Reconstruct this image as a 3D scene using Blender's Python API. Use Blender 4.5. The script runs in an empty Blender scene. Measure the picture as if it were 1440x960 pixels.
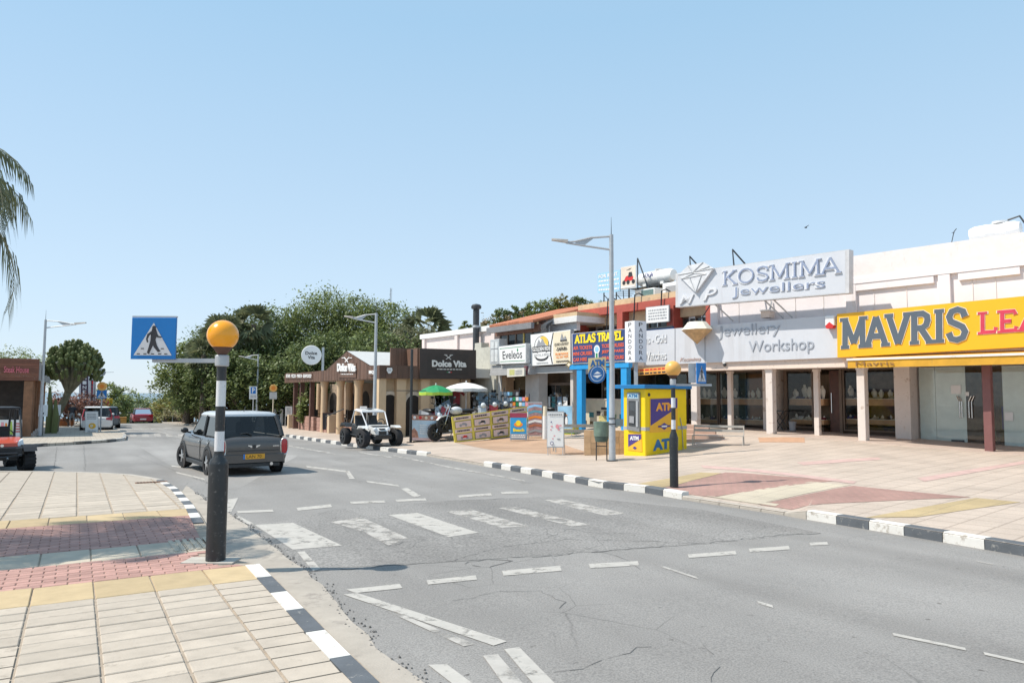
import bpy, bmesh, math, random
from mathutils import Vector, Matrix
from mathutils.bvhtree import BVHTree
R = math.radians
sc = bpy.context.scene
# ------------------------------------------------------------ camera, sky, sun, exposure
FPX = 1040.0
cam_d = bpy.data.cameras.new('camera'); cam = bpy.data.objects.new('camera', cam_d)
sc.collection.objects.link(cam); sc.camera = cam
cam_d.sensor_width = 36.0; cam_d.lens = 36.0 * FPX / 1440.0
cam_d.clip_start = 0.1; cam_d.clip_end = 40000
PITCH = math.atan(74 / FPX); ROLL = R(0.3)
cam.matrix_world = Matrix.Translation((0, 0, 1.6)) @ Matrix.Rotation(math.pi/2 + PITCH, 4, 'X') @ Matrix.Rotation(ROLL, 4, 'Z')
CR = cam.matrix_world.to_3x3(); CO = Vector((0, 0, 1.6))
SUN_EL, SUN_AZ = R(54), math.atan2(-1.0, -0.12)      # azimuth as (x, y): from the left, a little behind
sun_dir = Vector((math.sin(SUN_AZ)*math.cos(SUN_EL), math.cos(SUN_AZ)*math.cos(SUN_EL), math.sin(SUN_EL)))
world = bpy.data.worlds.new('World'); sc.world = world; world.use_nodes = True
wn = world.node_tree.nodes; wl = world.node_tree.links
sky = wn.new('ShaderNodeTexSky'); sky.sky_type = 'NISHITA'; sky.sun_disc = False
sky.sun_elevation = SUN_EL; sky.sun_rotation = SUN_AZ
sky.altitude = 60; sky.air_density = 1.0; sky.dust_density = 0.2; sky.ozone_density = 3.0
bg = wn['Background']; bg.inputs[1].default_value = 0.145
# hand-set gradient over the sky all round, its zenith paled against blue shadow fill
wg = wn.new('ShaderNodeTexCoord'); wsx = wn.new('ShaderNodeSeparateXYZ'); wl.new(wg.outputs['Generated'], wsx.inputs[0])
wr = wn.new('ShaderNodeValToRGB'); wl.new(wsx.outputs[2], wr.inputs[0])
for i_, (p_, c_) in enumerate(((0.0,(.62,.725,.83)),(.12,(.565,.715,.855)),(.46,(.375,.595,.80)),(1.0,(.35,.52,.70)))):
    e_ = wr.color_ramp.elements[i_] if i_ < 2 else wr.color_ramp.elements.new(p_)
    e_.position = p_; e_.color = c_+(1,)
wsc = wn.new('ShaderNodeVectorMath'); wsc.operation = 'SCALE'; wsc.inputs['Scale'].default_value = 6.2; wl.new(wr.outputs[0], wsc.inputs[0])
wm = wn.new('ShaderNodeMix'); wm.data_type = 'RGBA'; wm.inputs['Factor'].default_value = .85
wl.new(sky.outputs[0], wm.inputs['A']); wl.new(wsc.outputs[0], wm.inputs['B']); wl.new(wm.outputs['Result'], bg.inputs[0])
sd = bpy.data.lights.new('sun', 'SUN'); sd.energy = 4.2; sd.angle = R(0.53); sd.color = (1.0, 0.925, 0.82)
sun = bpy.data.objects.new('sun', sd); sc.collection.objects.link(sun)
sun.rotation_euler = (-sun_dir).to_track_quat('-Z', 'Y').to_euler(); sun.location = (-20, -5, 30)
vs = sc.view_settings; vs.view_transform = 'Standard'; vs.look = 'None'; vs.gamma = 1; vs.use_curve_mapping = False
vs.exposure = 0.33
sc.cycles.max_bounces = 8; sc.cycles.transparent_max_bounces = 10; sc.cycles.use_denoising = True
random.seed(7)
# ------------------------------------------------------------ helpers
LK = sc.collection.objects.link
def ray(px, py):
    return (CR @ Vector(((px-720)/FPX, (480-py)/FPX, -1))).normalized()
def tag(o, label=None, cat=None, group=None, kind=None):
    if label: o['label'] = label
    if cat: o['category'] = cat
    if group: o['group'] = group
    if kind: o['kind'] = kind
    return o
def thing(name, label, cat, loc=(0,0,0), rz=0, group=None):
    o = bpy.data.objects.new(name, None); LK(o); o.empty_display_size = .2
    o.location = loc; o.rotation_euler = (0, 0, rz)
    return tag(o, label, cat, group)
def copy_tree(o, parent=None):
    c = o.copy(); LK(c)
    if parent: c.parent = parent
    for ch in list(o.children): copy_tree(ch, c)
    return c
class MB:
    def __init__(s): s.v = []; s.f = []; s.m = []; s.k = 0; s.sm = False
    def mat(s, k): s.k = k; return s
    def poly(s, pts):
        n = len(s.v); s.v += [tuple(p) for p in pts]; s.f.append(tuple(range(n, n+len(pts)))); s.m.append(s.k); return s
    def add(s, pts, faces):
        n = len(s.v); s.v += [tuple(p) for p in pts]
        for f in faces: s.f.append(tuple(n+i for i in f)); s.m.append(s.k)
        return s
    def hexa(s, b, t):      # 4 bottom, 4 top points
        return s.add(list(b)+list(t), [(3,2,1,0),(4,5,6,7),(0,1,5,4),(1,2,6,5),(2,3,7,6),(3,0,4,7)])
    def box(s, x0, x1, y0, y1, z0, z1):
        return s.hexa([(x0,y0,z0),(x1,y0,z0),(x1,y1,z0),(x0,y1,z0)], [(x0,y0,z1),(x1,y0,z1),(x1,y1,z1),(x0,y1,z1)])
    def bev(s, x0, x1, y0, y1, z0, z1, b=.01):   # box with a chamfered top and vertical edges
        def ring(i, z): return [(x0+i,y0+b+i*0,z),(x0+b,y0+i,z),(x1-b,y0+i,z),(x1-i,y0+b,z),(x1-i,y1-b,z),(x1-b,y1-i,z),(x0+b,y1-i,z),(x0+i,y1-b,z)]
        r0, r1 = ring(0,z0), ring(0,z1-b)
        r2 = [(min(max(p[0],x0+b),x1-b), min(max(p[1],y0+b),y1-b), z1) for p in r1]
        n = len(s.v); s.v += r0+r1+r2
        q = lambda f: (s.f.append(tuple(n+i for i in f)), s.m.append(s.k))
        for a in (0, 8):
            for i in range(8): q((a+i, a+(i+1)%8, a+8+(i+1)%8, a+8+i))
        q(tuple(range(16, 24))); q(tuple(range(7, -1, -1)))
        return s
    def tube(s, pts, rad, n=8, cap=True):
        pts = [Vector(p) for p in pts]
        if not hasattr(rad, '__len__'): rad = [rad]*len(pts)
        base = len(s.v); up0 = None
        for i, p in enumerate(pts):
            d = (pts[min(i+1,len(pts)-1)] - pts[max(i-1,0)])
            if d.length < 1e-9: d = Vector((0,0,1))
            d.normalize()
            if up0 is None:
                up0 = Vector((0,0,1)) if abs(d.z) < .9 else Vector((1,0,0))
            a = d.cross(up0)
            if a.length < 1e-4: a = d.cross(Vector((0,1,0)))
            a.normalize(); b = d.cross(a); up0 = -b if False else up0
            for k in range(n):
                t = 2*math.pi*k/n
                q = p + (a*math.cos(t)+b*math.sin(t))*rad[i]; s.v.append((q.x,q.y,q.z))
        for i in range(len(pts)-1):
            for k in range(n):
                a0 = base+i*n+k; a1 = base+i*n+(k+1)%n
                s.f.append((a0, a1, a1+n, a0+n)); s.m.append(s.k)
        if cap:
            s.f.append(tuple(base+k for k in range(n-1,-1,-1))); s.m.append(s.k)
            e = base+(len(pts)-1)*n
            s.f.append(tuple(e+k for k in range(n))); s.m.append(s.k)
        return s
    def lathe(s, prof, c=(0,0,0), n=20, axis='z', cap=True):   # prof: (r, h)
        base = len(s.v)
        for r, h in prof:
            for k in range(n):
                t = 2*math.pi*k/n; a, b = r*math.cos(t), r*math.sin(t)
                p = {'z': (a,b,h), 'y': (a,h,b), 'x': (h,a,b)}[axis]
                s.v.append((c[0]+p[0], c[1]+p[1], c[2]+p[2]))
        for i in range(len(prof)-1):
            for k in range(n):
                a0 = base+i*n+k; a1 = base+i*n+(k+1)%n
                s.f.append((a0,a1,a1+n,a0+n)); s.m.append(s.k)
        if not cap: return s
        s.f.append(tuple(base+k for k in range(n-1,-1,-1))); s.m.append(s.k)
        e = base+(len(prof)-1)*n; s.f.append(tuple(e+k for k in range(n))); s.m.append(s.k)
        return s
    def sphere(s, c, r, n=16, m=10, sq=(1,1,1)):
        prof = [(max(1e-4, math.sin(math.pi*i/m))*r, -math.cos(math.pi*i/m)*r) for i in range(m+1)]
        st = len(s.v); s.lathe(prof, (0,0,0), n)
        for i in range(st, len(s.v)):
            v = s.v[i]; s.v[i] = (c[0]+v[0]*sq[0], c[1]+v[1]*sq[1], c[2]+v[2]*sq[2])
        return s
    def prism(s, poly, y0, y1):     # poly of (x, z), extruded along y, front at y0
        n = len(poly); a = [(p[0], y0, p[1]) for p in poly]; b = [(p[0], y1, p[1]) for p in poly]
        return s.add(a+b, [tuple(range(n)), tuple(range(2*n-1, n-1, -1))] + [(i+n, (i+1)%n+n, (i+1)%n, i) for i in range(n)])
    def slab(s, poly, z0, z1):      # poly of (x, y), extruded up
        n = len(poly); a = [(p[0], p[1], z0) for p in poly]; b = [(p[0], p[1], z1) for p in poly]
        return s.add(a+b, [tuple(range(n-1,-1,-1)), tuple(range(n, 2*n))] + [(i, (i+1)%n, (i+1)%n+n, i+n) for i in range(n)])
    def xf(s, M, start=0):
        for i in range(start, len(s.v)): s.v[i] = tuple(M @ Vector(s.v[i]))
        return s
    def build(s, name, mats, parent=None, smooth=False, fix=True):
        me = bpy.data.meshes.new(name); me.from_pydata(s.v, [], s.f)
        if not isinstance(mats, (list, tuple)): mats = [mats]
        for m in mats: me.materials.append(m)
        if len(mats) > 1: me.polygons.foreach_set('material_index', s.m)
        if fix:
            bm = bmesh.new(); bm.from_mesh(me); bmesh.ops.recalc_face_normals(bm, faces=bm.faces); bm.to_mesh(me); bm.free()
        if smooth:
            me.polygons.foreach_set('use_smooth', [True]*len(me.polygons))
            try: me.set_sharp_from_angle(angle=R(38))
            except Exception: pass
        me.update()
        o = bpy.data.objects.new(name, me); LK(o)
        if parent: o.parent = parent
        return o
# ------------------------------------------------------------ materials
MATS = {}
def mat(name, col, rough=.6, metal=0.0, var=.14, scale=4.0, bump=0.0, bscale=60.0, wear=None, wearamt=.0, wearscale=9.0, coat=0.0, rnd=.0, spec=.5, island=False, streak=0.0):
    if name in MATS: return MATS[name]
    m = bpy.data.materials.new(name); m.use_nodes = True; nt = m.node_tree; N = nt.nodes; L = nt.links
    b = N['Principled BSDF']; b.inputs['Roughness'].default_value = rough; b.inputs['Metallic'].default_value = metal
    b.inputs['Coat Weight'].default_value = coat; b.inputs['Specular IOR Level'].default_value = spec
    tc = N.new('ShaderNodeTexCoord'); oi = N.new('ShaderNodeObjectInfo')
    ad = N.new('ShaderNodeVectorMath'); ad.operation = 'ADD'; sc_ = N.new('ShaderNodeVectorMath'); sc_.operation = 'SCALE'
    cx = N.new('ShaderNodeCombineXYZ'); L.new(oi.outputs['Random'], cx.inputs[0]); L.new(oi.outputs['Random'], cx.inputs[1])
    L.new(cx.outputs[0], sc_.inputs[0]); sc_.inputs['Scale'].default_value = 37
    L.new(tc.outputs['Object'], ad.inputs[0]); L.new(sc_.outputs[0], ad.inputs[1])
    no = N.new('ShaderNodeTexNoise'); no.inputs['Scale'].default_value = scale; no.inputs['Detail'].default_value = 5; no.inputs['Roughness'].default_value = .62
    L.new(ad.outputs[0], no.inputs['Vector'])
    cr = N.new('ShaderNodeValToRGB'); e = cr.color_ramp.elements
    e[0].position = .3; e[1].position = .7
    e[0].color = tuple(max(0, c*(1-var)) for c in col)+(1,); e[1].color = tuple(min(1, c*(1+var)) for c in col)+(1,)
    L.new(no.outputs['Fac'], cr.inputs[0]); out = cr.outputs[0]
    if rnd:
        hs = N.new('ShaderNodeHueSaturation'); mr = N.new('ShaderNodeMapRange')
        mr.inputs['To Min'].default_value = 1-rnd; mr.inputs['To Max'].default_value = 1+rnd
        if island:
            ge = N.new('ShaderNodeNewGeometry'); L.new(ge.outputs['Random Per Island'], mr.inputs[0])
        else: L.new(oi.outputs['Random'], mr.inputs[0])
        L.new(mr.outputs[0], hs.inputs['Value']); L.new(out, hs.inputs['Color']); out = hs.outputs[0]
    if wear:
        n2 = N.new('ShaderNodeTexNoise'); n2.inputs['Scale'].default_value = wearscale; n2.inputs['Detail'].default_value = 8; n2.inputs['Roughness'].default_value = .7
        if streak:
            mp = N.new('ShaderNodeMapping'); mp.inputs['Scale'].default_value = (1, 1, streak); L.new(ad.outputs[0], mp.inputs[0]); L.new(mp.outputs[0], n2.inputs['Vector'])
        else: L.new(ad.outputs[0], n2.inputs['Vector'])
        r2 = N.new('ShaderNodeValToRGB'); r2.color_ramp.elements[0].position = .62-wearamt*.35; r2.color_ramp.elements[1].position = .72-wearamt*.3
        L.new(n2.outputs['Fac'], r2.inputs[0])
        mx = N.new('ShaderNodeMix'); mx.data_type = 'RGBA'; L.new(r2.outputs[0], mx.inputs['Factor']); L.new(out, mx.inputs['A']); mx.inputs['B'].default_value = tuple(wear)+(1,)
        out = mx.outputs['Result']
    L.new(out, b.inputs['Base Color'])
    if bump:
        n3 = N.new('ShaderNodeTexNoise'); n3.inputs['Scale'].default_value = bscale; n3.inputs['Detail'].default_value = 4
        L.new(ad.outputs[0], n3.inputs['Vector']); bp = N.new('ShaderNodeBump'); bp.inputs['Strength'].default_value = bump; bp.inputs['Distance'].default_value = .02
        L.new(n3.outputs['Fac'], bp.inputs['Height']); L.new(bp.outputs[0], b.inputs['Normal'])
    MATS[name] = m; return m
def glass(name, tint=(.75,.8,.8), refl=1.0):
    if name in MATS: return MATS[name]
    m = bpy.data.materials.new(name); m.use_nodes = True; N = m.node_tree.nodes; L = m.node_tree.links
    N.remove(N['Principled BSDF']); o = N['Material Output']
    t = N.new('ShaderNodeBsdfTransparent'); t.inputs[0].default_value = tuple(tint)+(1,)
    g = N.new('ShaderNodeBsdfGlossy'); g.inputs['Roughness'].default_value = .03
    fr = N.new('ShaderNodeFresnel'); fr.inputs[0].default_value = 1.5
    ma = N.new('ShaderNodeMath'); ma.operation = 'MULTIPLY'; ma.inputs[1].default_value = 1.6*refl; ma.use_clamp = True
    L.new(fr.outputs[0], ma.inputs[0]); mx = N.new('ShaderNodeMixShader'); L.new(ma.outputs[0], mx.inputs[0])
    L.new(t.outputs[0], mx.inputs[1]); L.new(g.outputs[0], mx.inputs[2]); L.new(mx.outputs[0], o.inputs[0])
    MATS[name] = m; return m
WHITE = mat('white_paint', (.74,.73,.71), .5, var=.05, wear=(.5,.47,.43), wearamt=.12)
PLWHITE = mat('white_plastic', (.8,.8,.79), .35, var=.03)
BLACK = mat('black_paint', (.022,.025,.028), .42, var=.2, wear=(.12,.12,.12), wearamt=.12, wearscale=22)
RUBBER = mat('tyre_rubber', (.022,.022,.024), .85, var=.2, bump=.2)
STEEL = mat('galvanised_steel', (.44,.46,.48), .5, .35, var=.1, scale=8)
DKSTEEL = mat('dark_steel', (.06,.065,.07), .5, .4)
CHROME = mat('chrome', (.7,.7,.7), .2, 1.0, var=.03)
ALU = mat('aluminium', (.6,.6,.6), .38, .7, var=.06)
DARKIN = mat('dark_interior', (.035,.03,.027), .8, var=.4)
GLASS = glass('clear_glass', (.86,.88,.88), .38)
TINT = glass('tinted_glass', (.22,.25,.26), 1.2)
YELLOW = mat('yellow_paint', (.86,.62,.008), .4, var=.04)
BLUE = mat('blue_sign_paint', (.0,.16,.52), .4, var=.04)
NAVY = mat('navy_print', (.035,.035,.2), .5, var=.05)
RED = mat('red_print', (.6,.03,.03), .5, var=.05)
PINKP = mat('pink_print', (.75,.3,.34), .6, var=.15)
GREEN = mat('green_print', (.02,.25,.1), .5, var=.06)
ORANGE = mat('orange_print', (.8,.25,.03), .5, var=.06)
INK = mat('dark_ink', (.03,.03,.035), .6, var=.05)
GREYP = mat('grey_print', (.3,.31,.33), .6, var=.1)
PAPER = mat('white_board', (.78,.78,.77), .5, var=.03)
CREAMP = mat('cream_board', (.74,.66,.5), .6, var=.06)
SKYP = mat('sky_print', (.25,.5,.75), .5, var=.3, scale=3)
WOOD = mat('brown_wood', (.16,.07,.04), .6, var=.3, scale=3, bump=.15)
# ------------------------------------------------------------ text
def text_mesh(s, name, m, parent, x, z, w, h, y, d=.004, bold=.0, spacing=1.0, align='fit', shear=0):
    cu = bpy.data.curves.new(name, 'FONT'); cu.body = s; cu.size = 1; cu.extrude = .5; cu.offset = bold; cu.space_character = spacing; cu.resolution_u = 3; cu.shear = shear
    ob = bpy.data.objects.new(name, cu); LK(ob); dg = bpy.context.evaluated_depsgraph_get()
    me = bpy.data.meshes.new_from_object(ob.evaluated_get(dg)); bpy.data.objects.remove(ob); bpy.data.curves.remove(cu)
    if not me.vertices: return None
    xs = [v.co.x for v in me.vertices]; ys = [v.co.y for v in me.vertices]
    x0, x1, y0, y1 = min(xs), max(xs), min(ys), max(ys); sx = w/(x1-x0); sy = h/(y1-y0)
    for v in me.vertices:
        v.co = Vector((x + (v.co.x-x0)*sx, y - (v.co.z+.5)*d, z + (v.co.y-y0)*sy))
    me.name = name; me.materials.clear(); me.materials.append(m); me.update()
    o = bpy.data.objects.new(name, me); LK(o); o.parent = parent
    return o
SER = {   # slab serif strokes in a unit cell: width, list of (polyline), list of serif (x, z)
 'M': (1.1, [[(.14,0),(.16,1)],[(.16,.97),(.55,.12)],[(.55,.12),(.94,.97)],[(.94,1),(.96,0)]], [(.14,0),(.1,1),(1.0,1),(.96,0)]),
 'A': (.95, [[(.08,0),(.47,1)],[(.47,1),(.88,0)],[(.24,.32),(.72,.32)]], [(.08,0),(.88,0)]),
 'V': (.95, [[(.08,1),(.47,0)],[(.47,0),(.88,1)]], [(.08,1),(.88,1)]),
 'R': (.95, [[(.2,0),(.2,1)],[(.2,.97),(.55,.97),(.72,.87),(.74,.73),(.68,.57),(.52,.48),(.2,.48)],[(.46,.48),(.82,0)]], [(.2,0),(.12,1),(.86,0)]),
 'I': (.5, [[(.25,0),(.25,1)]], [(.25,0),(.25,1)]),
 'S': (.85, [[(.74,.74),(.66,.93),(.46,1),(.24,.95),(.14,.78),(.2,.62),(.42,.52),(.64,.42),(.74,.26),(.66,.07),(.44,0),(.22,.05),(.12,.25)]], []),
 'L': (.8, [[(.2,0),(.2,1)],[(.2,.03),(.7,.03),(.74,.25)]], [(.2,0),(.2,1)]),
 'E': (.85, [[(.2,0),(.2,1)],[(.2,.03),(.7,.03),(.75,.22)],[(.2,.97),(.68,.97),(.72,.8)],[(.2,.5),(.55,.5)]], [(.2,0),(.2,1)]),
 'T': (.9, [[(.45,0),(.45,1)],[(.08,.78),(.1,.96),(.8,.96),(.82,.78)]], [(.45,0)]),
 'H': (1.0, [[(.2,0),(.2,1)],[(.8,0),(.8,1)],[(.2,.5),(.8,.5)]], [(.2,0),(.2,1),(.8,0),(.8,1)]),
 'K': (.95, [[(.2,0),(.2,1)],[(.78,1),(.24,.45)],[(.38,.58),(.82,0)]], [(.2,0),(.2,1),(.78,1),(.84,0)]),
 'O': (1.05, [[(.52+.42*math.cos(t*math.pi/10), .5+.5*math.sin(t*math.pi/10)) for t in range(21)]], []),
 ' ': (.4, [], [])}
def ribbon(mb, pts, w, y0, y1):
    n = len(pts); Lp, Rp = [], []
    for i in range(n):
        a = Vector(pts[max(i-1,0)]); b = Vector(pts[min(i+1,n-1)]); d = (b-a).normalized(); p = Vector(pts[i]); q = Vector((-d.y, d.x))*w
        Lp.append(p+q); Rp.append(p-q)
    for i in range(n-1): mb.prism([Lp[i], Lp[i+1], Rp[i+1], Rp[i]][::-1], y0, y1)
def serif_mesh(s, name, m, parent, x, z, w, h, y, d=.01, wt=.1, serif=.17):
    tot = sum(SER[c][0] for c in s); mb = MB(); u = w/tot; cx = x; k = 0
    for c in s:
        wd, st, sf = SER[c]
        for pl in st:
            k += 1; pp = [(cx+a*u, z+b*h) for a, b in pl]; ribbon(mb, pp, wt*h*.8, y-d-k*.0006, y)
        for a, b in sf:
            k += 1; zz = z+b*h; e = wt*h*.5; ribbon(mb, [(cx+(a-serif)*u, zz), (cx+(a+serif)*u, zz)], e, y-d-k*.0006, y)
        cx += wd*u
    return mb.build(name, m, parent, fix=True)
# ------------------------------------------------------------ ground, road, pavements
SA = R(30.4); SU = Vector((-math.sin(SA), math.cos(SA))); TU = Vector((math.cos(SA), math.sin(SA)))   # along the street, across it
def xy(s, t): return (SU.x*s+TU.x*t, SU.y*s+TU.y*t)
def st(x, y): return (SU.x*x+SU.y*y, TU.x*x+TU.y*y)
def zplane(x, y): return .0076*x - .0129*y          # pavement level
def zroad(x, y):
    s, t = st(x, y); z = zplane(x, y) - .12
    if s > 77: z -= .045*(s-77) + .0006*(s-77)**2 if s < 177 else 10.5 + .1*(s-177)
    return max(z, -40)
def plane_hit(px, py, dz=0.0):      # where the line of sight meets the pavement plane
    d = ray(px, py); n = Vector((.0076, -.0129, -1)); t = (-dz - n.dot(CO)) / n.dot(d) if False else 0
    # z = .0076x - .0129y + dz
    t = (dz - CO.z) / (d.z - .0076*d.x + .0129*d.y)
    return CO + d*t
def noise_asphalt(nm_='asphalt', k_=1.0, gs=70, gd=.6):
    m = bpy.data.materials.new(nm_); m.use_nodes = True; N = m.node_tree.nodes; L = m.node_tree.links; b = N['Principled BSDF']
    tc = N.new('ShaderNodeTexCoord')
    def nz(sc_, det, ro=.6):
        n = N.new('ShaderNodeTexNoise'); n.inputs['Scale'].default_value = sc_; n.inputs['Detail'].default_value = det; n.inputs['Roughness'].default_value = ro; L.new(tc.outputs['Object'], n.inputs['Vector']); return n
    def ramp(src, p0, c0, p1, c1):
        r = N.new('ShaderNodeValToRGB'); e = r.color_ramp.elements; e[0].position = p0; e[0].color = c0+(1,); e[1].position = p1; e[1].color = c1+(1,); L.new(src, r.inputs[0]); return r.outputs[0]
    def mul(a, bb, f=1.0):
        x = N.new('ShaderNodeMix'); x.data_type = 'RGBA'; x.blend_type = 'MULTIPLY'; x.inputs['Factor'].default_value = f; L.new(a, x.inputs['A']); L.new(bb, x.inputs['B']); return x.outputs['Result']
    big = ramp(nz(.35, 5).outputs['Fac'], .3, (.292*k_,.280*k_,.264*k_), .7, (.372*k_,.356*k_,.335*k_))
    m0 = N.new('ShaderNodeMapping'); m0.inputs['Rotation'].default_value = (0,0,-SA); L.new(tc.outputs['Object'], m0.inputs[0]); mp = N.new('ShaderNodeMapping'); mp.inputs['Scale'].default_value = (.8,.07,1); L.new(m0.outputs[0], mp.inputs[0])
    tr = N.new('ShaderNodeTexNoise'); tr.inputs['Scale'].default_value = 1; tr.inputs['Detail'].default_value = 3; L.new(mp.outputs[0], tr.inputs['Vector'])
    c = mul(big, ramp(tr.outputs['Fac'], .35, (.78,.775,.77), .65, (1,1,1)))
    g = nz(gs, 3, .7); c = mul(c, ramp(g.outputs['Fac'], .32, (gd,gd,gd*1.02), .6, (1.0,1.0,1.0)))
    spk = nz(9, 2, .5); c = mul(c, ramp(spk.outputs['Fac'], .215, (.5,.49,.48), .27, (1,1,1)))
    # fine cracks: a warped cell pattern shown only where an uneven mask allows it
    wz = nz(1.3, 4); ad = N.new('ShaderNodeMix'); ad.data_type = 'RGBA'; ad.inputs['Factor'].default_value = .12; L.new(tc.outputs['Object'], ad.inputs['A']); L.new(wz.outputs['Color'], ad.inputs['B'])
    vo = N.new('ShaderNodeTexVoronoi'); vo.feature = 'DISTANCE_TO_EDGE'; vo.inputs['Scale'].default_value = 1.5; L.new(ad.outputs['Result'], vo.inputs['Vector'])
    ck = ramp(vo.outputs['Distance'], .002, (.62,.62,.62), .010, (1,1,1))
    mk = ramp(nz(.23, 3).outputs['Fac'], .52, (0,0,0), .6, (1,1,1)); x = N.new('ShaderNodeMix'); x.data_type = 'RGBA'; x.blend_type = 'MULTIPLY'
    L.new(mk, x.inputs['Factor']); L.new(c, x.inputs['A']); L.new(ck, x.inputs['B']); c = x.outputs['Result']
    L.new(c, b.inputs['Base Color']); b.inputs['Roughness'].default_value = .8; b.inputs['Specular IOR Level'].default_value = .35
    bp = N.new('ShaderNodeBump'); bp.inputs['Strength'].default_value = .45; bp.inputs['Distance'].default_value = .012; L.new(g.outputs['Fac'], bp.inputs['Height']); L.new(bp.outputs[0], b.inputs['Normal'])
    return m
ASPHALT = noise_asphalt(); ASPHALT2 = noise_asphalt('rough_asphalt', .97, 34, .45); ASPHALT3 = noise_asphalt('patched_asphalt', 1.08, 90, .72)
def paving(name, c1, c2, mortar, bw, bh, ang, msize=.012, var=.1, off=0.5):
    m = bpy.data.materials.new(name); m.use_nodes = True; N = m.node_tree.nodes; L = m.node_tree.links; b = N['Principled BSDF']
    tc = N.new('ShaderNodeTexCoord'); mp = N.new('ShaderNodeMapping'); mp.inputs['Rotation'].default_value = (0,0,ang); L.new(tc.outputs['Object'], mp.inputs[0])
    br = N.new('ShaderNodeTexBrick'); br.offset = off; br.inputs['Scale'].default_value = 1; br.inputs['Brick Width'].default_value = bw; br.inputs['Row Height'].default_value = bh
    br.inputs['Mortar Size'].default_value = msize; br.inputs['Color1'].default_value = c1+(1,); br.inputs['Color2'].default_value = c2+(1,); br.inputs['Mortar'].default_value = mortar+(1,)
    L.new(mp.outputs[0], br.inputs['Vector'])
    no = N.new('ShaderNodeTexNoise'); no.inputs['Scale'].default_value = .9; no.inputs['Detail'].default_value = 6; L.new(tc.outputs['Object'], no.inputs['Vector'])
    r = N.new('ShaderNodeValToRGB'); r.color_ramp.elements[0].position = .3; r.color_ramp.elements[0].color = (1-var*2.2,1-var*2.2,1-var*2.2,1); r.color_ramp.elements[1].position = .62; L.new(no.outputs['Fac'], r.inputs[0])
    x = N.new('ShaderNodeMix'); x.data_type = 'RGBA'; x.blend_type = 'MULTIPLY'; x.inputs['Factor'].default_value = 1; L.new(br.outputs['Color'], x.inputs['A']); L.new(r.outputs[0], x.inputs['B'])
    n2 = N.new('ShaderNodeTexNoise'); n2.inputs['Scale'].default_value = 45; n2.inputs['Detail'].default_value = 3; L.new(tc.outputs['Object'], n2.inputs['Vector'])
    r2 = N.new('ShaderNodeValToRGB'); r2.color_ramp.elements[0].position = .3; r2.color_ramp.elements[0].color = (.86,.85,.84,1); r2.color_ramp.elements[1].position = .6; L.new(n2.outputs['Fac'], r2.inputs[0])
    y = N.new('ShaderNodeMix'); y.data_type = 'RGBA'; y.blend_type = 'MULTIPLY'; y.inputs['Factor'].default_value = 1; L.new(x.outputs['Result'], y.inputs['A']); L.new(r2.outputs[0], y.inputs['B'])
    L.new(y.outputs['Result'], b.inputs['Base Color']); b.inputs['Roughness'].default_value = .85
    bp = N.new('ShaderNodeBump'); bp.inputs['Strength'].default_value = .4; bp.inputs['Distance'].default_value = .01; bp.invert = True; L.new(br.outputs['Fac'], bp.inputs['Height']); L.new(bp.outputs[0], b.inputs['Normal'])
    return m
CREAM = (.50,.44,.36)
PAVE = paving('cream_paving', CREAM, (.46,.41,.34), (.30,.26,.21), .45, .225, -SA, .012)
COURT = paving('forecourt_paving', (.56,.465,.385), (.53,.44,.365), (.40,.325,.265), .42, .42, R(50), .014, .09, 0)
REDPAVE = paving('red_brick_paving', (.44,.26,.22), (.40,.235,.2), (.3,.21,.17), .2, .1, -SA, .008)
SLAB = mat('paving_slab', (.45,.39,.32), .85, var=.1, scale=5, bump=.12, rnd=.1, wear=(.36,.31,.25), wearamt=.12, wearscale=7)
YSLAB = mat('yellow_slab', (.47,.36,.21), .85, var=.1, scale=5, bump=.12, rnd=.1)
CSLAB = mat('cream_slab', (.49,.43,.34), .85, var=.1, scale=5, bump=.12, rnd=.06)
RBRICK = mat('red_brick', (.43,.25,.21), .85, var=.12, scale=9, bump=.15, rnd=.16)
JOINT = mat('joint_sand', (.37,.31,.245), .95, var=.2, scale=14, bump=.3)
CONC = mat('gutter_concrete', (.39,.35,.30), .9, var=.14, scale=2.5, bump=.2, wear=(.27,.24,.21), wearamt=.2, wearscale=3)
KWHITE = mat('kerb_white', (.66,.64,.60), .75, var=.06, wear=(.40,.36,.31), wearamt=.2, wearscale=8, bump=.15)
KBLACK = mat('kerb_black', (.10,.11,.122), .75, var=.15, wear=(.3,.29,.27), wearamt=.06, wearscale=10, bump=.15)
KPLAIN = mat('kerb_concrete', (.42,.38,.33), .85, var=.12, bump=.15)
PAINT = mat('road_paint', (.47,.445,.405), .75, var=.1, scale=6, wear=(.36,.345,.32), wearamt=.12, wearscale=9)
PAINTW = mat('worn_road_paint', (.45,.425,.39), .8, var=.1, scale=6, wear=(.36,.345,.32), wearamt=.15, wearscale=3.2)
def flaked(m, lo, hi, sc_):     # paint flaked off in patches, the road showing through
    N = m.node_tree.nodes; L = m.node_tree.links; b = N['Principled BSDF']; ge = N.new('ShaderNodeNewGeometry'); n1 = N.new('ShaderNodeTexNoise'); n1.inputs['Scale'].default_value = sc_; n1.inputs['Detail'].default_value = 9; n1.inputs['Roughness'].default_value = .72
    L.new(ge.outputs['Position'], n1.inputs['Vector']); r = N.new('ShaderNodeValToRGB'); e = r.color_ramp.elements; e[0].position = lo; e[0].color = (.12,.12,.12,1); e[1].position = hi; e[1].color = (.95,.95,.95,1); L.new(n1.outputs['Fac'], r.inputs[0]); L.new(r.outputs[0], b.inputs['Alpha'])
flaked(PAINT, .34, .46, 5.0); flaked(PAINTW, .39, .53, 3.6)
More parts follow.
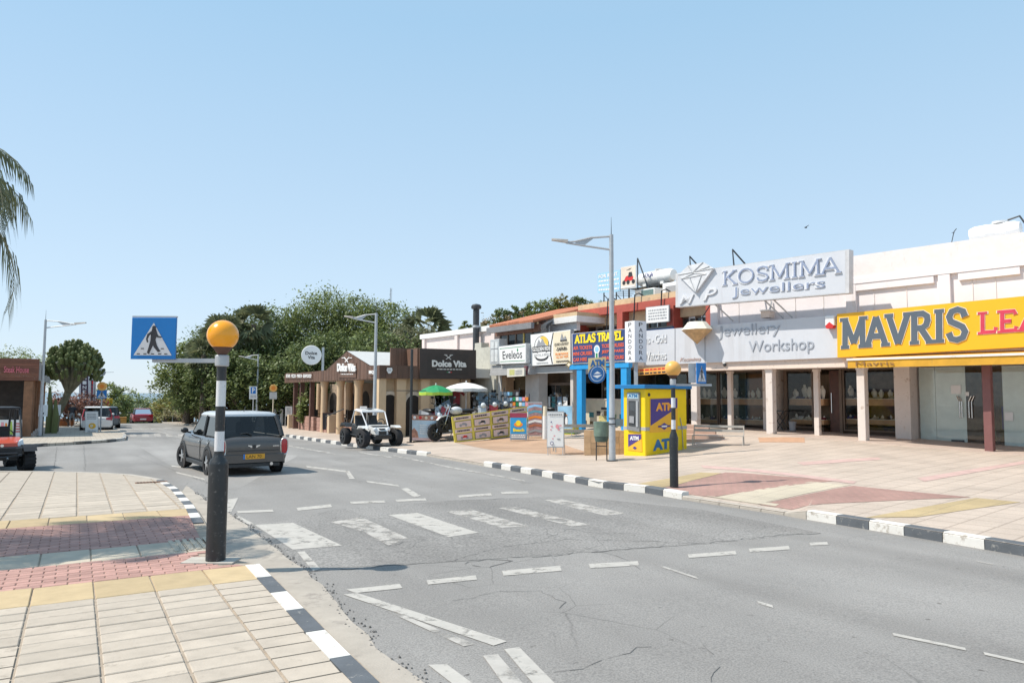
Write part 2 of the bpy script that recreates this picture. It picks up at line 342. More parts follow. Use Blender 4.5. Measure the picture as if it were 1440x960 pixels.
CRACK = mat('road_crack', (.13,.128,.125), .95, var=.3)
# road sheet, out to the crest and down towards the sea
mb = MB(); svals = [-60,-30,-10,0,10,20,30,40,50,60,70,77,80,85,92,100,115,130,150,177,220,300,420,480]; tvals = [-160,-90,-50,-25,-12,0,12,25,50,90,160,260]
for s in svals:
    for t in tvals:
        x, y = xy(s, t); mb.v.append((x, y, zroad(x, y)))
nt_ = len(tvals)
for i in range(len(svals)-1):
    for j in range(nt_-1): mb.f.append((i*nt_+j, i*nt_+j+1, (i+1)*nt_+j+1, (i+1)*nt_+j)); mb.m.append(0)
road = tag(mb.build('road', ASPHALT), kind='structure', label='grey worn asphalt road with faded white markings')
g = MB(); g.box(-900, 900, -300, 900, -60, -45)
EARTH = mat('dry_earth', (.2,.16,.1), .95, var=.3, scale=.2)
tag(g.build('ground', EARTH), kind='structure')
SEA = mat('sea_water', (.03,.085,.12), .22, var=.2, scale=.006, spec=.6)
g = MB(); g.poly([(-16000,300,-25),(16000,300,-25),(16000,20000,-25),(-16000,20000,-25)])
tag(g.build('sea', SEA), kind='structure')

def resample(pts, ts):
    ds = [0]
    for a, b in zip(pts, pts[1:]): ds.append(ds[-1] + (Vector(b)-Vector(a)).length)
    out = []
    for t in ts:
        i = 0
        while i < len(ds)-2 and ds[i+1] < t: i += 1
        f = (t-ds[i])/max(1e-9, ds[i+1]-ds[i]); out.append(Vector(pts[i]).lerp(Vector(pts[i+1]), f))
    return out, ds[-1]
# --- left pavement (its outline along the kerb, seen from the beacon round the corner)
lk_px = [(560,978),(520,940),(484,907),(448,871),(412,835),(368,792),(318,783),(289,734),(274,709),(253,687),(231,674),(195,667),(137,663.5),(60,662),(0,661.7),(-90,661.5)]
LK3 = [plane_hit(*p) for p in lk_px]
LKX = [(v.x, v.y) for v in LK3]
a0 = Vector(LKX[0]); dlt = (Vector(LKX[0])-Vector(LKX[3])).normalized()
near = [tuple(a0+dlt*8), tuple(a0+dlt*3)]
outline = near + LKX + [(LKX[-1][0]-14, LKX[-1][1]-2), (-40, -6), (-20,-12)]
def flat_on_plane(name, pts, dz, m, thick=.2):
    mb = MB(); n = len(pts); top = [(x, y, zplane(x,y)+dz) for x, y in pts]; bot = [(x, y, zplane(x,y)+dz-thick) for x, y in pts]
    mb.add(top+bot, [tuple(range(n)), tuple(range(2*n-1, n-1, -1))]+[(i, (i+1)%n, (i+1)%n+n, i+n) for i in range(n)])
    me_o = mb.build(name, m)
    bm = bmesh.new(); bm.from_mesh(me_o.data); bmesh.ops.triangulate(bm, faces=[f for f in bm.faces if len(f.verts) > 4]); bm.to_mesh(me_o.data); bm.free()
    return me_o
lpav = tag(flat_on_plane('pavement', outline, -.013, JOINT), kind='structure', label='cream slab pavement in the left foreground with red and yellow bands')
# bands across the pavement, given by their s range where they leave the picture on the left
def band_s(px, py): v = plane_hit(px, py); return st(v.x, v.y)[0]
B = [band_s(345,794), band_s(225,786), band_s(150,767)+.0, band_s(150,786), band_s(276,719), band_s(270,710)]
s_y0 = band_s(180,835); s_y1 = band_s(180,812)
s_r0 = s_y1; s_c0 = band_s(170,785); s_c1 = band_s(170,768); s_r1 = band_s(170,731); s_y2 = band_s(170,721)
def inside(poly, x, y):
    c = False; n = len(poly); j = n-1
    for i in range(n):
        xi, yi = poly[i]; xj, yj = poly[j]
        if (yi > y) != (yj > y) and x < (xj-xi)*(y-yi)/(yj-yi)+xi: c = not c
        j = i
    return c
def clip_poly(poly, clip_convex_fn):
    return poly
def in_view(x, y, pad=30):
    v = CR.transposed() @ (Vector((x, y, zplane(x,y)))-CO)
    if v.z > -.5: return False
    px = 720 - v.x/v.z*FPX; py = 480 + v.y/v.z*FPX
    return -pad < px < 1440+pad and py < 960+pad
slab_me = {}
def piece(name, L_, W_, m, parent, s, t, h=.03, tilt=.004, b=.006):
    key = (name, round(L_,3), round(W_,3), m.name)
    if key not in slab_me:
        q = MB(); q.bev(-W_/2, W_/2, -L_/2, L_/2, -.03, 0, b); o = q.build(name, m, parent); slab_me[key] = o.data
    else:
        o = bpy.data.objects.new(name, slab_me[key]); LK(o); o.parent = parent
    x, y = xy(s, t); o.location = (x, y, zplane(x,y)+random.uniform(-.002,.003))
    o.rotation_euler = (-.0129+random.uniform(-tilt,tilt), -.0076+random.uniform(-tilt,tilt), SA+random.uniform(-.004,.004))
    return o
KERBW = .16
inset = []
def offset_in(poly, d):    # the pavement field inside its kerb stones
    out = []; n = len(poly)
    for i in range(n):
        a, b, c = Vector(poly[i-1]), Vector(poly[i]), Vector(poly[(i+1)%n]); d1 = (b-a).normalized(); d2 = (c-b).normalized(); nn = Vector((-(d1+d2).y, (d1+d2).x)).normalized()
        out.append(tuple(b + nn*d))
    return out
field = offset_in(outline, KERBW)
if not inside(outline, *field[8]): field = offset_in(outline, -KERBW)
def lay(name, s0, s1, L_, W_, m, gap, cap, t0=-9.0, t1=3.0, stagger=0.0):
    cells = []; n = max(1, round((s1-s0)/L_)); dl = (s1-s0)/n
    for i in range(n):
        k = 0; t = t0 + (stagger*(i%2))*W_
        while t < t1:
            s = s0+dl*(i+.5); tc_ = t+W_/2; cor = [xy(s+a*dl*.47, tc_+b_*W_*.47) for a in (-1,1) for b_ in (-1,1)]
            ins = [inside(field, *c) for c in cor]
            if any(ins): cells.append((s, tc_, dl, all(ins)))
            t += W_
    full = [c for c in cells if c[3] and in_view(*xy(c[0], c[1]))]
    full.sort(key=lambda c: Vector(xy(c[0], c[1])).length)
    for s, t, dl, _ in full[:cap]: piece(name, dl-gap, W_-gap, m, lpav, s, t)
    rest = [c for c in cells if c not in set(full[:cap])]
    mb = MB()
    for s, t, dl, ok in rest:      # pieces cut at the kerb or beyond the limit, joined
        c = [(s-dl/2+gap/2, t-W_/2+gap/2), (s-dl/2+gap/2, t+W_/2-gap/2), (s+dl/2-gap/2, t+W_/2-gap/2), (s+dl/2-gap/2, t-W_/2+gap/2)]
        P = [xy(*q) for q in c]
        if not ok: P = clip_to(P, field)
        if len(P) < 3: continue
        mb.add([(x,y,zplane(x,y)-.03) for x,y in P]+[(x,y,zplane(x,y)-.001) for x,y in P], [tuple(range(len(P),2*len(P)))]+[(i,(i+1)%len(P),(i+1)%len(P)+len(P),i+len(P)) for i in range(len(P))])
    if mb.f: tag(mb.build(name+'_infill', m, lpav), kind='stuff')
def clip_to(P, poly):      # keep the part of a cell inside the field: sampled against its nearest edges
    best = P; n = len(poly)
    for i in range(n):
        a = Vector(poly[i]); b = Vector(poly[(i+1)%n]); mid = sum((Vector(p) for p in P), Vector((0,0)))/len(P)
        e = b-a; L_ = e.length; d = e/L_; u = (mid-a).dot(d)
        if -.4 < u < L_+.4 and abs((mid-a).cross(d) if hasattr(Vector((0,0)),'cross') else 0) < .6:
            nn = Vector((-d.y, d.x)); test = (a+b)/2 + nn*.02
            if not inside(poly, test.x, test.y): nn = -nn
            out = []
            for k in range(len(best)):
                p, q = Vector(best[k]), Vector(best[(k+1)%len(best)]); dp, dq = (p-a).dot(nn), (q-a).dot(nn)
                if dp >= 0: out.append(tuple(p))
                if (dp >= 0) != (dq >= 0): out.append(tuple(p.lerp(q, dp/(dp-dq))))
            best = out
            if len(best) < 3: return []
    return best
lay('paving_slab', -1.2, s_y0, .225, .46, SLAB, .02, 230)
lay('yellow_slab', s_y0, s_y1, s_y1-s_y0, .46, YSLAB, .012, 40)
lay('paving_brick', s_r0, s_c0, .10, .20, RBRICK, .008, 190, stagger=.5)
lay('cream_slab', s_c0, s_c1, s_c1-s_c0, .46, CSLAB, .014, 40)
lay('red_brick', s_c1, s_r1, .10, .20, RBRICK, .008, 150, stagger=.5)
lay('kerbside_slab', s_r1, s_y2, s_y2-s_r1, .46, YSLAB, .012, 40)
lay('far_slab', s_y2, s_y2+9.0, .3, .46, SLAB, .028, 60, t0=-22)
# tactile strip beside the beacon
v = plane_hit(270,765); tb = MB()
for i in range(6):
    tb.box(-.22+i*.075, -.175+i*.075, -.36, .36, -.002, .006)
o = tb.build('tactile_strip', CSLAB, lpav); o.location = (v.x, v.y, zplane(v.x,v.y)+.003); o.rotation_euler = (-.0129,-.0076,SA)
# kerb stones round the left pavement
def kerb(parent, pts, height_fn, cols, length, w=KERBW, name='kerb_stone', inward=1, drop=.13, far=1e9, t0=0):
    tot = 0
    for a, b in zip(pts, pts[1:]): tot += (Vector(b)-Vector(a)).length
    n = max(1, round(tot/length)); ts = [tot*i/n for i in range(n+1)]; P, _ = resample(pts, ts)
    for i in range(n):
        a, b = P[i], P[i+1]; d = (b-a).normalized(); nn = Vector((-d.y, d.x))*inward; g = .006
        a2, b2 = a+d*g, b-d*g; q = MB()
        za, zb = zplane(a.x,a.y)+height_fn(ts[i]/tot), zplane(b.x,b.y)+height_fn(ts[i+1]/tot); c = .025
        ra = [(a2, za-drop), (a2, za-c), (a2+nn*c, za), (a2+nn*w, za), (a2+nn*w, za-drop)]
        rb = [(b2, zb-drop), (b2, zb-c), (b2+nn*c, zb), (b2+nn*w, zb), (b2+nn*w, zb-drop)]
        V = [(p.x,p.y,z) for p,z in ra]+[(p.x,p.y,z) for p,z in rb]
        q.add(V, [(0,1,2,3,4),(9,8,7,6,5)]+[(k,(k+1)%5,(k+1)%5+5,k+5) for k in range(5)])
        # origin at the stone itself, so each carries its own wear
        cx, cy, cz = (a.x+b.x)/2, (a.y+b.y)/2, za
        q.v = [(x-cx, y-cy, z-cz) for x,y,z in q.v]
        o = q.build(name, cols[(i+t0) % len(cols)], parent); o.location = (cx, cy, cz)
ctr = Vector((-8, 5))
def inw(pts):
    a, b = Vector(pts[0]), Vector(pts[1]); d = (b-a).normalized(); nn = Vector((-d.y,d.x)); m_ = (a+b)/2+nn*.05
    return nn
side = 1 if inside(outline, *(((Vector(LKX[2])+Vector(LKX[3]))/2) + Vector((-(Vector(LKX[3])-Vector(LKX[2])).normalized().y, (Vector(LKX[3])-Vector(LKX[2])).normalized().x))*.05)) else -1
kerb(lpav, near+LKX[:6], lambda f: .004, [KBLACK, KWHITE], .62, inward=side, t0=1)
kerb(lpav, LKX[5:8], lambda f: -.05, [KPLAIN], .5, inward=side)
kerb(lpav, LKX[7:11], lambda f: .004, [KBLACK, KWHITE], .5, inward=side)
kerb(lpav, LKX[10:], lambda f: .004, [KPLAIN], .9, inward=side)
# concrete gutter beside the kerb
gp_px = [(640,1010),(587,960),(540,915),(470,845),(430,803),(380,765),(345,738),(322,722),(292,706),(262,683)]
GO = [plane_hit(p[0], p[1], -.12) for p in gp_px]
gm = MB(); inner = [Vector(p) for p in near[1:]+LKX[:10]]
o_t = resample([(v.x,v.y) for v in GO], [i for i in range(0)])[0]
_, Lo = resample([(v.x,v.y) for v in GO], [0]); _, Li = resample([tuple(p) for p in inner], [0])
po, _ = resample([(v.x,v.y) for v in GO], [Lo*i/40 for i in range(41)]); pi_, _ = resample([tuple(p) for p in inner[1:]], [0]); _, Li = resample([tuple(p) for p in inner[1:]], [0]); pi_, _ = resample([tuple(p) for p in inner[1:]], [Li*i/40 for i in range(41)])
for i in range(40):
    j0, j1 = random.uniform(-.03,.03), 0
    po[i] = po[i] + Vector((random.uniform(-.03,.03), random.uniform(-.03,.03)))
for i in range(40):
    gm.poly([(p.x,p.y,zplane(p.x,p.y)-.112) for p in (pi_[i], po[i], po[i+1], pi_[i+1])])
tag(gm.build('gutter', CONC), kind='structure', label='pale concrete gutter along the left kerb')

# --- right pavement and forecourt: kerb foot line, and the shop line behind it with its own level
rk_px = [(1440,782),(1361,768),(1261,751),(1171,736),(1134,730),(1107,725),(959,702),(909,693),(840,685),(760,669),(680,655),(600,641),(540,634),(525,632),(447,621),(402,614),(330,605),(262,598),(228,595)]
RK = [plane_hit(p[0], p[1], -.12) for p in rk_px]; RKX = [(v.x, v.y) for v in RK]
d0 = (Vector(RKX[0])-Vector(RKX[2])).normalized()
RKX = [tuple(Vector(RKX[0])+d0*14)] + RKX
shop = [(24,6.8,.0,1.),(15.5,16.9,.08,1.),(14.6,17.9,.09,1.),(13.7,19.0,.10,1.),(12.85,20,.12,1.),(12.2,20.7,.15,1.),(11.6,21.5,.18,1.),(10.65,22.6,.24,1.),(9.6,23.8,.28,1.3),(8.74,24.9,.32,1.8),(6.68,27.35,.37,3.),(4.5,29.4,.28,4.),(1.9,32.2,.22,2.4),(-1.05,36.4,.02,1.5),(-2.2,37.0,-.1,1.4),(-6.0,40,None,1.),(-9.0,44,None,1.),(-13,50,None,1.),(-19,60,None,1.),(-25,72,None,1.)]
NW = 8; rows = []
kd = lambda i: -.07 if 6 <= i <= 7 else (.0 if not 11 <= i <= 12 else -.05)
for i, (k, s_) in enumerate(zip(RKX, shop)):
    k = Vector(k); S = Vector(s_[:2]); zs = s_[2] if s_[2] is not None else zplane(S.x,S.y); row = []
    for j in range(NW+1):
        w = j/NW; p = k.lerp(S, w); f = w**s_[3]; base = zplane(p.x,p.y); dzs = zs-zplane(S.x,S.y)
        row.append((p.x, p.y, base + dzs*f + (kd(i)*(1-w*NW/1.5) if w*NW < 1.5 else 0) + (-.0 if j else 0)))
    S2 = S + (S-k).normalized()*9; row.append((S2.x, S2.y, zs if s_[2] is not None else zplane(S2.x,S2.y)))
    rows.append(row)
mb = MB(); n = NW+2
for r_ in rows: mb.v += r_
for i in range(len(rows)-1):
    for j in range(n-1): mb.f.append((i*n+j, i*n+j+1, (i+1)*n+j+1, (i+1)*n+j)); mb.m.append(0)
for i in range(len(rows)-1):    # kerb face down to the road
    a, b = [Vector(r_[0]).lerp(Vector(r_[1]), .02) for r_ in (rows[i], rows[i+1])]; a.z -= .02; b.z -= .02; continue; mb.poly([a, b, (b[0],b[1],zplane(b[0],b[1])-.3), (a[0],a[1],zplane(a[0],a[1])-.3)])
court = tag(mb.build('forecourt', COURT), kind='structure', label='wide cream paved forecourt rising to the shops on the right')
BV = BVHTree.FromObject(court, bpy.context.evaluated_depsgraph_get())
def zc(x, y):
    h = BV.ray_cast(Vector((x,y,20)), Vector((0,0,-1)))
    return h[0].z if h[0] else zplane(x,y)
def court_hit(px, py):
    h = BV.ray_cast(CO, ray(px,py)); return h[0] if h[0] else plane_hit(px,py)
def proj(p):
    v = CR.transposed() @ (Vector(p)-CO); return (720 - v.x/v.z*FPX, 480 + v.y/v.z*FPX)
def patch(name, px, m, dz=.005, parent=None, sub=20):
    # a surface patch laid over the forecourt, draped on its slope
    c = [court_hit(*p) for p in px]; mb = MB(); ok = []
    for i in range(sub+1):
        for j in range(sub+1):
            a = c[0].lerp(c[1], i/sub); b = c[3].lerp(c[2], i/sub); p = a.lerp(b, j/sub); mb.v.append((p.x,p.y,zc(p.x,p.y)+dz)); ok.append(BV.ray_cast(Vector((p.x,p.y,20)), Vector((0,0,-1)))[0] is not None)
    for i in range(sub):
        for j in range(sub):
            k = i*(sub+1)+j
            if not all(ok[q] for q in (k,k+1,k+sub+2,k+sub+1)): continue
            mb.f.append((k,k+1,k+sub+2,k+sub+1)); mb.m.append(0)
    return mb.build(name, m, parent)
DP = paving('yellow_paving', (.52,.40,.22), (.49,.38,.21), (.38,.3,.18), .4, .4, R(50), .01, .1, 0)
CP = paving('pale_paving', (.58,.51,.39), (.56,.49,.38), (.45,.39,.31), .4, .4, R(50), .01, .08, 0)
PKP = mat('pink_paving_line', (.52,.36,.32), .85, var=.15, bump=.1)
patch('red_paving', [(927,687),(1001,699),(1175,676),(1020,664)], REDPAVE, parent=court)
patch('red_paving', [(1068,709.5),(1114,716.5),(1365,699),(1200,683)], REDPAVE, parent=court)
patch('cream_paving', [(1003,699.5),(1066,709),(1197,682),(1140,677)], CP, parent=court)
patch('yellow_paving', [(1215,728),(1290,727),(1435,706),(1372,700)], DP, parent=court)
patch('yellow_paving', [(896,680),(925,686.5),(1015,665),(985,664)], DP, parent=court)
patch('tactile_paving', [(988,696.5),(1003,699),(1090,712),(1096,709)], CP, dz=.009, parent=court)
patch('pink_paving', [(985,654),(990,658),(1200,680),(1205,677)], PKP, parent=court)
patch('pink_paving', [(1120,650),(1130,654),(1240,646),(1235,643)], PKP, parent=court)
patch('pink_paving', [(1290,672),(1300,677),(1440,652),(1440,648)], PKP, parent=court)
patch('terracotta_paving', [(1066,615),(1068,622),(1132,622),(1131,615)], mat('terracotta', (.5,.3,.19), .85, var=.15), parent=court)
TER = paving('orange_paving', (.52,.34,.22), (.49,.32,.21), (.38,.26,.18), .3, .3, R(35), .01, .1, 0)
patch('orange_paving', [(640,622),(700,634),(845,640),(760,608)], TER, parent=court, sub=10)
# kerb stones of the right side
rs = -1
def in_court(p):
    h = BV.ray_cast(Vector((p.x,p.y,20)), Vector((0,0,-1))); return h[0] is not None
aa, bb = Vector(RKX[2]), Vector(RKX[3]); dd = (bb-aa).normalized(); rs = 1 if in_court((aa+bb)/2+Vector((-dd.y,dd.x))*.1) else -1
kerb(court, RKX[0:6], lambda f: .012, [KWHITE, KBLACK], .52, inward=rs, t0=0, drop=.2)
kerb(court, RKX[5:8], lambda f: -.07*min(1,f/.16)+.008 if f < .9 else -.05, [KPLAIN], .45, inward=rs, drop=.25)
kerb(court, RKX[7:12], lambda f: .012, [KWHITE, KBLACK], .55, inward=rs, drop=.2)
kerb(court, RKX[11:13], lambda f: -.05, [KPLAIN], .8, inward=rs)
kerb(court, RKX[12:17], lambda f: .012, [KWHITE, KBLACK], .72, inward=rs, drop=.2)
kerb(court, RKX[16:], lambda f: .01, [KPLAIN], 1.6, inward=rs)
# --- far left corner pavement
fl_px = [(-140,636),(0,632),(41,629),(68,627),(106,625),(150,622),(177,619),(178,614),(170,608),(158,602),(150,598)]
FK = [plane_hit(p[0], p[1], -.12) for p in fl_px]; FKX = [(v.x,v.y) for v in FK]
e = Vector(FKX[-1])+(Vector(FKX[-1])-Vector(FKX[-3])).normalized()*14
fout = FKX + [tuple(e), (e.x-40, e.y-10), (FKX[0][0]-14, FKX[0][1]+24)]
fpav = tag(flat_on_plane('corner_pavement', fout, 0, PAVE, .3), kind='structure', label='far corner pavement across the side road')
aa, bb = Vector(FKX[3]), Vector(FKX[4]); dd = (bb-aa).normalized(); q_ = (aa+bb)/2+Vector((-dd.y,dd.x))*.1; fs = 1 if inside(fout, q_.x, q_.y) else -1
kerb(fpav, FKX[0:4], lambda f: .012, [KPLAIN, KBLACK], .9, inward=fs, drop=.2)
kerb(fpav, FKX[4:8], lambda f: .012, [KBLACK, KWHITE], .9, inward=fs, drop=.2)
kerb(fpav, FKX[7:], lambda f: .012, [KPLAIN], 1.5, inward=fs, drop=.2)
# --- painted markings
def mark(name, px, m=None, dz=-.115):
    P = [plane_hit(p[0], p[1], -.12) for p in px]; c = sum(P, Vector())/len(P); mb = MB()
    mb.poly([(p.x-c.x, p.y-c.y, zplane(p.x,p.y)+dz-c.z) for p in P]); o = mb.build(name, m or PAINT, road); o.location = c
    return o
def dash(name, a, b, th, m=None):
    mark(name, [(a[0],a[1]-th/2),(b[0],b[1]-th/2),(b[0]+2,b[1]+th/2),(a[0]+2,a[1]+th/2)], m)
mark('rough_patch', [(352,742),(432,800),(640,789),(1000,764),(1150,748),(985,716),(800,697),(640,703),(470,716)], ASPHALT2, -.1185); mark('repair_patch', [(196,628),(330,620),(420,640),(330,690),(255,664)], ASPHALT3, -.1184)
for q_, m_ in (([(358,738),(412,735),(481,767),(412,773)],PAINT),([(465,734),(508,727),(575,757),(546,767),(512,748)],PAINTW),([(546,724),(587,721),(673,749),(631,755)],PAINT),
          ([(627,719),(662,716),(744,740),(705,742)],PAINTW),([(700,714),(725,713),(831,738),(804,740)],PAINTW),([(765,703),(790,702),(880,722),(850,725)],PAINTW)): mark('zebra_stripe', q_, m_)
for a, b, th in (((333,720),(383,718),3),((417,716),(465,711),4),((492,707),(540,705),3),((556,704),(598,702),3),((644,698),(690,695),3),((704,693),(742,692),3),
                 ((600,819),(669,812),6),((706,806),(788,799),7),((828,796),(897,792),6),((967,782),(1034,777),5),((1053,774),(1109,770),5),((1138,765),(1163,764),4)): dash('give_way_dash', a, b, th)
mark('zigzag_line', [(487,829),(562,821),(566,827),(500,834)])
mark('zigzag_line', [(483,836),(503,834),(713,902),(694,908)])
mark('zigzag_line', [(541,858),(556,860),(668,906),(652,909)], PAINTW)
mark('zigzag_line', [(709,913),(730,910),(795,976),(762,976)]); mark('zigzag_line', [(679,922),(700,920),(748,976),(718,976)], PAINTW)
mark('zigzag_line', [(602,935),(628,934),(690,980),(660,980)])
mark('edge_line', [(418,776),(428,775),(451,800),(440,803)], PAINT); mark('edge_line', [(330,726),(337,726),(358,737),(350,738)])
mark('zigzag_line', [(564,687),(573,686),(592,697),(582,699)]); dash('zigzag_line', (515,677), (560,683), 2.5)
dash('zigzag_line', (430,656), (488,663), 2.5); mark('zigzag_line', [(486,662),(491,662),(499,673),(491,673)])
dash('edge_line', (505,636), (550,643), 2, PAINTW); dash('edge_line', (552,640), (632,657), 2, PAINTW); dash('edge_line', (632,657), (737,676), 2, PAINTW); dash('edge_line', (395,625), (470,638), 2, PAINTW)
mark('zigzag_line', [(321,702),(335,700),(326,719),(317,721)]); dash('zigzag_line', (247,664), (287,674), 2.5); dash('zigzag_line', (240,655), (265,658), 2)
dash('lane_line', (1255,892), (1357,913), 4); dash('lane_line', (1383,919), (1450,934), 4); dash('lane_line', (919,793), (980,813), 3, PAINTW); dash('lane_line', (1065,847), (1086,853), 4); dash('lane_line', (1372,789), (1398,794), 2, PAINTW)
for i in range(6): x_ = 165+i*17; mark('zebra_stripe', [(x_,610),(x_+9,610),(x_+11,614),(x_+1,614)], PAINTW)
dash('zigzag_line', (160,604), (240,602), 1.2, PAINTW); dash('zigzag_line', (207,602), (255,616), 1.5, PAINTW)
# cracks and seams: narrow irregular grooves filled with dark grit, joined
cm = MB()
def crack(px, w=.012, jit=.035):
    P = [plane_hit(p[0],p[1],-.12) for p in px]; Q = []
    for a, b in zip(P, P[1:]):
        n_ = max(2, int((b-a).length/.09))
        for i in range(n_): Q.append(a.lerp(b, i/n_)+Vector((random.gauss(0,jit*.5), random.gauss(0,jit*.5), 0)))
    for a, b in zip(Q, Q[1:]):
        d = (b-a).normalized(); nn = Vector((-d.y,d.x,0))*w*random.uniform(.05,.75)
        cm.poly([(p.x,p.y,zplane(p.x,p.y)-.1165) for p in (a-nn,b-nn,b+nn,a+nn)])
crack([(435,803),(520,797),(620,790),(760,782),(900,771),(1010,762),(1090,752),(1165,750)], .018, .05)
crack([(620,792),(700,770),(790,758),(880,760),(1000,765)], .01); crack([(650,793),(680,786),(720,788),(690,797),(650,793)], .014)
crack([(470,735),(520,745),(545,768),(580,760)], .012); crack([(760,760),(800,744),(860,752)], .008); crack([(820,770),(880,785),(905,805)], .006)
crack([(640,845),(700,832),(760,830),(800,850),(780,860)], .006); crack([(690,702),(715,700)], .02); crack([(780,945),(860,925),(930,905)], .006); crack([(1000,960),(1010,930),(980,900)], .004)
crack([(560,735),(640,757),(700,752)], .008); crack([(80,628),(76,660)], .012); crack([(118,626),(120,662)], .01); crack([(190,640),(320,690)], .01)
tag(cm.build('road_crack', CRACK, road), kind='stuff')
# stones and weeds along the broken edge of the asphalt
em = MB()
for i in range(420):
    f = random.random()*.92; p = po[int(f*39)].lerp(po[int(f*39)+1], random.random()); p = p+Vector((random.gauss(0.02,.035), random.gauss(0,.035))); r_ = random.uniform(.004,.012)
    em.sphere((p.x,p.y,zplane(p.x,p.y)-.115), r_, 5, 3)
tag(em.build('loose_gravel', mat('gravel', (.2,.19,.18), .9, rnd=.4, island=True)), kind='stuff', label='loose grit along the broken asphalt edge')
# drain grate on the left pavement, joined slots
v = plane_hit(213,678); gm = thing('drain_grate', 'rusty brown drain grate set in the left pavement corner', 'drain grate', (v.x,v.y,zplane(v.x,v.y)+.004), SA)
q = MB(); q.box(-.3,.3,-.1,.1,-.01,.004); q.build('grate_frame', mat('rust', (.2,.11,.07), .85), gm)
for i in range(9):
    q = MB(); q.box(-.27+i*.06,-.235+i*.06,-.08,.08,.004,.012); q.build('grate_bar', mat('rust_bar', (.12,.075,.05), .85), gm)
# ------------------------------------------------------------ facades: a frame per building line
class Frame:
    def __init__(s, ox, oy, a, oz=0.0): s.o = Vector((ox, oy, oz)); s.a = a; s.x = Vector((math.cos(a), math.sin(a), 0)); s.y = Vector((-math.sin(a), math.cos(a), 0))
    def w(s, x, y, z): return s.o + s.x*x + s.y*y + Vector((0,0,z))
    def loc(s, px, py, y=0.0):
        d = ray(px, py); p0 = s.o + s.y*y; t = (p0-CO).dot(s.y)/d.dot(s.y); p = CO + d*t - s.o
        return (p.dot(s.x), p.z)
    def thing(s, name, label, cat, x=0, y=0, z=0, group=None): return thing(name, label, cat, s.w(x,y,z), s.a, group)
class Sign:
    def __init__(s, fr, name, label, cat, c, y=0.0, depth=.1, m=None, edge=None, border=0.0, group=None, parent=None):
        # c: corners in the photograph TL, TR, BR, BL, all on the plane at depth y of the frame
        q = [fr.loc(p[0], p[1], y) for p in c]; cx = (q[3][0]+q[2][0])/2; zb = min(q[2][1], q[3][1])
        s.q = [(a-cx, b-zb) for a, b in q]; s.m = m or PAPER
        if parent is None: s.th = fr.thing(name, label, cat, cx, y, zb, group)
        mb = MB(); Q = [s.q[3], s.q[2], s.q[1], s.q[0]]; mb.prism(Q[::1], 0, depth); s.body = mb.build('sign_panel' if parent is None else name, edge or s.m, s.th if parent is None else None)
        if parent is not None:      # fixed to a larger thing: the panel is its part, the print a sub-part
            s.th = s.body; s.th.parent = parent; p = fr.w(cx, y, zb)-Vector(parent.location); a = -parent.rotation_euler.z
            s.th.location = (p.x*math.cos(a)-p.y*math.sin(a), p.x*math.sin(a)+p.y*math.cos(a), p.z); s.th.rotation_euler = (0,0,fr.a+a)
            if label: s.th['label'] = label
        if edge or border:
            f = mb = MB(); i = border; mb.poly([(*(lambda p: (p[0], -.003, p[1]))(s.map(u,v)),) for u, v in ((i,i*1.0),(1-i,i),(1-i,1-i),(i,1-i))]); mb.build('sign_face', s.m, s.th, fix=False)
        s.k = 0; s.depth = depth
    def map(s, u, v):
        a = Vector(s.q[3]).lerp(Vector(s.q[2]), u); b = Vector(s.q[0]).lerp(Vector(s.q[1]), u); p = a.lerp(b, v); return (p.x, p.y)
    def off(s): s.k += 1; return -.005-.0012*s.k
    def poly(s, uv, m, name='print', d=None):
        y = s.off(); mb = MB()
        if d: mb.prism([s.map(*p) for p in uv], y-d, y)
        else: mb.poly([(s.map(*p)[0], y, s.map(*p)[1]) for p in uv])
        return mb.build(name, m, s.th)
    def rect(s, u0, v0, u1, v1, m, name='print', d=None): return s.poly([(u0,v0),(u1,v0),(u1,v1),(u0,v1)], m, name, d)
    def disc(s, u, v, ru, rv, m, name='print', n=20, a0=0, a1=6.2832):
        pts = [(u+ru*math.cos(a0+(a1-a0)*i/n), v+rv*math.sin(a0+(a1-a0)*i/n)) for i in range(n+(0 if a1-a0 > 6.28 else 1))]; return s.poly(pts, m, name)
    def warp(s, o, y):
        for v in o.data.vertices:
            p = s.map(v.co.x, v.co.z); v.co = Vector((p[0], v.co.y, p[1]))
        o.data.update(); return o
    def text(s, t, u0, v0, u1, v1, m, bold=.0, d=.003, name='lettering', spacing=1.0, shear=0):
        y = s.off(); o = text_mesh(t, name, m, s.th, u0, v0, u1-u0, v1-v0, y, d, bold, spacing, shear=shear); return s.warp(o, y) if o else None
    def serif(s, t, u0, v0, u1, v1, m, d=.01, wt=.16, serif=.2, name='lettering'):
        y = s.off(); W = (s.map(1,.5)[0]-s.map(0,.5)[0]); H = s.map(.5,1)[1]-s.map(.5,0)[1]
        o = serif_mesh(t, name, m, s.th, u0*W, v0*H, (u1-u0)*W, (v1-v0)*H, y, d, wt, serif)
        for v in o.data.vertices: v.co.x /= W; v.co.z /= H
        return s.warp(o, y)
    def lines(s, u0, v0, u1, v1, n, m, seed=0):     # rows of print too small to read
        rr = random.Random(seed+n); mb = MB(); y = s.off()
        for i in range(n):
            a = v1-(v1-v0)*(i+.5)/n; h = (v1-v0)/n*.28; u = u0
            while u < u1:
                w = rr.uniform(.03,.09)*(u1-u0)*1.6; P = [s.map(*p) for p in ((u,a-h),(min(u+w,u1),a-h),(min(u+w,u1),a+h),(u,a+h))]; mb.poly([(p[0],y,p[1]) for p in P]); u += w+.03*(u1-u0)
        return tag(mb.build('small_print', m, s.th), kind='stuff')
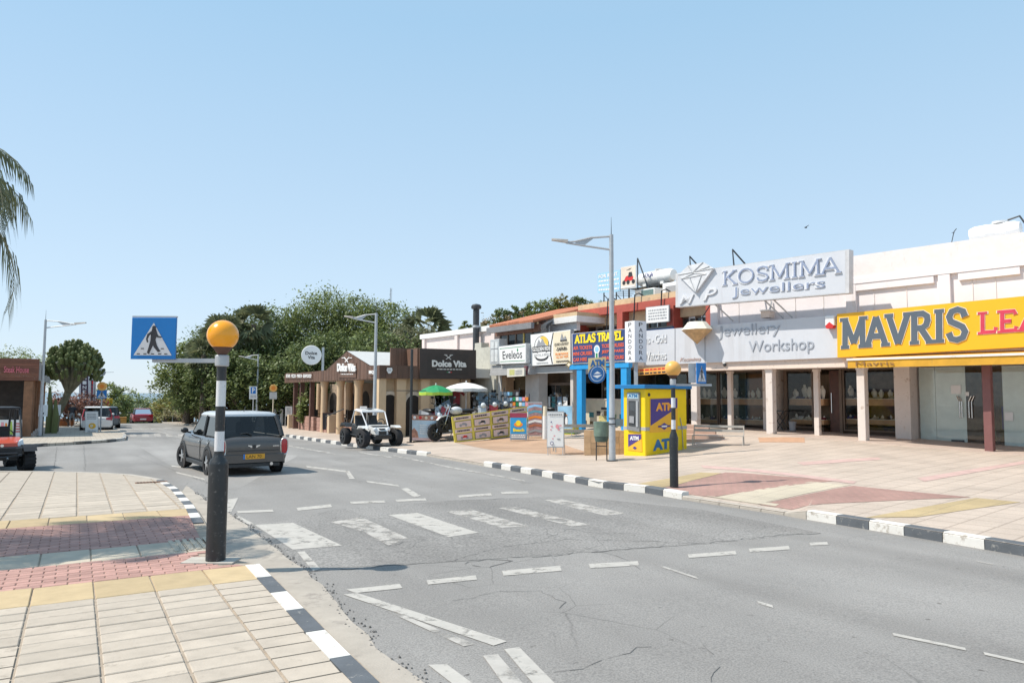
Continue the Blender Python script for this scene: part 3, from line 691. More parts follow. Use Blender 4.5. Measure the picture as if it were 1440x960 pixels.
FR = Frame(12.85, 20.0, R(-50)); FM = Frame(2.7, 31.0, R(-55.3)); FD = Frame(-5.95, 33.4, R(-61)); 
def fx(fr, px, y=0.0): return fr.loc(px, 520, y)[0]
# ============================================================ white block with the jewellery and leather shops
SPINK = mat('pinkish_white_render', (.80,.76,.775), .8, var=.05, scale=1.5, bump=.08, wear=(.70,.65,.64), wearamt=.03, wearscale=2, streak=.25)  # pinkish white is the wall's own colour
SCOPE = mat('coping_render', (.76,.71,.69), .85, var=.05, bump=.1, wear=(.64,.585,.55), wearamt=.09, wearscale=3, streak=.3)
BEAM = mat('cream_beam', (.70,.58,.50), .75, var=.06, wear=(.45,.37,.31), wearamt=.15)
FASC = mat('grey_fascia_metal', (.58,.60,.64), .45, .0, var=.04, scale=2, wear=(.52,.53,.56), wearamt=.2, wearscale=1.5, streak=.1)
SHELF = mat('shelf_wood', (.58,.33,.17), .6, var=.2)
DKBROWN = mat('dark_brown_frame', (.085,.05,.03), .5, var=.2)
FLOORT = mat('arcade_tile', (.50,.405,.345), .6, var=.1)
FROST = mat('frosted_film', (.92,.94,.90), .35, var=.06)
JEWEL_ALU = mat('brown_aluminium', (.14,.10,.075), .45, .4)
xR = {p: fx(FR, p) for p in (880,890,972,1022,1076,1085,1143,1204,1215,1268,1290,1380,1392)}
blk = FR.thing('shop_building', 'long white flat-roofed shop building with arcade and pale recessed upper panels', 'building', 0, 0, 0)
zf = lambda x: (lambda p: zc(p.x, p.y))(FR.w(x, -.35, 0))
ztop = FR.loc(1200,358.75,.3)[1]; zfas_t = FR.loc(1090,449.5,-.15)[1]; zfas_b = FR.loc(1090,505.6,-.15)[1]; zbeam = zfas_b-.30
xL = fx(FR, 1000, .4); XR = 9.0
q = MB(); q.box(xL, XR, .5, 10, zbeam+.35, ztop-.15); q.build('upper_wall', SPINK, blk)
q = MB(); q.box(xL-.02, XR, .44, 10.02, ztop-.72, ztop); q.build('coping', SCOPE, blk)
q = MB(); q.box(xL-.01, XR, .39, .498, ztop-.9, ztop-.722); q.build('ledge', SPINK, blk)
xp = fx(FR,1330,.3)
for x in (xp, xp+4.2, xp+8.4, xL+.15, fx(FR,1197,.3)):
    q = MB(); q.bev(x-.16, x+.16, .40, .51, zfas_t-.2, ztop-.905); q.build('pilaster', SPINK, blk)
for i, px in enumerate((1232,1278,1372,1405,1040,1085,1120,1160)):
    x = fx(FR,px,.48); q = MB(); q.box(x-.012, x+.012, .485, .5, zfas_t, ztop-.95); q.build('panel_seam', SCOPE, blk)
for a, b in ((1203,1317),(1352,1440)):
    q = MB(); q.box(fx(FR,a,.4), fx(FR,b,.4), .41, .499, ztop-1.12, ztop-.905); q.build('panel_lintel', SPINK, blk)
q = MB(); q.box(fx(FR,893), XR, -.05, 3.2, zbeam+.05, zbeam+.30); q.build('soffit', BEAM, blk)
q = MB(); q.box(fx(FR,893), XR, -.08, .22, zbeam, zbeam+.0495); q.build('beam', BEAM, blk)
PIERM = mat('pier_paint', (.68,.61,.56), .7, var=.05, wear=(.42,.32,.26), wearamt=.17, wearscale=4)
for a, b, y0, dp in ((971,979.5,0,.22),(1022,1027.5,.9,.16),(1076,1085.5,0,.25),(1143,1150,.9,.16),(1204,1215,0,.25)):
    x0, x1 = FR.loc(a,520,y0)[0], FR.loc(b,520,y0)[0]; z0 = zf((x0+x1)/2)-.1
    q = MB(); q.bev(x0, x1, y0, y0+dp, z0, zbeam); o = q.build('column', PIERM, blk)
    q = MB(); q.box(x0-.015, x1+.015, y0-.015, y0+dp+.015, zbeam-.09, zbeam-.004); q.build('column_cap', PIERM, blk)
    if a == 1204: o['label'] = 'white column with peeling paint'
q = MB(); x0, x1 = xR[1380], xR[1392]; q.bev(x0, x1, 0, .2, zf(x0)-.1, zbeam); o = q.build('column', mat('maroon_paint', (.20,.085,.08), .6, var=.1), blk); o['label'] = 'maroon square column'
for dx in (.03,.13): q = MB(); q.box(x0+dx, x0+dx+.03, .03, .06, zf(x0)-.12, zf(x0)+.0); q.build('column_bolt', DKSTEEL, o)
# arcade floor
q = MB(); xs = [-11.5,-9.6,-6.4,-3.4,-1.5,0,3,6,9]
for a, b in zip(xs, xs[1:]):
    za, zb_ = zf(a)+.02, zf(b)+.02
    q.hexa([(a,-.3,za-.4),(b,-.3,zb_-.4),(b,6,zb_-.4),(a,6,za-.4)], [(a,-.3,za),(b,-.3,zb_),(b,6,zb_+.05),(a,6,za+.05)])
q.build('arcade_floor', FLOORT, blk)
YG = 2.6
def gx(px): return FR.loc(px,560,YG)[0]
# back wall and interior
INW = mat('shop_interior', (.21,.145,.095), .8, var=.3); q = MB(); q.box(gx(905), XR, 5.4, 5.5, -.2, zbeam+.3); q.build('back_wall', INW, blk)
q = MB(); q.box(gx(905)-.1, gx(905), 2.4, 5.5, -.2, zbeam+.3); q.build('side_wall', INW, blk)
q = MB(); q.box(gx(1268), gx(1290), YG-.55, YG+2.8, -.2, zbeam+.048); q.build('white_pier', PIERM, blk)
q = MB(); q.box(gx(905), gx(1000), YG-.02, YG+.02, zbeam-.02, zbeam+.048); q.build('window_head', JEWEL_ALU, blk)
def window(px0, px1, zb, label=None, sill=True, m=GLASS, y=YG, mull=()):
    x0, x1 = FR.loc(px0,560,y)[0], FR.loc(px1,560,y)[0]; zt = zbeam+.04
    f = MB(); t = .05
    f.box(x0,x0+t,y-.04,y+.04,zb,zt); f.box(x1-t,x1,y-.04,y+.04,zb,zt); f.box(x0+t,x1-t,y-.039,y+.039,zt-t,zt-.001); f.box(x0+t,x1-t,y-.039,y+.039,zb+.001,zb+t)
    for u in mull: xm = x0+(x1-x0)*u; f.box(xm-.03,xm+.03,y-.038,y+.038,zb+t,zt-t)
    o = f.build('shop_window', JEWEL_ALU, blk); g = MB(); g.box(x0+t,x1-t,y-.006,y+.006,zb+t,zt-t); g.build('pane', m, o); return x0, x1
def display(px0, px1, y0=YG+.15, n=2):
    x0, x1 = FR.loc(px0,560,y0)[0], FR.loc(px1,560,y0)[0]; out = []
    for py, th in ((561,.22),(590,.16)):
        z = FR.loc((px0+px1)/2, py, y0)[1]; q = MB(); q.box(x0, x1, y0, y0+.75, z-th, z); q.build('display_shelf', SHELF, blk); out.append(z)
        q = MB(); q.box(x0+.01, x1-.01, y0+.002, y0+.74, z+.001, z+.02); q.build('shelf_cloth', CREAMP, blk)
    zb = zf((x0+x1)/2); q = MB(); q.box(x0,x1,y0-.02,y0+.78,zb-.1,out[1]-.25); q.build('display_plinth', DKBROWN, blk)
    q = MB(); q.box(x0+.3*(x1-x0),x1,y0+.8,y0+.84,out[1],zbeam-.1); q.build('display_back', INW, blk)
    rt = random.Random(int(px0)); TM = [PAPER, DKBROWN, CREAMP, NAVY, mat('maroon_velvet',(.16,.02,.04),.8), LINT]
    for zz in out:
        x = x0+.04
        while x < x1-.2:
            w = rt.uniform(.08,.2); q = MB(); d_ = rt.uniform(.02,.10); q.hexa([(x,y0+.06,zz+.021),(x+w,y0+.06,zz+.021),(x+w,y0+.22,zz+.021),(x,y0+.22,zz+.021)],[(x,y0+.07,zz+.03),(x+w,y0+.07,zz+.03),(x+w,y0+.22,zz+.03+d_),(x,y0+.22,zz+.03+d_)]); q.build('display_tray', rt.choice(TM), blk); x += w+rt.uniform(.02,.12)
    return x0, x1, out
LINT = mat('tray_linen', (.6,.55,.45), .8)
W = [window(912,968,.45), window(981,1010,.45), window(1011,1075,.45,mull=()), window(1106,1144,.45), window(1186,1267,.4,mull=(.33,))]
D = [display(912,968), display(981,1010), display(1011,1075), display(1110,1158), display(1187,1266)]
q = MB(); q.box(gx(1044), gx(1075), YG+.5, YG+.6, .5, zbeam-.05); q.build('wood_screen', mat('screen_wood', (.25,.12,.06), .6), blk)
q = MB(); q.box(gx(1085), gx(1097), YG-.6, YG+.5, -.1, zbeam+.04); q.build('white_pier', PIERM, blk)
q = MB(); q.box(gx(1159), gx(1181), YG+.4, YG+.46, zf(-4)-.1, zbeam); d_ = q.build('shop_door', mat('mahogany', (.10,.035,.02), .4, var=.3), blk)
q = MB(); q.tube([(gx(1162),YG+.36,1.0),(gx(1162),YG+.36,1.7)], .02, 6); q.build('door_handle', CHROME, d_)
for p0 in (1103,1181): q = MB(); q.box(gx(p0), gx(p0+4), YG-.05, YG+.06, zf(-4)-.1, zbeam+.045); q.build('door_post', JEWEL_ALU, blk)
# leather shop: frosted glass, glass door, more glass
zg0 = zf(.5)+.06
for a, b, m_, nm in ((1293,1315,FROST,'frosted_panel'),(1315.6,1358,FROST,'frosted_panel'),(1410,1475,FROST,'frosted_panel')):
    q = MB(); q.box(gx(a), gx(b), YG+.02, YG+.03, zg0, zbeam+.03); q.build(nm, m_, blk)
q = MB(); q.box(gx(1293), gx(1475), YG-.006, YG+.006, zg0, zbeam+.03); q.build('glass_front', glass('shop_glass', (.95,.97,.96), .7), blk)
q = MB(); q.box(gx(1291), gx(1475), YG-.04, YG+.05, zg0-.08, zg0-.001); q.build('bottom_rail', ALU, blk)
q = MB(); q.box(gx(1336), gx(1354), YG-.03, YG-.012, zg0+.0, zg0+.1); q.build('door_shoe', DKSTEEL, blk)
for px in (1350,1353,1363,1367):
    x = gx(px); q = MB(); sx = -.08 if px < 1358 else .08
    q.tube([(x+sx*.9,YG-.05,1.62),(x,YG-.07,1.45),(x,YG-.07,.95)], .016, 6); q.build('door_handle', CHROME, blk)
q = MB(); q.box(gx(1338), gx(1352), YG-.02, YG-.008, 1.68, 1.95); q.build('door_notice', PAPER, blk)
q = MB(); q.box(gx(1358), gx(1363), YG-.02, YG-.008, 1.62, 1.74); q.build('door_notice', PAPER, blk)
q = MB(); q.box(gx(1412), gx(1424), YG-.02, YG-.008, .9, 1.15); q.build('door_notice', PAPER, blk)
for a in (1362,1385): q = MB(); q.box(gx(a), gx(a+17), YG+1.2, YG+1.25, .2, 1.6); q.build('display_board', mat('olive_cloth', (.16,.12,.05), .8, var=.3), blk)
q = MB(); q.box(gx(1390), gx(1396), YG+1.1, YG+1.18, .6, 1.3); q.build('display_board', NAVY, blk)
# --- necklace busts on the shelves: little standing torsos
bm_ = MB(); bm_.lathe([(.05,0),(.06,.02),(.09,.08),(.125,.16),(.115,.21),(.055,.25),(.045,.30),(.001,.305)], n=10)
for i, v in enumerate(bm_.v): bm_.v[i] = (v[0], v[1]*.5 - v[2]*.12, v[2])
LIN = mat('bust_linen', (.8,.75,.66), .8, var=.06); bust0 = None
rr = random.Random(3)
def add_bust(x, y, z, s):
    global bust0
    if bust0 is None: o = bm_.build('necklace_bust', LIN, smooth=True); bust0 = o
    else: o = bust0.copy(); LK(o)
    o.location = FR.w(x,y,z); o.rotation_euler = (0,0,FR.a+rr.uniform(-.4,.4)); o.scale = (s*.72,s*.8,s*rr.uniform(.8,1.15)); return o
ORD = ['first','second','third','fourth','fifth','sixth','seventh','eighth','ninth','tenth','eleventh','twelfth']
for k, (x0, x1, zz) in enumerate(D):
    n = max(3, int((x1-x0)/.24)); where = ('window nearest the kiosk','narrow second window','wide third window','doorway window','window beside the frosted glass')[k]; n = min(n, 9)
    for i in range(n):
        o = add_bust(x0+(x1-x0)*(i+.5)/n+rr.uniform(-.03,.03), YG+.42+rr.uniform(-.1,.15), zz[0]+.02, rr.uniform(.9,1.5)); tag(o, ORD[i]+' cream bust from the left, upper shelf, '+where, 'necklace bust', 'necklace busts on shelf, '+where)
    for i in range(n):
        o = add_bust(x0+(x1-x0)*(i+.5)/n, YG+.35+rr.uniform(-.05,.1), zz[1]+.02, rr.uniform(.35,.6)); tag(o, ORD[i]+' small bust from the left, lower shelf, '+where, 'necklace bust', 'small busts low in '+where)
# --- fascia signs
js = Sign(FR, 'fascia_sign', 'long silver grey jewellery workshop fascia sign above the arcade columns', 'shop sign', [(890,466.5),(1181,442.5),(1181,502.5),(890,514)], -.15, .2, FASC)
LTG = mat('grey_channel_letter', (.37,.40,.45), .5, var=.05); LTW = mat('white_channel_letter', (.75,.76,.77), .5, var=.03)
js.text('Jewellery', .475, .60, .76, .95, LTG, .0, d=.02); js.text('Workshop', .62, .14, .90, .51, LTG, .0, d=.02)
js.text('Gems - Gold', .03, .62, .20, .86, LTW, .0, d=.02); js.text('Watches', .07, .14, .20, .38, LTW, .0, d=.02); js.text('Kosmima', .275, .06, .385, .17, mat('copper_letter', (.5,.38,.34), .5), .0, d=.01, shear=.3)
for u in (.245, .405): js.rect(u, 0, u+.003, 1, mat('seam_grey', (.3,.31,.33), .6), 'panel_seam')
gd = FR.thing('diamond_ornament', 'large gold and white cut diamond ornament hanging on the grey fascia', 'ornament', FR.loc(980,462,-.5)[0], -.5, FR.loc(980,484,-.5)[1])
GOLD = mat('gold_leaf', (.52,.34,.17), .55, .0, var=.25, scale=6); GOLDW = mat('ornament_white', (.72,.68,.58), .5)
def gem(r0, r1, h0, h1, n=8):
    a = [(r1*math.cos(2*math.pi*(i+.5)/n), r1*math.sin(2*math.pi*(i+.5)/n)*.8, 0) for i in range(n)]; b = [(r0*math.cos(2*math.pi*(i+.5)/n), r0*math.sin(2*math.pi*(i+.5)/n)*.8, h1) for i in range(n)]
    return a, b
dr = abs(FR.loc(1000,470,-.5)[0]-FR.loc(962,470,-.5)[0])/2; dz0 = FR.loc(980,463.5,-.5)[1]-FR.loc(980,484,-.5)[1]
a, b = gem(dr*.6, dr*1.02, 0, .28); tip = (0,0,-dz0)
q = MB(); q.add(a+[tip], [(i,(i+1)%8,8) for i in range(8)]); q.v = [(x,y,z+dz0) for x,y,z in q.v]; q.build('pavilion', GOLD, gd)
q = MB(); q.add(a+b, [(i,(i+1)%8,(i+1)%8+8,i+8) for i in range(8)]+[tuple(range(8,16))]); q.v = [(x,y,z+dz0) for x,y,z in q.v]; q.build('crown', GOLDW, gd)
q = MB(); q.tube([(0,.1,dz0+.25),(.35,.45,dz0+1.0)], .02, 6); q.build('stay_rod', DKSTEEL, gd)
ks = Sign(FR, 'rooftop_sign', 'tall weathered grey jewellers sign with white diamond on brackets above the fascia', 'shop sign', [(950,384.5),(1194,350.5),(1194,412),(950,432)], -.75, .28, FASC, edge=mat('sign_edge', (.55,.55,.56), .5), border=.018)
KB = mat('mosaic_blue_letter', (.27,.32,.44), .35, var=.4, scale=40); KW2 = mat('letter_rim', (.66,.67,.7), .5)
ks.serif('KOSMIMA', .305, .49, .955, .86, KW2, d=.02, wt=.11, serif=.17); ks.serif('KOSMIMA', .31, .50, .96, .86, KB, d=.028, wt=.072, serif=.12)
ks.text('Jewellers', .37, .1, .88, .40, KW2, .02, d=.02, name='lettering'); ks.text('Jewellers', .375, .11, .885, .40, KB, -.01, d=.028)
ks.text('M', .03, .08, .13, .33, KW2, .01, d=.04, shear=.35); ks.text('P', .19, .12, .28, .45, KW2, .01, d=.04, shear=.35)
ks.poly([(.03,.93),(.10,1.16),(.20,1.19),(.265,.98),(.15,.36)], mat('diamond_white', (.66,.67,.69), .5), 'diamond_emblem', d=.1)
y = -.12
def wire(pts, m=STEEL, r=.018): q = MB(); q.tube([(ks.map(*p)[0], y, ks.map(*p)[1]) for p in pts], r, 5); q.build('emblem_line', m, ks.th)
for pts in ([(.03,.93),(.265,.98)],[(.06,.8),(.14,.92),(.22,.85)],[(.10,1.16),(.13,.94),(.2,1.19)],[(.11,.82),(.15,.36),(.19,.84)],[(.06,.8),(.22,.85)],[(.13,.94),(.24,1.05)]): wire(pts)
for u in (.25,.55,.6): q = MB(); p = ks.map(u,0); q.tube([(p[0],.15,p[1]),(p[0]+.25,.85,p[1]-.55)], .025, 6); q.build('bracket', STEEL, ks.th)
for u in (.08,.36): q = MB(); p = ks.map(u,1); q.tube([(p[0],.25,p[1]-.2),(p[0]-.1,.3,p[1]+.62),(p[0]+.35,1.4,p[1]-.5)], .03, 6); q.build('stay_rod', DKSTEEL, ks.th)
fl = FR.thing('floodlight', 'small beige floodlight box under the weathered rooftop sign', 'floodlight', FR.loc(1080,440,.2)[0], .2, FR.loc(1080,447,.2)[1])
q = MB(); q.bev(-.16,.16,-.2,.15,0,.22); q.build('lamp_housing', BEAM, fl); q = MB(); q.bev(-.18,.18,-.23,.16,.221,.27); q.build('lamp_lid', WHITE, fl); q = MB(); q.tube([(.0,.1,.27),(.0,.25,.6)], .025, 6); q.build('lamp_arm', STEEL, fl)
al = FR.thing('alarm_box', 'white burglar alarm box with red base at the fascia corner', 'alarm', FR.loc(1169,447,-.2)[0], -.2, FR.loc(1169,462,-.2)[1])
q = MB(); q.bev(-.15,.15,-.12,.04,.09,.40,.02); q.build('alarm_cover', PLWHITE, al); q = MB(); q.prism([(-.13,.088),(0,.2),(.13,.088),(.1,.0),(-.1,.0)], -.14, .03); q.build('alarm_lens', RED, al)
MYEL = mat('shop_yellow', (.86,.44,.012), .4, var=.02, scale=1)
ms = Sign(FR, 'fascia_sign', 'big yellow leather shop fascia sign with dark slab serif lettering', 'shop sign', [(1177,441.5),(1500,410.5),(1500,484.5),(1177.5,502.5)], -.35, .32, MYEL)
MSL = mat('slate_letter', (.095,.12,.15), .5, var=.04)
k_ = (1440-1177)/(1500-1177.)
_xs = [Vector(ms.q[3]).lerp(Vector(ms.q[2]), i/100).x for i in range(101)]
def mu(px): x = FR.loc(px,470,-.35)[0]; x0 = FR.loc(1177,470,-.35)[0]; x1 = FR.loc(1500,470,-.35)[0]; return (x-x0)/(x1-x0)
LRIM = mat('letter_outline', (.85,.72,.55), .5)
ms.serif('MAVRIS', mu(1184), .225, mu(1361.5), .855, LRIM, d=.003, wt=.152, serif=.22); ms.serif('MAVRIS', mu(1184), .225, mu(1361.5), .855, MSL, d=.010, wt=.125, serif=.19)
MRED = mat('crimson_letter', (.60,.045,.085), .5)
ms.serif('LEATHER', mu(1375), .33, mu(1375)+.62, .735, LRIM, d=.003, wt=.142, serif=.24); ms.serif('LEATHER', mu(1375), .33, mu(1375)+.62, .735, MRED, d=.009, wt=.115, serif=.2)
aw = FR.thing('awning', 'faded yellow roll-out awning under the yellow leather shop sign', 'awning', FR.loc(1192,510,-.75)[0], -.75, FR.loc(1192,517.5,-.75)[1])
L_ = 8.0; zt_ = FR.loc(1192,507,-.75)[1]-FR.loc(1192,517.5,-.75)[1]
AWM = mat('awning_cloth', (.62,.33,.03), .8, var=.1, wear=(.40,.24,.06), wearamt=.2, wearscale=2, streak=.1); q = MB()
for i in range(40):
    a, b = L_*i/40, L_*(i+1)/40; w0, w1 = .01*math.sin(i*1.3), .01*math.sin((i+1)*1.3); q.hexa([(a,w0,0),(b,w1,0),(b,w1+.008,0),(a,w0+.008,0)], [(a,0,zt_),(b,0,zt_),(b,.008,zt_),(a,.008,zt_)])
q.build('valance', AWM, aw)
q = MB(); q.box(-.02,L_,-.03,.03,zt_+.001,zt_+.06); q.build('front_bar', WHITE, aw); q = MB(); q.hexa([(0,.03,zt_+.01),(L_,.03,zt_+.01),(L_,.62,zt_+.12),(0,.62,zt_+.12)], [(0,.03,zt_+.03),(L_,.03,zt_+.03),(L_,.62,zt_+.14),(0,.62,zt_+.14)]); q.build('canopy', AWM, aw)
text_mesh('Mavris', 'lettering', mat('faded_ink', (.25,.13,.05), .8), aw, .25, .05, 1.1, .13, -.02, .003)
def tank(name, label, fr, px0, px1, py0, py1, y):
    x0, z0 = fr.loc(px0, py1, y); x1, z1 = fr.loc(px1, py0, y); r = (z1-z0)/2; t = fr.thing(name, label, 'water tank', (x0+x1)/2, y, z0); L2 = (x1-x0)/2
    q = MB(); q.lathe([(.05,-L2),(r*.75,-L2+.02),(r*.97,-L2+.16),(r,-L2+.3),(r,-.3),(r*1.03,-.28),(r*1.03,-.18),(r,-.16),(r,.25),(r*1.03,.27),(r*1.03,.37),(r,.39),(r,L2-.3),(r*.97,L2-.16),(r*.75,L2-.02),(.05,L2)], (0,0,r), 24, 'x'); q.build('tank_body', PLWHITE, t, smooth=True)
    for sx in (-.5,.5): q = MB(); q.box(sx*L2-.1,sx*L2+.1,-r*.7,r*.7,-.12,r*.35); q.build('tank_cradle', PLWHITE, t)
    q = MB(); q.lathe([(.2,0),(.22,.06),(.05,.09)], (L2*.2,0,2*r-.02), 14); q.build('tank_lid', PLWHITE, t, smooth=True); return t, r, L2
t, r_, l_ = tank('water_tank', 'white cylindrical water tank on the roof above the yellow sign', FR, 1364, 1436, 309, 341, 3.0)
q = MB(); q.tube([(l_*.5,0,2*r_+.05),(l_*.95,0,2*r_+.12),(l_+.15,0,r_),(l_+.15,0,-.5)], .03, 6); q.build('tank_pipe', DKSTEEL, t)
an = FR.thing('roof_aerial', 'thin bent wire aerial on the white roof edge', 'aerial', FR.loc(1338,334,.6)[0], .6, FR.loc(1338,336,.6)[1])
q = MB(); q.tube([(0,0,-.1),(.07,0,.2),(.14,0,.28)], .012, 5); q.build('mast', DKSTEEL, an); q = MB(); q.tube([(.05,-.1,.16),(.05,.12,.2)], .008, 4); q.build('cross_rod', DKSTEEL, an)
# folding table and bucket in the shop doorway
x, z = FR.loc(1097,597,1.9); z = zf(x)+.05
ft = FR.thing('folding_table', 'small black folding table in the jewellery shop doorway', 'table', x, 1.9, z)
q = MB(); q.bev(-.3,.3,-.22,.22,.68,.71); q.build('table_top', BLACK, ft)
for sy in (-.18,.18):
    for s_ in (-1,1): q = MB(); q.tube([(-.24*s_,sy+.01*s_,0),(.24*s_,sy+.01*s_,.68)], .014, 5); q.build('leg', BLACK, ft)
x2 = FR.loc(1108,596,1.9)[0]; bk = FR.thing('bucket', 'dark grey plastic bucket beside the folding table', 'bucket', x2+.12, 2.0, zf(x2)+.05); q = MB(); q.lathe([(.10,0),(.13,.3),(.14,.3),(.14,.32),(.12,.32),(.1,.05)], n=14); q.build('bucket_body', GREYP, bk); q = MB(); q.tube([(-.13,0,.3),(-.08,-.1,.36),(.08,-.1,.36),(.13,0,.3)], .006, 4); q.build('bucket_handle', STEEL, bk)
cc = FR.thing('security_camera', 'tiny dark dome camera on the beam over the arcade', 'camera', FR.loc(1019,511,-.1)[0], -.1, FR.loc(1019,513,-.1)[1]); q = MB(); q.sphere((0,0,0), .06, 10, 6); q.build('camera_dome', DKSTEEL, cc); q = MB(); q.box(-.05,.05,-.05,.05,.055,.09); q.build('camera_mount', WHITE, cc)
# ============================================================ the row of older shops further along
TANP = mat('tan_parapet', (.60,.44,.27), .85, var=.12, wear=(.42,.32,.22), wearamt=.2, wearscale=2)
BRICKRED = mat('brick_red_paint', (.40,.085,.06), .7, var=.12)
DKGLASS = mat('dark_window', (.04,.05,.055), .12, var=.3)
BLUEPOST = mat('bright_blue_paint', (.02,.30,.66), .5, var=.06)
SHUT = mat('roller_shutter', (.48,.48,.48), .5, .2, var=.06)
INT2 = mat('shop_interior_green', (.10,.11,.075), .8, var=.4)
def lx(px, y=0.0): return FM.loc(px, 520, y)[0]
def lz(px, py, y=0.0): return FM.loc(px, py, y)[1]
def bx(th, name, m, x0, x1, y0, y1, z0, z1, bev=0):
    q = MB(); x0, x1 = min(x0,x1), max(x0,x1)
    (q.bev(x0,x1,y0,y1,z0,z1,bev) if bev else q.box(x0,x1,y0,y1,z0,z1)); return q.build(name, m, th)
# --- red framed two storey building (travel shop below)
m3 = FM.thing('shop_building', 'two storey shop building with red painted frame and tan parapet', 'building', 0, 0, 0)
yU = 2.3; xa, xb = lx(813,yU), lx(1003,yU); zt = lz(830,427,yU); zr1 = lz(830,435,yU); zr0 = lz(830,445,yU); zwb = lz(830,480,yU)
bx(m3,'parapet',TANP,xa,xb,yU,9,zr1+.001,zt); bx(m3,'red_beam',BRICKRED,xa,xb,yU-.12,yU+.3,zr0,zr1)
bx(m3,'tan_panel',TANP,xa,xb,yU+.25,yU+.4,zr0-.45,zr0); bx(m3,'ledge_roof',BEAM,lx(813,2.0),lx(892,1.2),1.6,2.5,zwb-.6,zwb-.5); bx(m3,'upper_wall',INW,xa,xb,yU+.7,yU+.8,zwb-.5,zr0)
wx = [lx(p,yU) for p in (813,872,943,998)]
for i, x in enumerate(wx): bx(m3,'red_column',BRICKRED,x-.03,x+.32,yU-.15,yU+.45,zwb-.8,zr0-.001)
for a, b in zip(wx, wx[1:]):
    n = 5
    for k in range(n):
        x0 = a+.35+(b-a-.4)*k/n; x1 = a+.35+(b-a-.4)*(k+1)/n; f = MB(); f.box(x0,x0+.05,yU+.36,yU+.46,zwb-.4,zr0-.45); f.box(x0+.05,x1,yU+.37,yU+.45,zr0-.53,zr0-.451); o = f.build('upper_window', ALU if k%2 else JEWEL_ALU, m3)
        bx(o,'pane',DKGLASS,x0+.05,x1,yU+.42,yU+.43,zwb-.4,zr0-.53)
bx(m3,'first_floor_slab',BEAM,lx(806,.3),lx(892,.3),.3,4.1,lz(830,516,0),lz(830,505,0)); bx(m3,'back_wall',INT2,xa,xb,4.2,4.3,-.5,zwb)
for k in range(3): q = MB(); x = lx(855+k*38,yU-.2); q.tube([(x-.1,yU-.2,zwb),(x,yU-.22,zr0),(x+.06,yU-.24,zt+.05),(x+.16,yU-.1,zt+.12),(x+.25,yU+.1,zt)], .03, 5); q.build('black_cable', BLACK, m3)
# balcony board and blue screen
hs = Sign(FM,'notice_sign','small faded white notice board hung before the red framed upper windows','notice board',[(908,432),(941,428.5),(941,452),(908,455)],2.0,.06,PAPER,edge=GREYP,border=.03)
hs.lines(.12,.15,.9,.85,4,GREYP); bsn = FM.thing('blue_screen','dark blue sheet metal screen on the ledge behind the tall white box sign','screen',lx(922,2.0),2.0,lz(922,478,2.0)); w_ = abs(lx(945,2.0)-lx(896,2.0)); bx(bsn,'screen_panel',mat('blue_sheet',(.05,.12,.33),.5),-w_/2,w_/2,0,.05,0,.5); bx(bsn,'screen_rail',DKSTEEL,-w_/2,w_/2,-.03,-.001,.46,.52)
# travel shop sign with blue porch
ATN = mat('travel_navy', (.03,.06,.18), .5, var=.05)
at = Sign(FM,'shop_sign','dark blue travel agency sign with yellow title and red service list','shop sign',[(804,469),(880,462),(880,507.5),(804.5,511.5)],-.5,.15,ATN,edge=WHITE,border=.012)
YLET = mat('yellow_letter', (.9,.68,.02), .5); RLET = mat('orange_red_letter', (.72,.13,.07), .5)
at.serif('ATLAS', .07,.68,.47,.93,YLET,d=.006,wt=.17,serif=.2)
at.serif('TRAVEL', .50,.68,.96,.93,YLET,d=.006,wt=.17,serif=.2)
for k,(a,b) in enumerate((('AIR TICKETS','TICKET CRUISES'),('MINI CRUISES','JEEP SAFARIS'),('CAR HIRE','COACH TOURS'))):
    v = .45-k*.19; at.text(a,.03,v,.40 if k<2 else .30,v+.12,RLET,.03); at.text(b,.58,v,.97,v+.12,RLET,.03)
at.disc(.49,.42,.055,.14,PAPER); at.rect(.455,.08,.52,.34,PAPER); at.disc(.49,.42,.035,.09,SKYP); at.rect(.47,.1,.505,.3,GREEN)
po = FM.thing('shop_porch','bright blue painted porch frame under the travel agency sign','porch',0,0,0)
zb0 = lz(840,518,-.45); zb1 = lz(840,511,-.45)
bx(po,'porch_beam',BLUEPOST,lx(801,-.45),lx(884,-.45),-.45,-.25,zb0,zb1)
for a,b in ((811,818),(853,858),(873,881)): x0,x1=lx(a,-.42),lx(b,-.42); bx(po,'porch_post',BLUEPOST,x0,x1,-.42,-.2,-.2,zb0-.001)
for a,b in ((820,846),(847,872)):
    o=bx(m3,'shop_window',JEWEL_ALU,lx(a,1.5),lx(a,1.5)+.08,1.45,1.55,-.2,2.5); bx(o,'pane',TINT,lx(a,1.5)+.08,lx(b,1.5),1.49,1.5,-.2,2.5)
ct = FM.thing('shop_counter','cream travel agency counter front covered with small photos and a map','counter',lx(850,.9),.9,.1); w_=abs(lx(893,.9)-lx(819,.9)); zc1=lz(850,562,.9)-.1
bx(ct,'counter_front',mat('counter_cream',(.62,.55,.42),.6,var=.08),-w_/2,w_/2,0,.4,-.3,zc1); bx(ct,'counter_top',BEAM,-w_/2-.03,w_/2+.03,-.03,.43,zc1+.001,zc1+.05)
rr=random.Random(5); pm=[INK,mat('photo_brown',(.2,.13,.06),.6),mat('photo_green',(.12,.2,.1),.6),mat('photo_teal',(.05,.2,.22),.6)]
for k in range(12):
    x=-w_/2+.15+(k%6)*(w_-.4)/6+rr.uniform(0,.08); z=.15+(k//6)*.42+rr.uniform(-.05,.05); bx(ct,'photo',pm[k%4],x,x+rr.uniform(.18,.3),-.008,-.001,z,z+rr.uniform(.14,.22))
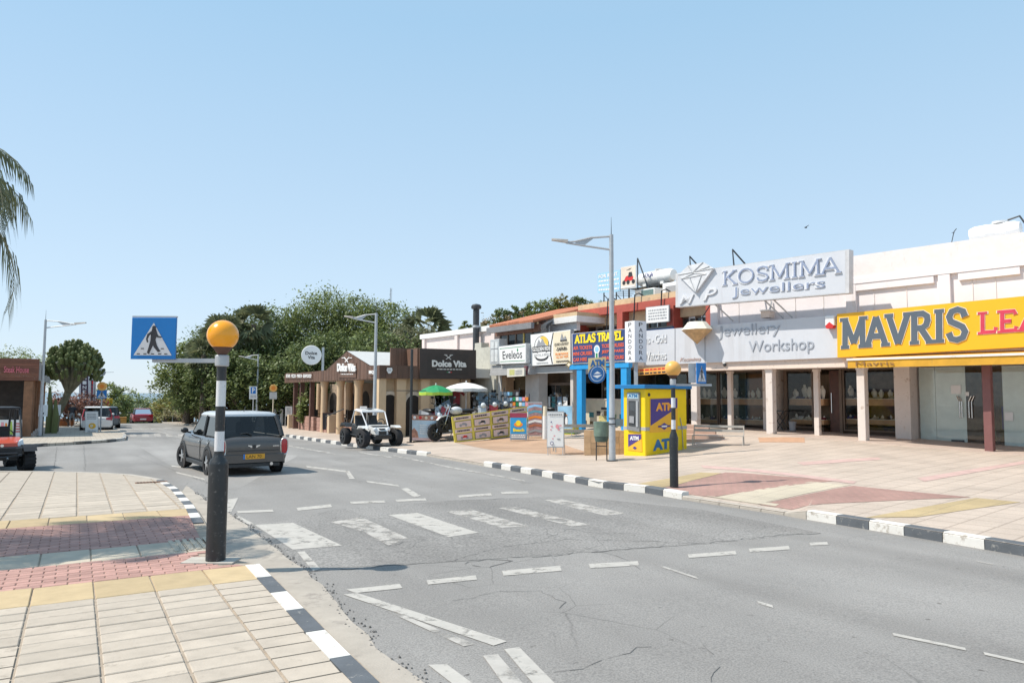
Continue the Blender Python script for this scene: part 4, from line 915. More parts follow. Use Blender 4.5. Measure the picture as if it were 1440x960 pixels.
bx(ct,'map',mat('map_olive',(.5,.45,.2),.7,var=.3,scale=8),-.35,.45,-.012,-.009,.12,.62); bx(ct,'map_title',INK,-.2,.5,-.012,-.009,.88,.97)
oi_=Sign(FM,'banner','long orange and yellow printed banner over the shop behind the kiosk','banner',[(893,519),(946,514.5),(946,524.5),(893,528)],.1,.05,mat('banner_orange',(.75,.36,.08),.6)); oi_.lines(.05,.55,.95,.95,1,RED); oi_.lines(.05,.05,.95,.45,1,INK)
# --- white parapet building (quad hire shop)
m2=FM.thing('shop_building','two storey white parapet shop building with roller shutter boxes','building',lx(780),0,0)
ox=lx(780); A=lambda px,y=0.0: lx(px,y)-ox
zt2=lz(785,443,.9)
bx(m2,'parapet',WHITE,A(757,.9),A(811,.9),.9,9,lz(785,455,.9),zt2-.12); bx(m2,'coping',TANP,A(757,.9),A(811,.9),.92,9,zt2-.119,zt2+.05)
bx(m2,'lintel_panel',mat('grey_white_panel',(.62,.62,.63),.7),A(760,1.1),A(811,1.1),1.1,1.3,lz(785,467,1.1),lz(785,455,.9)); bx(m2,'white_pillar',WHITE,A(757,.8),A(761.5,.8),.7,1.3,lz(785,490,.8),lz(785,455.5,.8))
for k in range(4): x0=A(762+k*12,1.3); x1=A(773.5+k*12,1.3); o=bx(m2,'upper_window',ALU,x0,x0+.05,1.25,1.4,lz(785,485,1.3),lz(785,467.5,1.3)); bx(o,'pane',DKGLASS,x0+.05,x1,1.32,1.33,lz(785,485,1.3),lz(785,467.5,1.3))
bx(m2,'upper_wall',INW,A(757,1.5),A(811,1.5),1.6,1.7,-.3,lz(785,460,.9))
bx(m2,'ground_wall',INT2,A(747,3.5),A(808,3.5),3.6,3.7,-.6,2.6)
SALM=mat('shopfront_pillar',(.55,.50,.46),.8,var=.08)
for a,b in ((745,757.5),(802,806)): bx(m2,'shop_pillar',SALM,A(a),A(b),.0,.5,-.5,lz(785,522))
zs0=lz(785,524,-.2); zs1=lz(785,514.3,-.2)
for k in range(6): bx(m2,'shutter_slat',SHUT,A(747,-.2),A(805,-.2),-.2+.012*(k%2),.1,zs0+(zs1-zs0)*k/6,zs0+(zs1-zs0)*(k+1)/6-.004)
o=bx(m2,'shop_window',JEWEL_ALU,A(758,.6),A(804,.6),.6,.68,2.0,2.12)
for px in (758,781,804): bx(m2,'window_mullion',JEWEL_ALU,A(px,.6)-.03,A(px,.6)+.03,.6,.66,-.3,2.0)
bx(m2,'pane',TINT,A(758,.6),A(804,.6),.62,.63,-.3,2.0)
for k in range(5): bx(m2,'shop_poster',[SKYP,PAPER,mat('photo_teal',(0,0,0))][k%3],A(760+k*8,.58),A(766+k*8,.58),.57,.58,1.0,1.5)
gr=Sign(FM,'shop_sign','white quad safari hire sign with black and gold round logo','shop sign',[(746,470.5),(802.5,463),(802.5,511),(747,514.5)],-.4,.18,PAPER,edge=GREYP,border=.006)
GLD=mat('gold_print',(.72,.50,.08),.5)
gr.rect(.58,.02,.99,.97,CREAMP); gr.poly([(.57,.02),(.53,.3),(.54,.6),(.60,.97),(.575,.97),(.515,.6),(.505,.3),(.545,.02)],INK)
gr.disc(.29,.62,.19,.30,INK); gr.disc(.29,.62,.175,.28,PAPER); gr.disc(.33,.68,.13,.22,GLD,a0=-.5,a1=2.2); gr.poly([(.15,.6),(.22,.82),(.27,.7),(.31,.85),(.4,.6)],GREYP); gr.rect(.05,.42,.53,.60,INK); gr.text('GOLDEN RIDE',.065,.45,.515,.575,PAPER,.03)
gr.disc(.29,.27,.17,.13,INK,a0=3.1,a1=6.3); gr.disc(.29,.30,.15,.10,PAPER,a0=3.1,a1=6.3); gr.rect(.08,.28,.50,.38,PAPER); gr.text('RENTAL & BIKES',.10,.29,.48,.36,GREYP,.01); gr.lines(.15,.05,.45,.1,1,GREYP)
gr.text('QUAD & BUGGY',.62,.54,.96,.64,INK,.01); gr.text('-SAFARI-',.66,.40,.93,.51,INK,.02); gr.text('FROM PAPHOS',.64,.27,.95,.34,ORANGE,.01); gr.text('ALL DAY TRIPS',.66,.18,.95,.25,ORANGE,.01); gr.lines(.66,.05,.96,.12,1,INK)
gr.poly([(.76,.70),(.80,.92),(.84,.74),(.88,.84),(.92,.70)],GREYP); gr.rect(.76,.68,.92,.715,INK)
fl2=FM.thing('floodlight','dark floodlight tilted down over the quad hire sign','floodlight',lx(771,.3),.3,lz(771,470,.3)); q=MB(); q.hexa([(-.2,-.3,.25),(.2,-.3,.25),(.2,.1,.5),(-.2,.1,.5)],[(-.2,-.25,.42),(.2,-.25,.42),(.2,.1,.62),(-.2,.1,.62)]); q.build('lamp_housing',DKSTEEL,fl2); q=MB(); q.tube([(0,.05,0),(0,.05,.5)],.03,6); q.build('lamp_arm',STEEL,fl2)
bd=FM.thing('rhombus_badge','small dark rhombus badge at the corner below the quad hire sign','badge',lx(800,-.45),-.45,lz(800,518,-.45)); q=MB(); q.prism([(0,0),(.22,.16),(0,.32),(-.22,.16)],0,.03); q.build('badge_plate',mat('badge_olive',(.2,.16,.08),.6),bd); q=MB(); q.prism([(0,.08),(.12,.16),(0,.24),(-.12,.16)],-.006,-.002); q.build('badge_face',CREAMP,bd)
# --- building with the red tiled roof (second storey bay window)
m1=FM.thing('shop_building','two storey shop with red tiled roof and dark upper bay windows','building',lx(725),0,0); ox=lx(725)
zE=lz(725,459,.2); zT=lz(757,446,2.5)
TILE=mat('roof_tile',(.52,.20,.11),.8,var=.2,scale=12,rnd=.15)
xa,xb=A(696,.1),A(758,.1); n=22
for k in range(n):
    x0=xa+(xb-xa)*k/n; x1=xa+(xb-xa)*(k+1)/n; q=MB(); xm=(x0+x1)/2; r=(x1-x0)*.5
    q.tube([(xm,-.25,zE+.08),(xm,4,zE+1.15)],r*1.02,8); q.build('roof_tile',TILE,m1)
bx(m1,'gutter',mat('grey_gutter',(.2,.2,.21),.6),xa-.1,xb,-.35,-.18,zE-.25,zE+.02); bx(m1,'eave_wall',mat('brown_eave',(.2,.1,.07),.7),xa,xb,.1,.2,lz(725,470,.2),zE-.02)
zB=lz(725,490,.2); zH=lz(725,464,.2)
bx(m1,'bay_wall',INW,xa,xb,1.6,1.7,-.5,zE)
for k in range(5):
    x0=xa+.3+(xb-xa-.3)*k/5; x1=xa+.3+(xb-xa-.3)*(k+1)/5; o=bx(m1,'upper_window',mat('yellow_frame',(.55,.43,.12),.5) if k in(3,) else JEWEL_ALU,x0,x0+.08,.15,.25,zB,zH); bx(o,'pane',DKGLASS,x0+.08,x1,.19,.2,zB,zH)
bx(m1,'bay_floor',BEAM,xa-.1,xb,-.1,1.5,zB-.3,zB-.001)
bx(m1,'shop_pillar',mat('grey_pillar',(.5,.5,.49),.7,var=.08),A(699),A(705),0,.5,-.8,lz(725,526)); bx(m1,'wood_post',mat('tan_post',(.36,.24,.15),.7,var=.2),A(705.5),A(711.5),.02,.45,-.8,lz(725,527))
bx(m1,'end_pillar',SALM,A(739,.05),A(745,.05),.05,.5,-.8,lz(725,526))
bx(m1,'ground_wall',INW,A(690,3),A(746,3),3.4,3.5,-.9,2.2)
SHING=mat('fringe_goods',(.12,.09,.05),.9,var=.6,scale=30)
bx(m1,'goods_net',SHING,A(712,.6),A(739,.6),.6,.65,lz(725,548,.6),lz(725,527,.6))
zs0=lz(722,527,-.5);zs1=lz(722,512,-.5)
for k in range(4): bx(m1,'canopy_slat',SHUT,A(690,-.5),A(745,-.5),-.55+.02*k,0,zs0+(zs1-zs0)*k/4,zs0+(zs1-zs0)*(k+1)/4-.006)
ev=Sign(FM,'shop_sign','white shop sign with thin grey script between two green lines','shop sign',[(701,487),(740,482.3),(740,510.5),(702,512)],-.65,.35,PAPER,edge=mat('sign_frame_grey',(.5,.52,.53),.5,.3),border=.02)
ev.rect(.05,.84,.95,.87,GREEN); ev.rect(.05,.12,.95,.15,GREEN); ev.text('Eveleos',.15,.27,.86,.70,INK,.0); ev.disc(.70,.70,.02,.09,GREEN)
eb=FM.thing('light_box','grey glass light box at the end of the white script sign','light box',lx(695,-.6),-.6,lz(695,512,-.6)); w_=abs(lx(701,-.6)-lx(688.5,-.6))/2; h_=lz(695,477,-.6)-lz(695,512,-.6)
bx(eb,'box_frame',mat('sign_frame_grey',(0,0,0)),-w_,w_,0,.5,0,h_,.02); bx(eb,'box_face',mat('pale_face',(.62,.64,.64),.3),-w_*.75,w_*.75,-.01,-.002,h_*.1,h_*.9); bx(eb,'box_bar',GREYP,-.02,.02,-.02,-.011,h_*.1,h_*.9); bx(eb,'box_bar',GREYP,-w_*.75,w_*.75,-.02,-.0111,h_*.6,h_*.64)
hg=Sign(FM,'hanging_sign','small cream hanging sign with olive square under the canopy','hanging sign',[(713,518),(737,517),(737,528.5),(713,530)],-.75,.08,mat('cream_sign',(.66,.63,.55),.6)); hg.rect(.15,.2,.45,.85,mat('olive_print',(.5,.5,.2),.6)); hg.lines(.5,.2,.9,.8,3,GREYP)
cu_=FM.thing('floodlight','round dark security light beside the small cream hanging sign','floodlight',lx(741,-.5),-.5,lz(741,527,-.5)); bx(cu_,'lamp_housing',mat('maroon_box',(.15,.05,.06),.5),-.12,.12,-.1,.1,.0,.4,.02); bx(cu_,'lamp_arm',STEEL,-.02,.02,.1,.4,.2,.24)
# --- long pink wall building and the grey flank wall
m0=FM.thing('pink_building','long pale pink building with shallow pilasters and white coping','building',lx(640,.6),.6,0); ox=lx(640,.6)
zp=lz(640,465,.6); XA,XB=A(594,.6),A(698,.6); PNK=mat('pale_pink_render',(.70,.60,.57),.8,var=.05)
bx(m0,'wall',PNK,XA,XB,0,8,-1,zp-.25); bx(m0,'coping',WHITE,XA-.1,XB+.05,-.15,8.1,zp-.249,zp+.02)
for px in (595,641,693): x=A(px,.5); bx(m0,'pilaster',PNK,x-.15,x+.15,-.12,-.001,-1,zp-.26)
gw=FM.thing('flank_wall','grey rendered flank wall between the restaurant and the tiled roof shop','wall',lx(683,-.1),-.1,-.6); ox=lx(683,-.1); GRN=mat('grey_green_render',(.47,.46,.40),.85,var=.1,wear=(.36,.35,.30),wearamt=.15)
bx(gw,'wall',GRN,A(667,-.1),A(698,-.1),0,.5,-.4,lz(683,488,-.1)+.6); bx(gw,'wall_step',GRN,A(667,-.1),A(676,-.1),.02,.48,lz(683,488,-.1)+.601,lz(672,482,-.1)+.6); bx(gw,'doorway',DARKIN,A(696,-.1)-.3,A(698,-.1),-.012,-.002,.2,2.4)
fp=FM.thing('flue_pipe','tall dark metal chimney flue with round cowl','chimney',lx(669,.3),.3,lz(669,492,.3)); h_=lz(669,436,.3)-lz(669,492,.3)
q=MB(); q.tube([(0,0,-.3),(0,0,h_)],.165,14); q.build('flue',DKSTEEL,fp,smooth=True); q=MB(); q.lathe([(.17,h_*.55),(.19,h_*.56),(.19,h_*.6),(.17,h_*.61)]); q.build('flue_joint',STEEL,fp); q=MB(); q.lathe([(.12,h_),(.26,h_+.08),(.27,h_+.2),(.2,h_+.28),(.04,h_+.32)],n=14); q.build('cowl',DKSTEEL,fp,smooth=True)
# roof things on the red framed building
tk,r_,l_=tank('water_tank','white water tank on a rusty stand behind the grey rooftop sign',FM,899,948,376,404,4.0)
for sx in (-.6,.6):
    for yy in (-.5,.5): q=MB(); q.tube([(sx*l_,yy,-.1),(sx*l_,yy,-1.2)],.04,6); q.build('stand_leg',DKSTEEL,tk)
bx(tk,'stand_deck',DKSTEEL,-l_,l_,-.6,.6,-.16,-.121); q=MB(); q.lathe([(.45,-1.25),(.45,-.2)],n=18); q.build('cylinder_below',mat('cream_metal',(.62,.58,.48),.5),tk,smooth=True); q=MB(); q.tube([(l_*.3,-.8,-.3),(-.35,-.8,1.15)],.03,6); q.tube([(-.35,-.8,1.15),(-.35,-.8,-.5)],.03,6); q.build('stay_rod',DKSTEEL,tk)
text_mesh('AQUA','lettering',NAVY,tk,-l_*.5,r_*.9,l_*.6,.25,-r_*.995,.01)
ac=FM.thing('air_conditioner','boxy green grey air conditioning unit on the tan parapet roof','air conditioner',lx(907,3.0),3.0,lz(907,421,3.0)); w_=.6; h_=lz(907,406,3)-lz(907,421,3)
bx(ac,'unit_case',PAPER,-w_,w_,0,.6,0,h_,.02)
for k in range(7): bx(ac,'grille_slat',mat('teal_grille',(.12,.22,.22),.6),-w_*.3,w_*.9,-.02,-.002,h_*(.1+.115*k),h_*(.18+.115*k))
ac2=FM.thing('air_conditioner','white air conditioning unit half hidden behind the grey rooftop sign','air conditioner',lx(945,3.0),3.0,lz(945,420,3.0)); bx(ac2,'unit_case',PAPER,-.5,.5,0,.5,0,.7,.02); bx(ac2,'fan_grille',GREYP,-.3,.3,-.02,-.002,.12,.55)
rb=Sign(FM,'roof_billboard','pale blue see-through rent sign with white lines on the roof','billboard',[(840.5,385),(872,379),(872,410),(840.5,412)],2.9,.04,mat('pale_blue_board',(.32,.56,.78),.5,var=.05))
rb.text('FOR RENT',.05,.74,.9,.92,PAPER,.03)
for k in range(3): rb.lines(.05,.52-k*.22,.95,.66-k*.22,1,PAPER,k)
for u in (.25,.8): q=MB(); p=rb.map(u,0); q.tube([(p[0],.05,p[1]),(p[0],.05,p[1]-1.0)],.03,6); q.build('support_post',DKSTEEL,rb.th); q=MB(); q.tube([(p[0],.05,p[1]-.1),(p[0]+.3,.9,p[1]-1.0)],.02,5); q.build('support_brace',DKSTEEL,rb.th)
qb=Sign(FM,'roof_billboard','cream roof billboard with a red quad bike picture','billboard',[(873,376),(894,372.5),(894,404),(873,407)],2.7,.05,mat('cream_picture',(.72,.62,.52),.6,var=.1,scale=2),edge=PAPER,border=.02)
qb.poly([(.2,.35),(.35,.55),(.6,.6),(.85,.5),(.8,.35),(.5,.3)],RED)
for u in (.22,.5,.85): qb.disc(u,.28,.11,.10,INK)
qb.poly([(.5,.5),(.55,.72),(.75,.72),(.8,.52)],INK); qb.poly([(.35,.82),(.6,.88),(.75,.9),(.6,.84)],INK); qb.rect(.05,.04,.95,.12,PAPER)
q=MB(); q.tube([(0,.05,0),(0,.05,-.8)],.04,6); q.build('support_post',DKSTEEL,qb.th)
dish=FM.thing('satellite_dish','small dark satellite aerial on the tan parapet','aerial',lx(878,2.6),2.6,lz(878,424,2.6)); q=MB(); q.tube([(0,0,0),(-.05,0,.5)],.02,5); q.build('mast',DKSTEEL,dish)
for k in range(4): q=MB(); q.tube([(-.4+.1*k,-.2,.3+.08*k),(.3+.1*k,.2,.25+.08*k)],.012,4); q.build('aerial_rod',DKSTEEL,dish)
# ============================================================ restaurant with brown boarded fascia
FE=Frame(-5.95,33.4,R(29))
def dx(px,y=0.0): return FD.loc(px,520,y)[0]
def dz(px,py,y=0.0): return FD.loc(px,py,y)[1]
def ex(px,y=0.0): return FE.loc(px,520,y)[0]
def ez(px,py,y=0.0): return FE.loc(px,py,y)[1]
BOARD=mat('brown_board',(.125,.068,.045),.6,var=.12,scale=3,rnd=.22); TANC=mat('tan_column',(.60,.44,.28),.75,var=.06); TANW=mat('tan_wall',(.55,.42,.28),.8,var=.06); ROOFG=mat('grey_roof_sheet',(.52,.52,.50),.6,var=.06)
dv=FD.thing('restaurant','brown boarded italian restaurant with tan columns and low gable','restaurant',0,0,0)
zt=dz(500,516.5); zb=dz(500,533.5); X0=dx(401); gL,gA,gR=dx(460),dx(488),dx(520); zA=dz(488,494)
w=.28; n=int(-X0/w)
def topz(x):
    if x<=gL or x>=gR: return zt
    return zt+(zA-zt)*((x-gL)/(gA-gL) if x<gA else (gR-x)/(gR-gA))
for i in range(n):
    a,b=X0+(-X0)*i/n,X0+(-X0)*(i+1)/n; q=MB(); q.prism([(a+.004,zb),(b-.004,zb),(b-.004,topz(b)),(a+.004,topz(a))],-.02-.008*(i%2),.12); q.build('fascia_board',BOARD,dv)
def eb_(name,m,x0,x1,y0,y1,z0,z1):   # box in the end-wall frame, kept as a part of the restaurant
    P=[FE.w(x,y,0) for x,y in ((x0,y0),(x1,y0),(x1,y1),(x0,y1))]; Q=[((p-FD.o).dot(FD.x),(p-FD.o).dot(FD.y)) for p in P]; q=MB(); q.slab(Q,z0,z1); return q.build(name,m,dv)
XE=ex(590); n=7
for i in range(n): eb_('fascia_board',BOARD,XE*i/n+.004,XE*(i+1)/n-.004,-.02-.008*(i%2),.12,zb,zt)
zs1=ez(630,490.5,-.1); zs0=ez(630,532.5,-.1); zu=ez(575,489,1.0)
for i in range(9): a=ex(541,2.2)+(ex(592,.6)-ex(541,2.2))*i/9; b=ex(541,2.2)+(ex(592,.6)-ex(541,2.2))*(i+1)/9; eb_('upper_board',BOARD,a+.003,b-.003,1.4+.008*(i%2),1.5,zt-.1,zu)
eb_('sign_flank',BOARD,ex(588)-.05,ex(590),.001,1.4,zs0,zs1)
es=Sign(FE,'restaurant_sign','wide dark brown end wall sign with pale restaurant lettering','restaurant sign',[(590,489.5),(669.5,492),(669.5,533),(590,532.5)],-.1,.25,mat('dark_brown_panel',(.045,.033,.028),.55,var=.1),edge=BOARD)
es.rect(.13,.14,.86,.84,mat('inner_brown',(.035,.026,.022),.5)); LT=mat('pale_letter',(.72,.70,.66),.5)
es.text('Dolce Vita',.21,.40,.82,.62,LT,.05,d=.02); es.lines(.30,.30,.74,.35,1,LT); es.rect(.47,.215,.50,.24,GREEN); es.rect(.50,.215,.53,.24,PAPER); es.rect(.53,.215,.56,.24,RED)
for s_ in (-1,1): es.poly([(.5-.05*s_,.66),(.5+.045*s_,.80),(.5+.055*s_,.79),(.5-.04*s_,.65)],LT); es.rect(.5+.05*s_-.03,.80,.5+.05*s_+.03,.815,LT)
fs=Sign(FD,'restaurant_sign','white restaurant lettering with crossed cutlery on the boarded gable','restaurant sign',[(476,510.5),(500.5,510.5),(500.5,531),(476,531)],-.06,.02,BOARD)
fs.text('Dolce Vita',-.02,.42,1.02,.98,PAPER,.06,d=.06); fs.lines(.15,.2,.85,.3,1,PAPER)
for s_ in (-1,1): fs.poly([(.5-.1*s_,1.08),(.5+.12*s_,1.42),(.5+.16*s_,1.40),(.5-.06*s_,1.06)],PAPER,d=.02); fs.rect(.5+.2*s_-.1,1.34,.5+.2*s_+.1,1.39,PAPER)
f2=Sign(FD,'restaurant_sign','white menu words along the left end of the brown fascia','restaurant sign',[(402,524.5),(439,524.5),(439,532.5),(402,532.5)],-.06,.02,BOARD); f2.text('STEAK · PIZZA · PASTA · SEAFOOD',.02,.2,.98,.8,PAPER,.03,d=.02)
f3=Sign(FD,'restaurant_sign','small white letters on the brown fascia beside the lamp post','restaurant sign',[(519,519),(526.5,519),(526.5,528),(519,528)],-.06,.02,BOARD); f3.text('BBQ',.05,.2,.95,.8,PAPER,.05,d=.02)
f4=Sign(FE,'shield_sign','small white shield badge on the brown end fascia','badge',[(543.5,516),(552,516),(552,525.5),(543.5,525.5)],-.06,.02,BOARD); f4.poly([(.1,.9),(.9,.9),(1,.55),(.7,.05),(.3,.05),(0,.55)],PAPER); f4.lines(.25,.4,.75,.7,2,GREYP)
# gable roof and flat roof
q=MB(); D2=5.0; q.poly([(gA,-.02,zA+.02),(gR+.1,-.02,zt+.03),(gR+.1,D2+1.2,zt+.03),(gA,D2-1.5,zA+.02)]); q.poly([(gA,-.02,zA+.02),(gA,D2-1.5,zA+.02),(gL-.1,D2+1.2,zt+.03),(gL-.1,-.02,zt+.03)]); q.poly([(gA,D2-1.5,zA+.02),(gR+.1,D2+1.2,zt+.03),(gL-.1,D2+1.2,zt+.03)]); q.build('gable_roof',ROOFG,dv)
q=MB(); q.slab([(X0,.13),(-.13,.13),(-.13,6.8),(-.2,7),(X0,7)],zb+.1,zt-.06); q.build('flat_roof',ROOFG,dv)
# columns: round with flared heads
def zg(px): p=FD.w(dx(px),0,0); return zc(p.x,p.y)
for px,r in ((457,.20),(479.5,.20),(505,.21)):
    x=dx(px,.35); q=MB(); zg_=zg(px)-.1; q.lathe([(r,zg_),(r*.94,zb-.5),(r*1.0,zb-.35),(r*1.15,zb-.15),(r*1.28,zb-.02)],(x,.35,0),18); q.build('round_column',TANC,dv,smooth=True)
for px in (416,425,439): x=dx(px,.3); bx(dv,'brown_post',mat('brown_post',(.12,.06,.045),.6),x-.13,x+.13,.2,.46,zg(px)-.2,zb-.001)
for px in (429,450,492): x=dx(px,2.6); q=MB(); q.lathe([(.22,zg(px)-.1),(.21,zb)],(x,2.6,0),12); q.build('round_column',TANC,dv,smooth=True)
BRW=mat('pink_brick_wall',(.36,.21,.165),.85,var=.15,scale=6,rnd=.12)
bl=[dx(414),dx(436),dx(456)]
for a,b in ((dx(417),dx(436.5)),(dx(441),dx(455))):
    z0=zg(440)-.2; zt_=dz(440,586.5)
    nb=max(2,int((b-a)/.5))
    for r_ in range(5):
        for k in range(nb): bx(dv,'wall_block',BRW,a+(b-a)*k/nb+.004,a+(b-a)*(k+1)/nb-.004,.25+.006*((k+r_)%2),.45,z0+(zt_-z0)*r_/5,z0+(zt_-z0)*(r_+1)/5-.01)
for px in (411,468): x=dx(px,.35); bx(dv,'low_pier',TANW,x-.2,x+.2,.15,.6,zg(px)-.2,dz(px,584))
# inner wall, colour darkened for the shade inside, with dark slabs as arched openings
yi=4.2; bx(dv,'inner_wall',mat('shade_darkened_render',(.34,.26,.19),.8,var=.08),dx(452,yi),-.3,yi,yi+.3,-1.5,zb)
def arch(fr_fn, name, xm, w, zb_, zt_, m): return None
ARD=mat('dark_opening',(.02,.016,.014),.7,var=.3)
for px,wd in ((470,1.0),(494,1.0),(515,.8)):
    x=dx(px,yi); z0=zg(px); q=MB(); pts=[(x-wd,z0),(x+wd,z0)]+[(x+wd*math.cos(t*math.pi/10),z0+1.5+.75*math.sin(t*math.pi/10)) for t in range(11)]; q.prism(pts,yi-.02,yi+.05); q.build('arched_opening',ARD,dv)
zge=zc(FE.w(1.5,-.2,0).x,FE.w(1.5,-.2,0).y)
def archE(px,wd,y,h):
    x=ex(px,y); P=[]; 
    pts=[(x-wd,zge),(x+wd,zge)]+[(x+wd*math.cos(t*math.pi/12),zge+h+wd*1.1*math.sin(t*math.pi/12)) for t in range(13)]
    def L3(x,y,z): p=FE.w(x,y,0)-FD.o; return (p.dot(FD.x),p.dot(FD.y),z)
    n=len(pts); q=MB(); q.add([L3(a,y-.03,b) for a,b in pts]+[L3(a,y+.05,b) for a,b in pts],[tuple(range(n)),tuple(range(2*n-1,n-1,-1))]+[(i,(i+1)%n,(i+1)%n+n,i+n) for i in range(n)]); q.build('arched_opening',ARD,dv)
    q=MB(); R2=[(x+(wd+.16)*math.cos(t*math.pi/12),zge+h+(wd*1.1+.16)*math.sin(t*math.pi/12)) for t in range(13)]; R1=pts[2:]; q.add([L3(a,y-.06,b) for a,b in R2]+[L3(a,y-.06,b) for a,b in R1],[(i,i+1,i+14,i+13) for i in range(12)]); q.build('arch_rim',mat('arch_rim_paint',(.66,.58,.48),.8),dv)
eb_('end_wall',TANW,.35,ex(668),.5,.8,zge-.4,zs0+.05); archE(548.5,.42,.5,1.45); archE(582,.4,.5,1.45)
for a,b in ((558,571),(592,604)): eb_('end_pier',TANC,ex(a,.2),ex(b,.2),.15,.499,zge-.3,zb-.001)
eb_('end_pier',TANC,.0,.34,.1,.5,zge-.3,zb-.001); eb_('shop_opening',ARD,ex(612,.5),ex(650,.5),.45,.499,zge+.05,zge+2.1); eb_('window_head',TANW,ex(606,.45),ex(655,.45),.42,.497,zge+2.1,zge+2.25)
rs_=thing('round_sign','round white restaurant sign on a steel post above the roof','restaurant sign',FD.w(dx(432),.5,0),FE.a-R(20)); p=FD.w(dx(432),.5,0); rs_.location=(p.x,p.y,zt-.1)
zr_=dz(427,500)-zt+.1; q=MB(); q.lathe([(.57,-.07),(.6,-.05),(.6,.05),(.57,.07)],(-.25,-.1,zr_),28,'y'); q.build('sign_disc',PAPER,rs_); text_mesh('Dolce','lettering',INK,rs_,-.6,zr_+.02,.7,.2,-.18,.003,.02); text_mesh('Vita','lettering',INK,rs_,-.45,zr_-.24,.42,.2,-.18,.003,.02); q=MB(); q.box(.36,.5,0,.1,-.1,zr_+.5); q.build('sign_post',STEEL,rs_); q=MB(); q.box(.2,.36,.02,.06,zr_-.05,zr_+.05); q.build('sign_bracket',STEEL,rs_)
# terrace chairs: one built, the rest copied
CH=mat('dark_wicker',(.03,.028,.026),.8,var=.3)
def make_chair(name,label,grp):
    t=thing(name,label,'chair',(0,0,0),0,grp); bx(t,'seat',CH,-.22,.22,-.22,.22,.42,.47,.01); bx(t,'backrest',CH,-.22,.22,.18,.23,.475,.92,.01)
    for sx in(-.19,.19):
        for sy in(-.19,.19): bx(t,'leg',CH,sx-.02,sx+.02,sy-.02,sy+.02,0,.419)
        bx(t,'armrest',CH,sx-.025,sx+.025,-.2,.179,.62,.65)
    return t
c0=None; cl=['at the left end of the terrace','behind the first brown post','beside the middle brown post','between brown post and tan column','behind the leftmost tan column','between the two left tan columns','behind the middle tan column','between the two right tan columns','behind the rightmost tan column']
for k,(px,y) in enumerate(((420,1.0),(431,1.2),(444,1.0),(452,1.6),(463,1.3),(470,1.0),(485,1.4),(493,1.1),(511,1.3))):
    if c0 is None: c=c0=make_chair('terrace_chair','dark wicker terrace chair','dark wicker chairs on the restaurant terrace')
    else: c=copy_tree(c0)
    p=FD.w(dx(px,y),y,0); c.location=(p.x,p.y,zplane(p.x,p.y)+.35); c.rotation_euler=(0,0,FD.a+random.uniform(-2,2)); c['label']='dark wicker terrace chair '+cl[k]
bx(dv,'terrace_floor',BRW,X0+.3,gR,.5,4.2,zplane(-12,44)-.6,zplane(-12,44)+.34)
q=MB(); q.tube([(dx(468,.0),-.3,zg(468)+.3),(dx(468),-.3,zg(468)+.95),(dx(487),-.1,zg(487)+1.35)],.03,6); q.build('handrail',DKSTEEL,dv)
# ============================================================ street furniture
AMBER = mat('amber_globe', (.90,.36,.008), .25, var=.02, coat=.3); AMBER2 = mat('faded_amber_globe', (.80,.42,.10), .4, var=.05)
PWHITE = mat('pole_white', (.66,.67,.69), .5, var=.04, wear=(.3,.3,.3), wearamt=.08, wearscale=25)
RUSTC = mat('rusty_collar', (.10,.05,.035), .7, var=.2)
SIGNB = mat('sign_blue', (.004,.17,.50), .35, var=.03); SIGNW = mat('sign_white', (.60,.60,.62), .4, var=.03)
def pedestrian_plate(par, x, y, z, w, h, rz=0.0, name='sign_plate'):
    q = MB(); q.bev(-w/2, w/2, 0, .03, 0, h, .004); o = q.build(name, SIGNB, par); o.location = (x,y,z); o.rotation_euler = (0,0,rz)
    def pr(nm, pts, m, lvl): 
        q = MB(); q.poly([((u-.5)*w, -.002-.0015*lvl, v*h) for u,v in pts]); return q.build(nm, m, o)
    pr('white_triangle', [(.07,.09),(.93,.09),(.5,.87)], SIGNW, 1)
    k = [1]
    def st_(pts, wd):
        k[0] += .3; q = MB()
        n=len(pts); Lp=[];Rp=[]
        for i in range(n):
            a=Vector(pts[max(i-1,0)]); b=Vector(pts[min(i+1,n-1)]); d=(b-a).normalized(); p=Vector(pts[i]); ww=wd[i] if hasattr(wd,'__len__') else wd; e=Vector((-d.y,d.x))*ww; Lp.append(p+e); Rp.append(p-e)
        for i in range(n-1): q.poly([((p.x-.5)*w,-.004-.001*k[0],p.y*h) for p in (Lp[i],Lp[i+1],Rp[i+1],Rp[i])])
        return q.build('walker_figure', INK, o)
    st_([(.51,.76),(.52,.60),(.49,.42)],[.035,.075,.05]); st_([(.49,.44),(.45,.30),(.40,.15),(.43,.13)],[.05,.04,.028,.02]); st_([(.51,.44),(.56,.30),(.64,.19),(.67,.21)],[.05,.04,.03,.018])
    st_([(.49,.66),(.39,.58),(.36,.48),(.38,.40)],[.03,.028,.02,.015]); st_([(.54,.64),(.60,.54),(.69,.52)],[.03,.025,.015])
    k[0]+=.3; q=MB(); q.poly([((.515+.045*math.cos(t*.5236)-.5)*w,-.004-.001*k[0],(.755+.045*math.sin(t*.5236))*h) for t in range(12)]); q.build('walker_figure',INK,o)
    for u,v in ((.18,.125),(.33,.125),(.5,.125),(.66,.125),(.80,.125),(.27,.25),(.72,.25)): k[0]+=.3; q=MB(); q.poly([((u+a*.035-.5)*w,-.004-.001*k[0],(v+b*.011)*h) for a,b in ((-1,-1),(1,-1),(1,1),(-1,1))]); q.build('stripe_mark',INK,o)
    return o
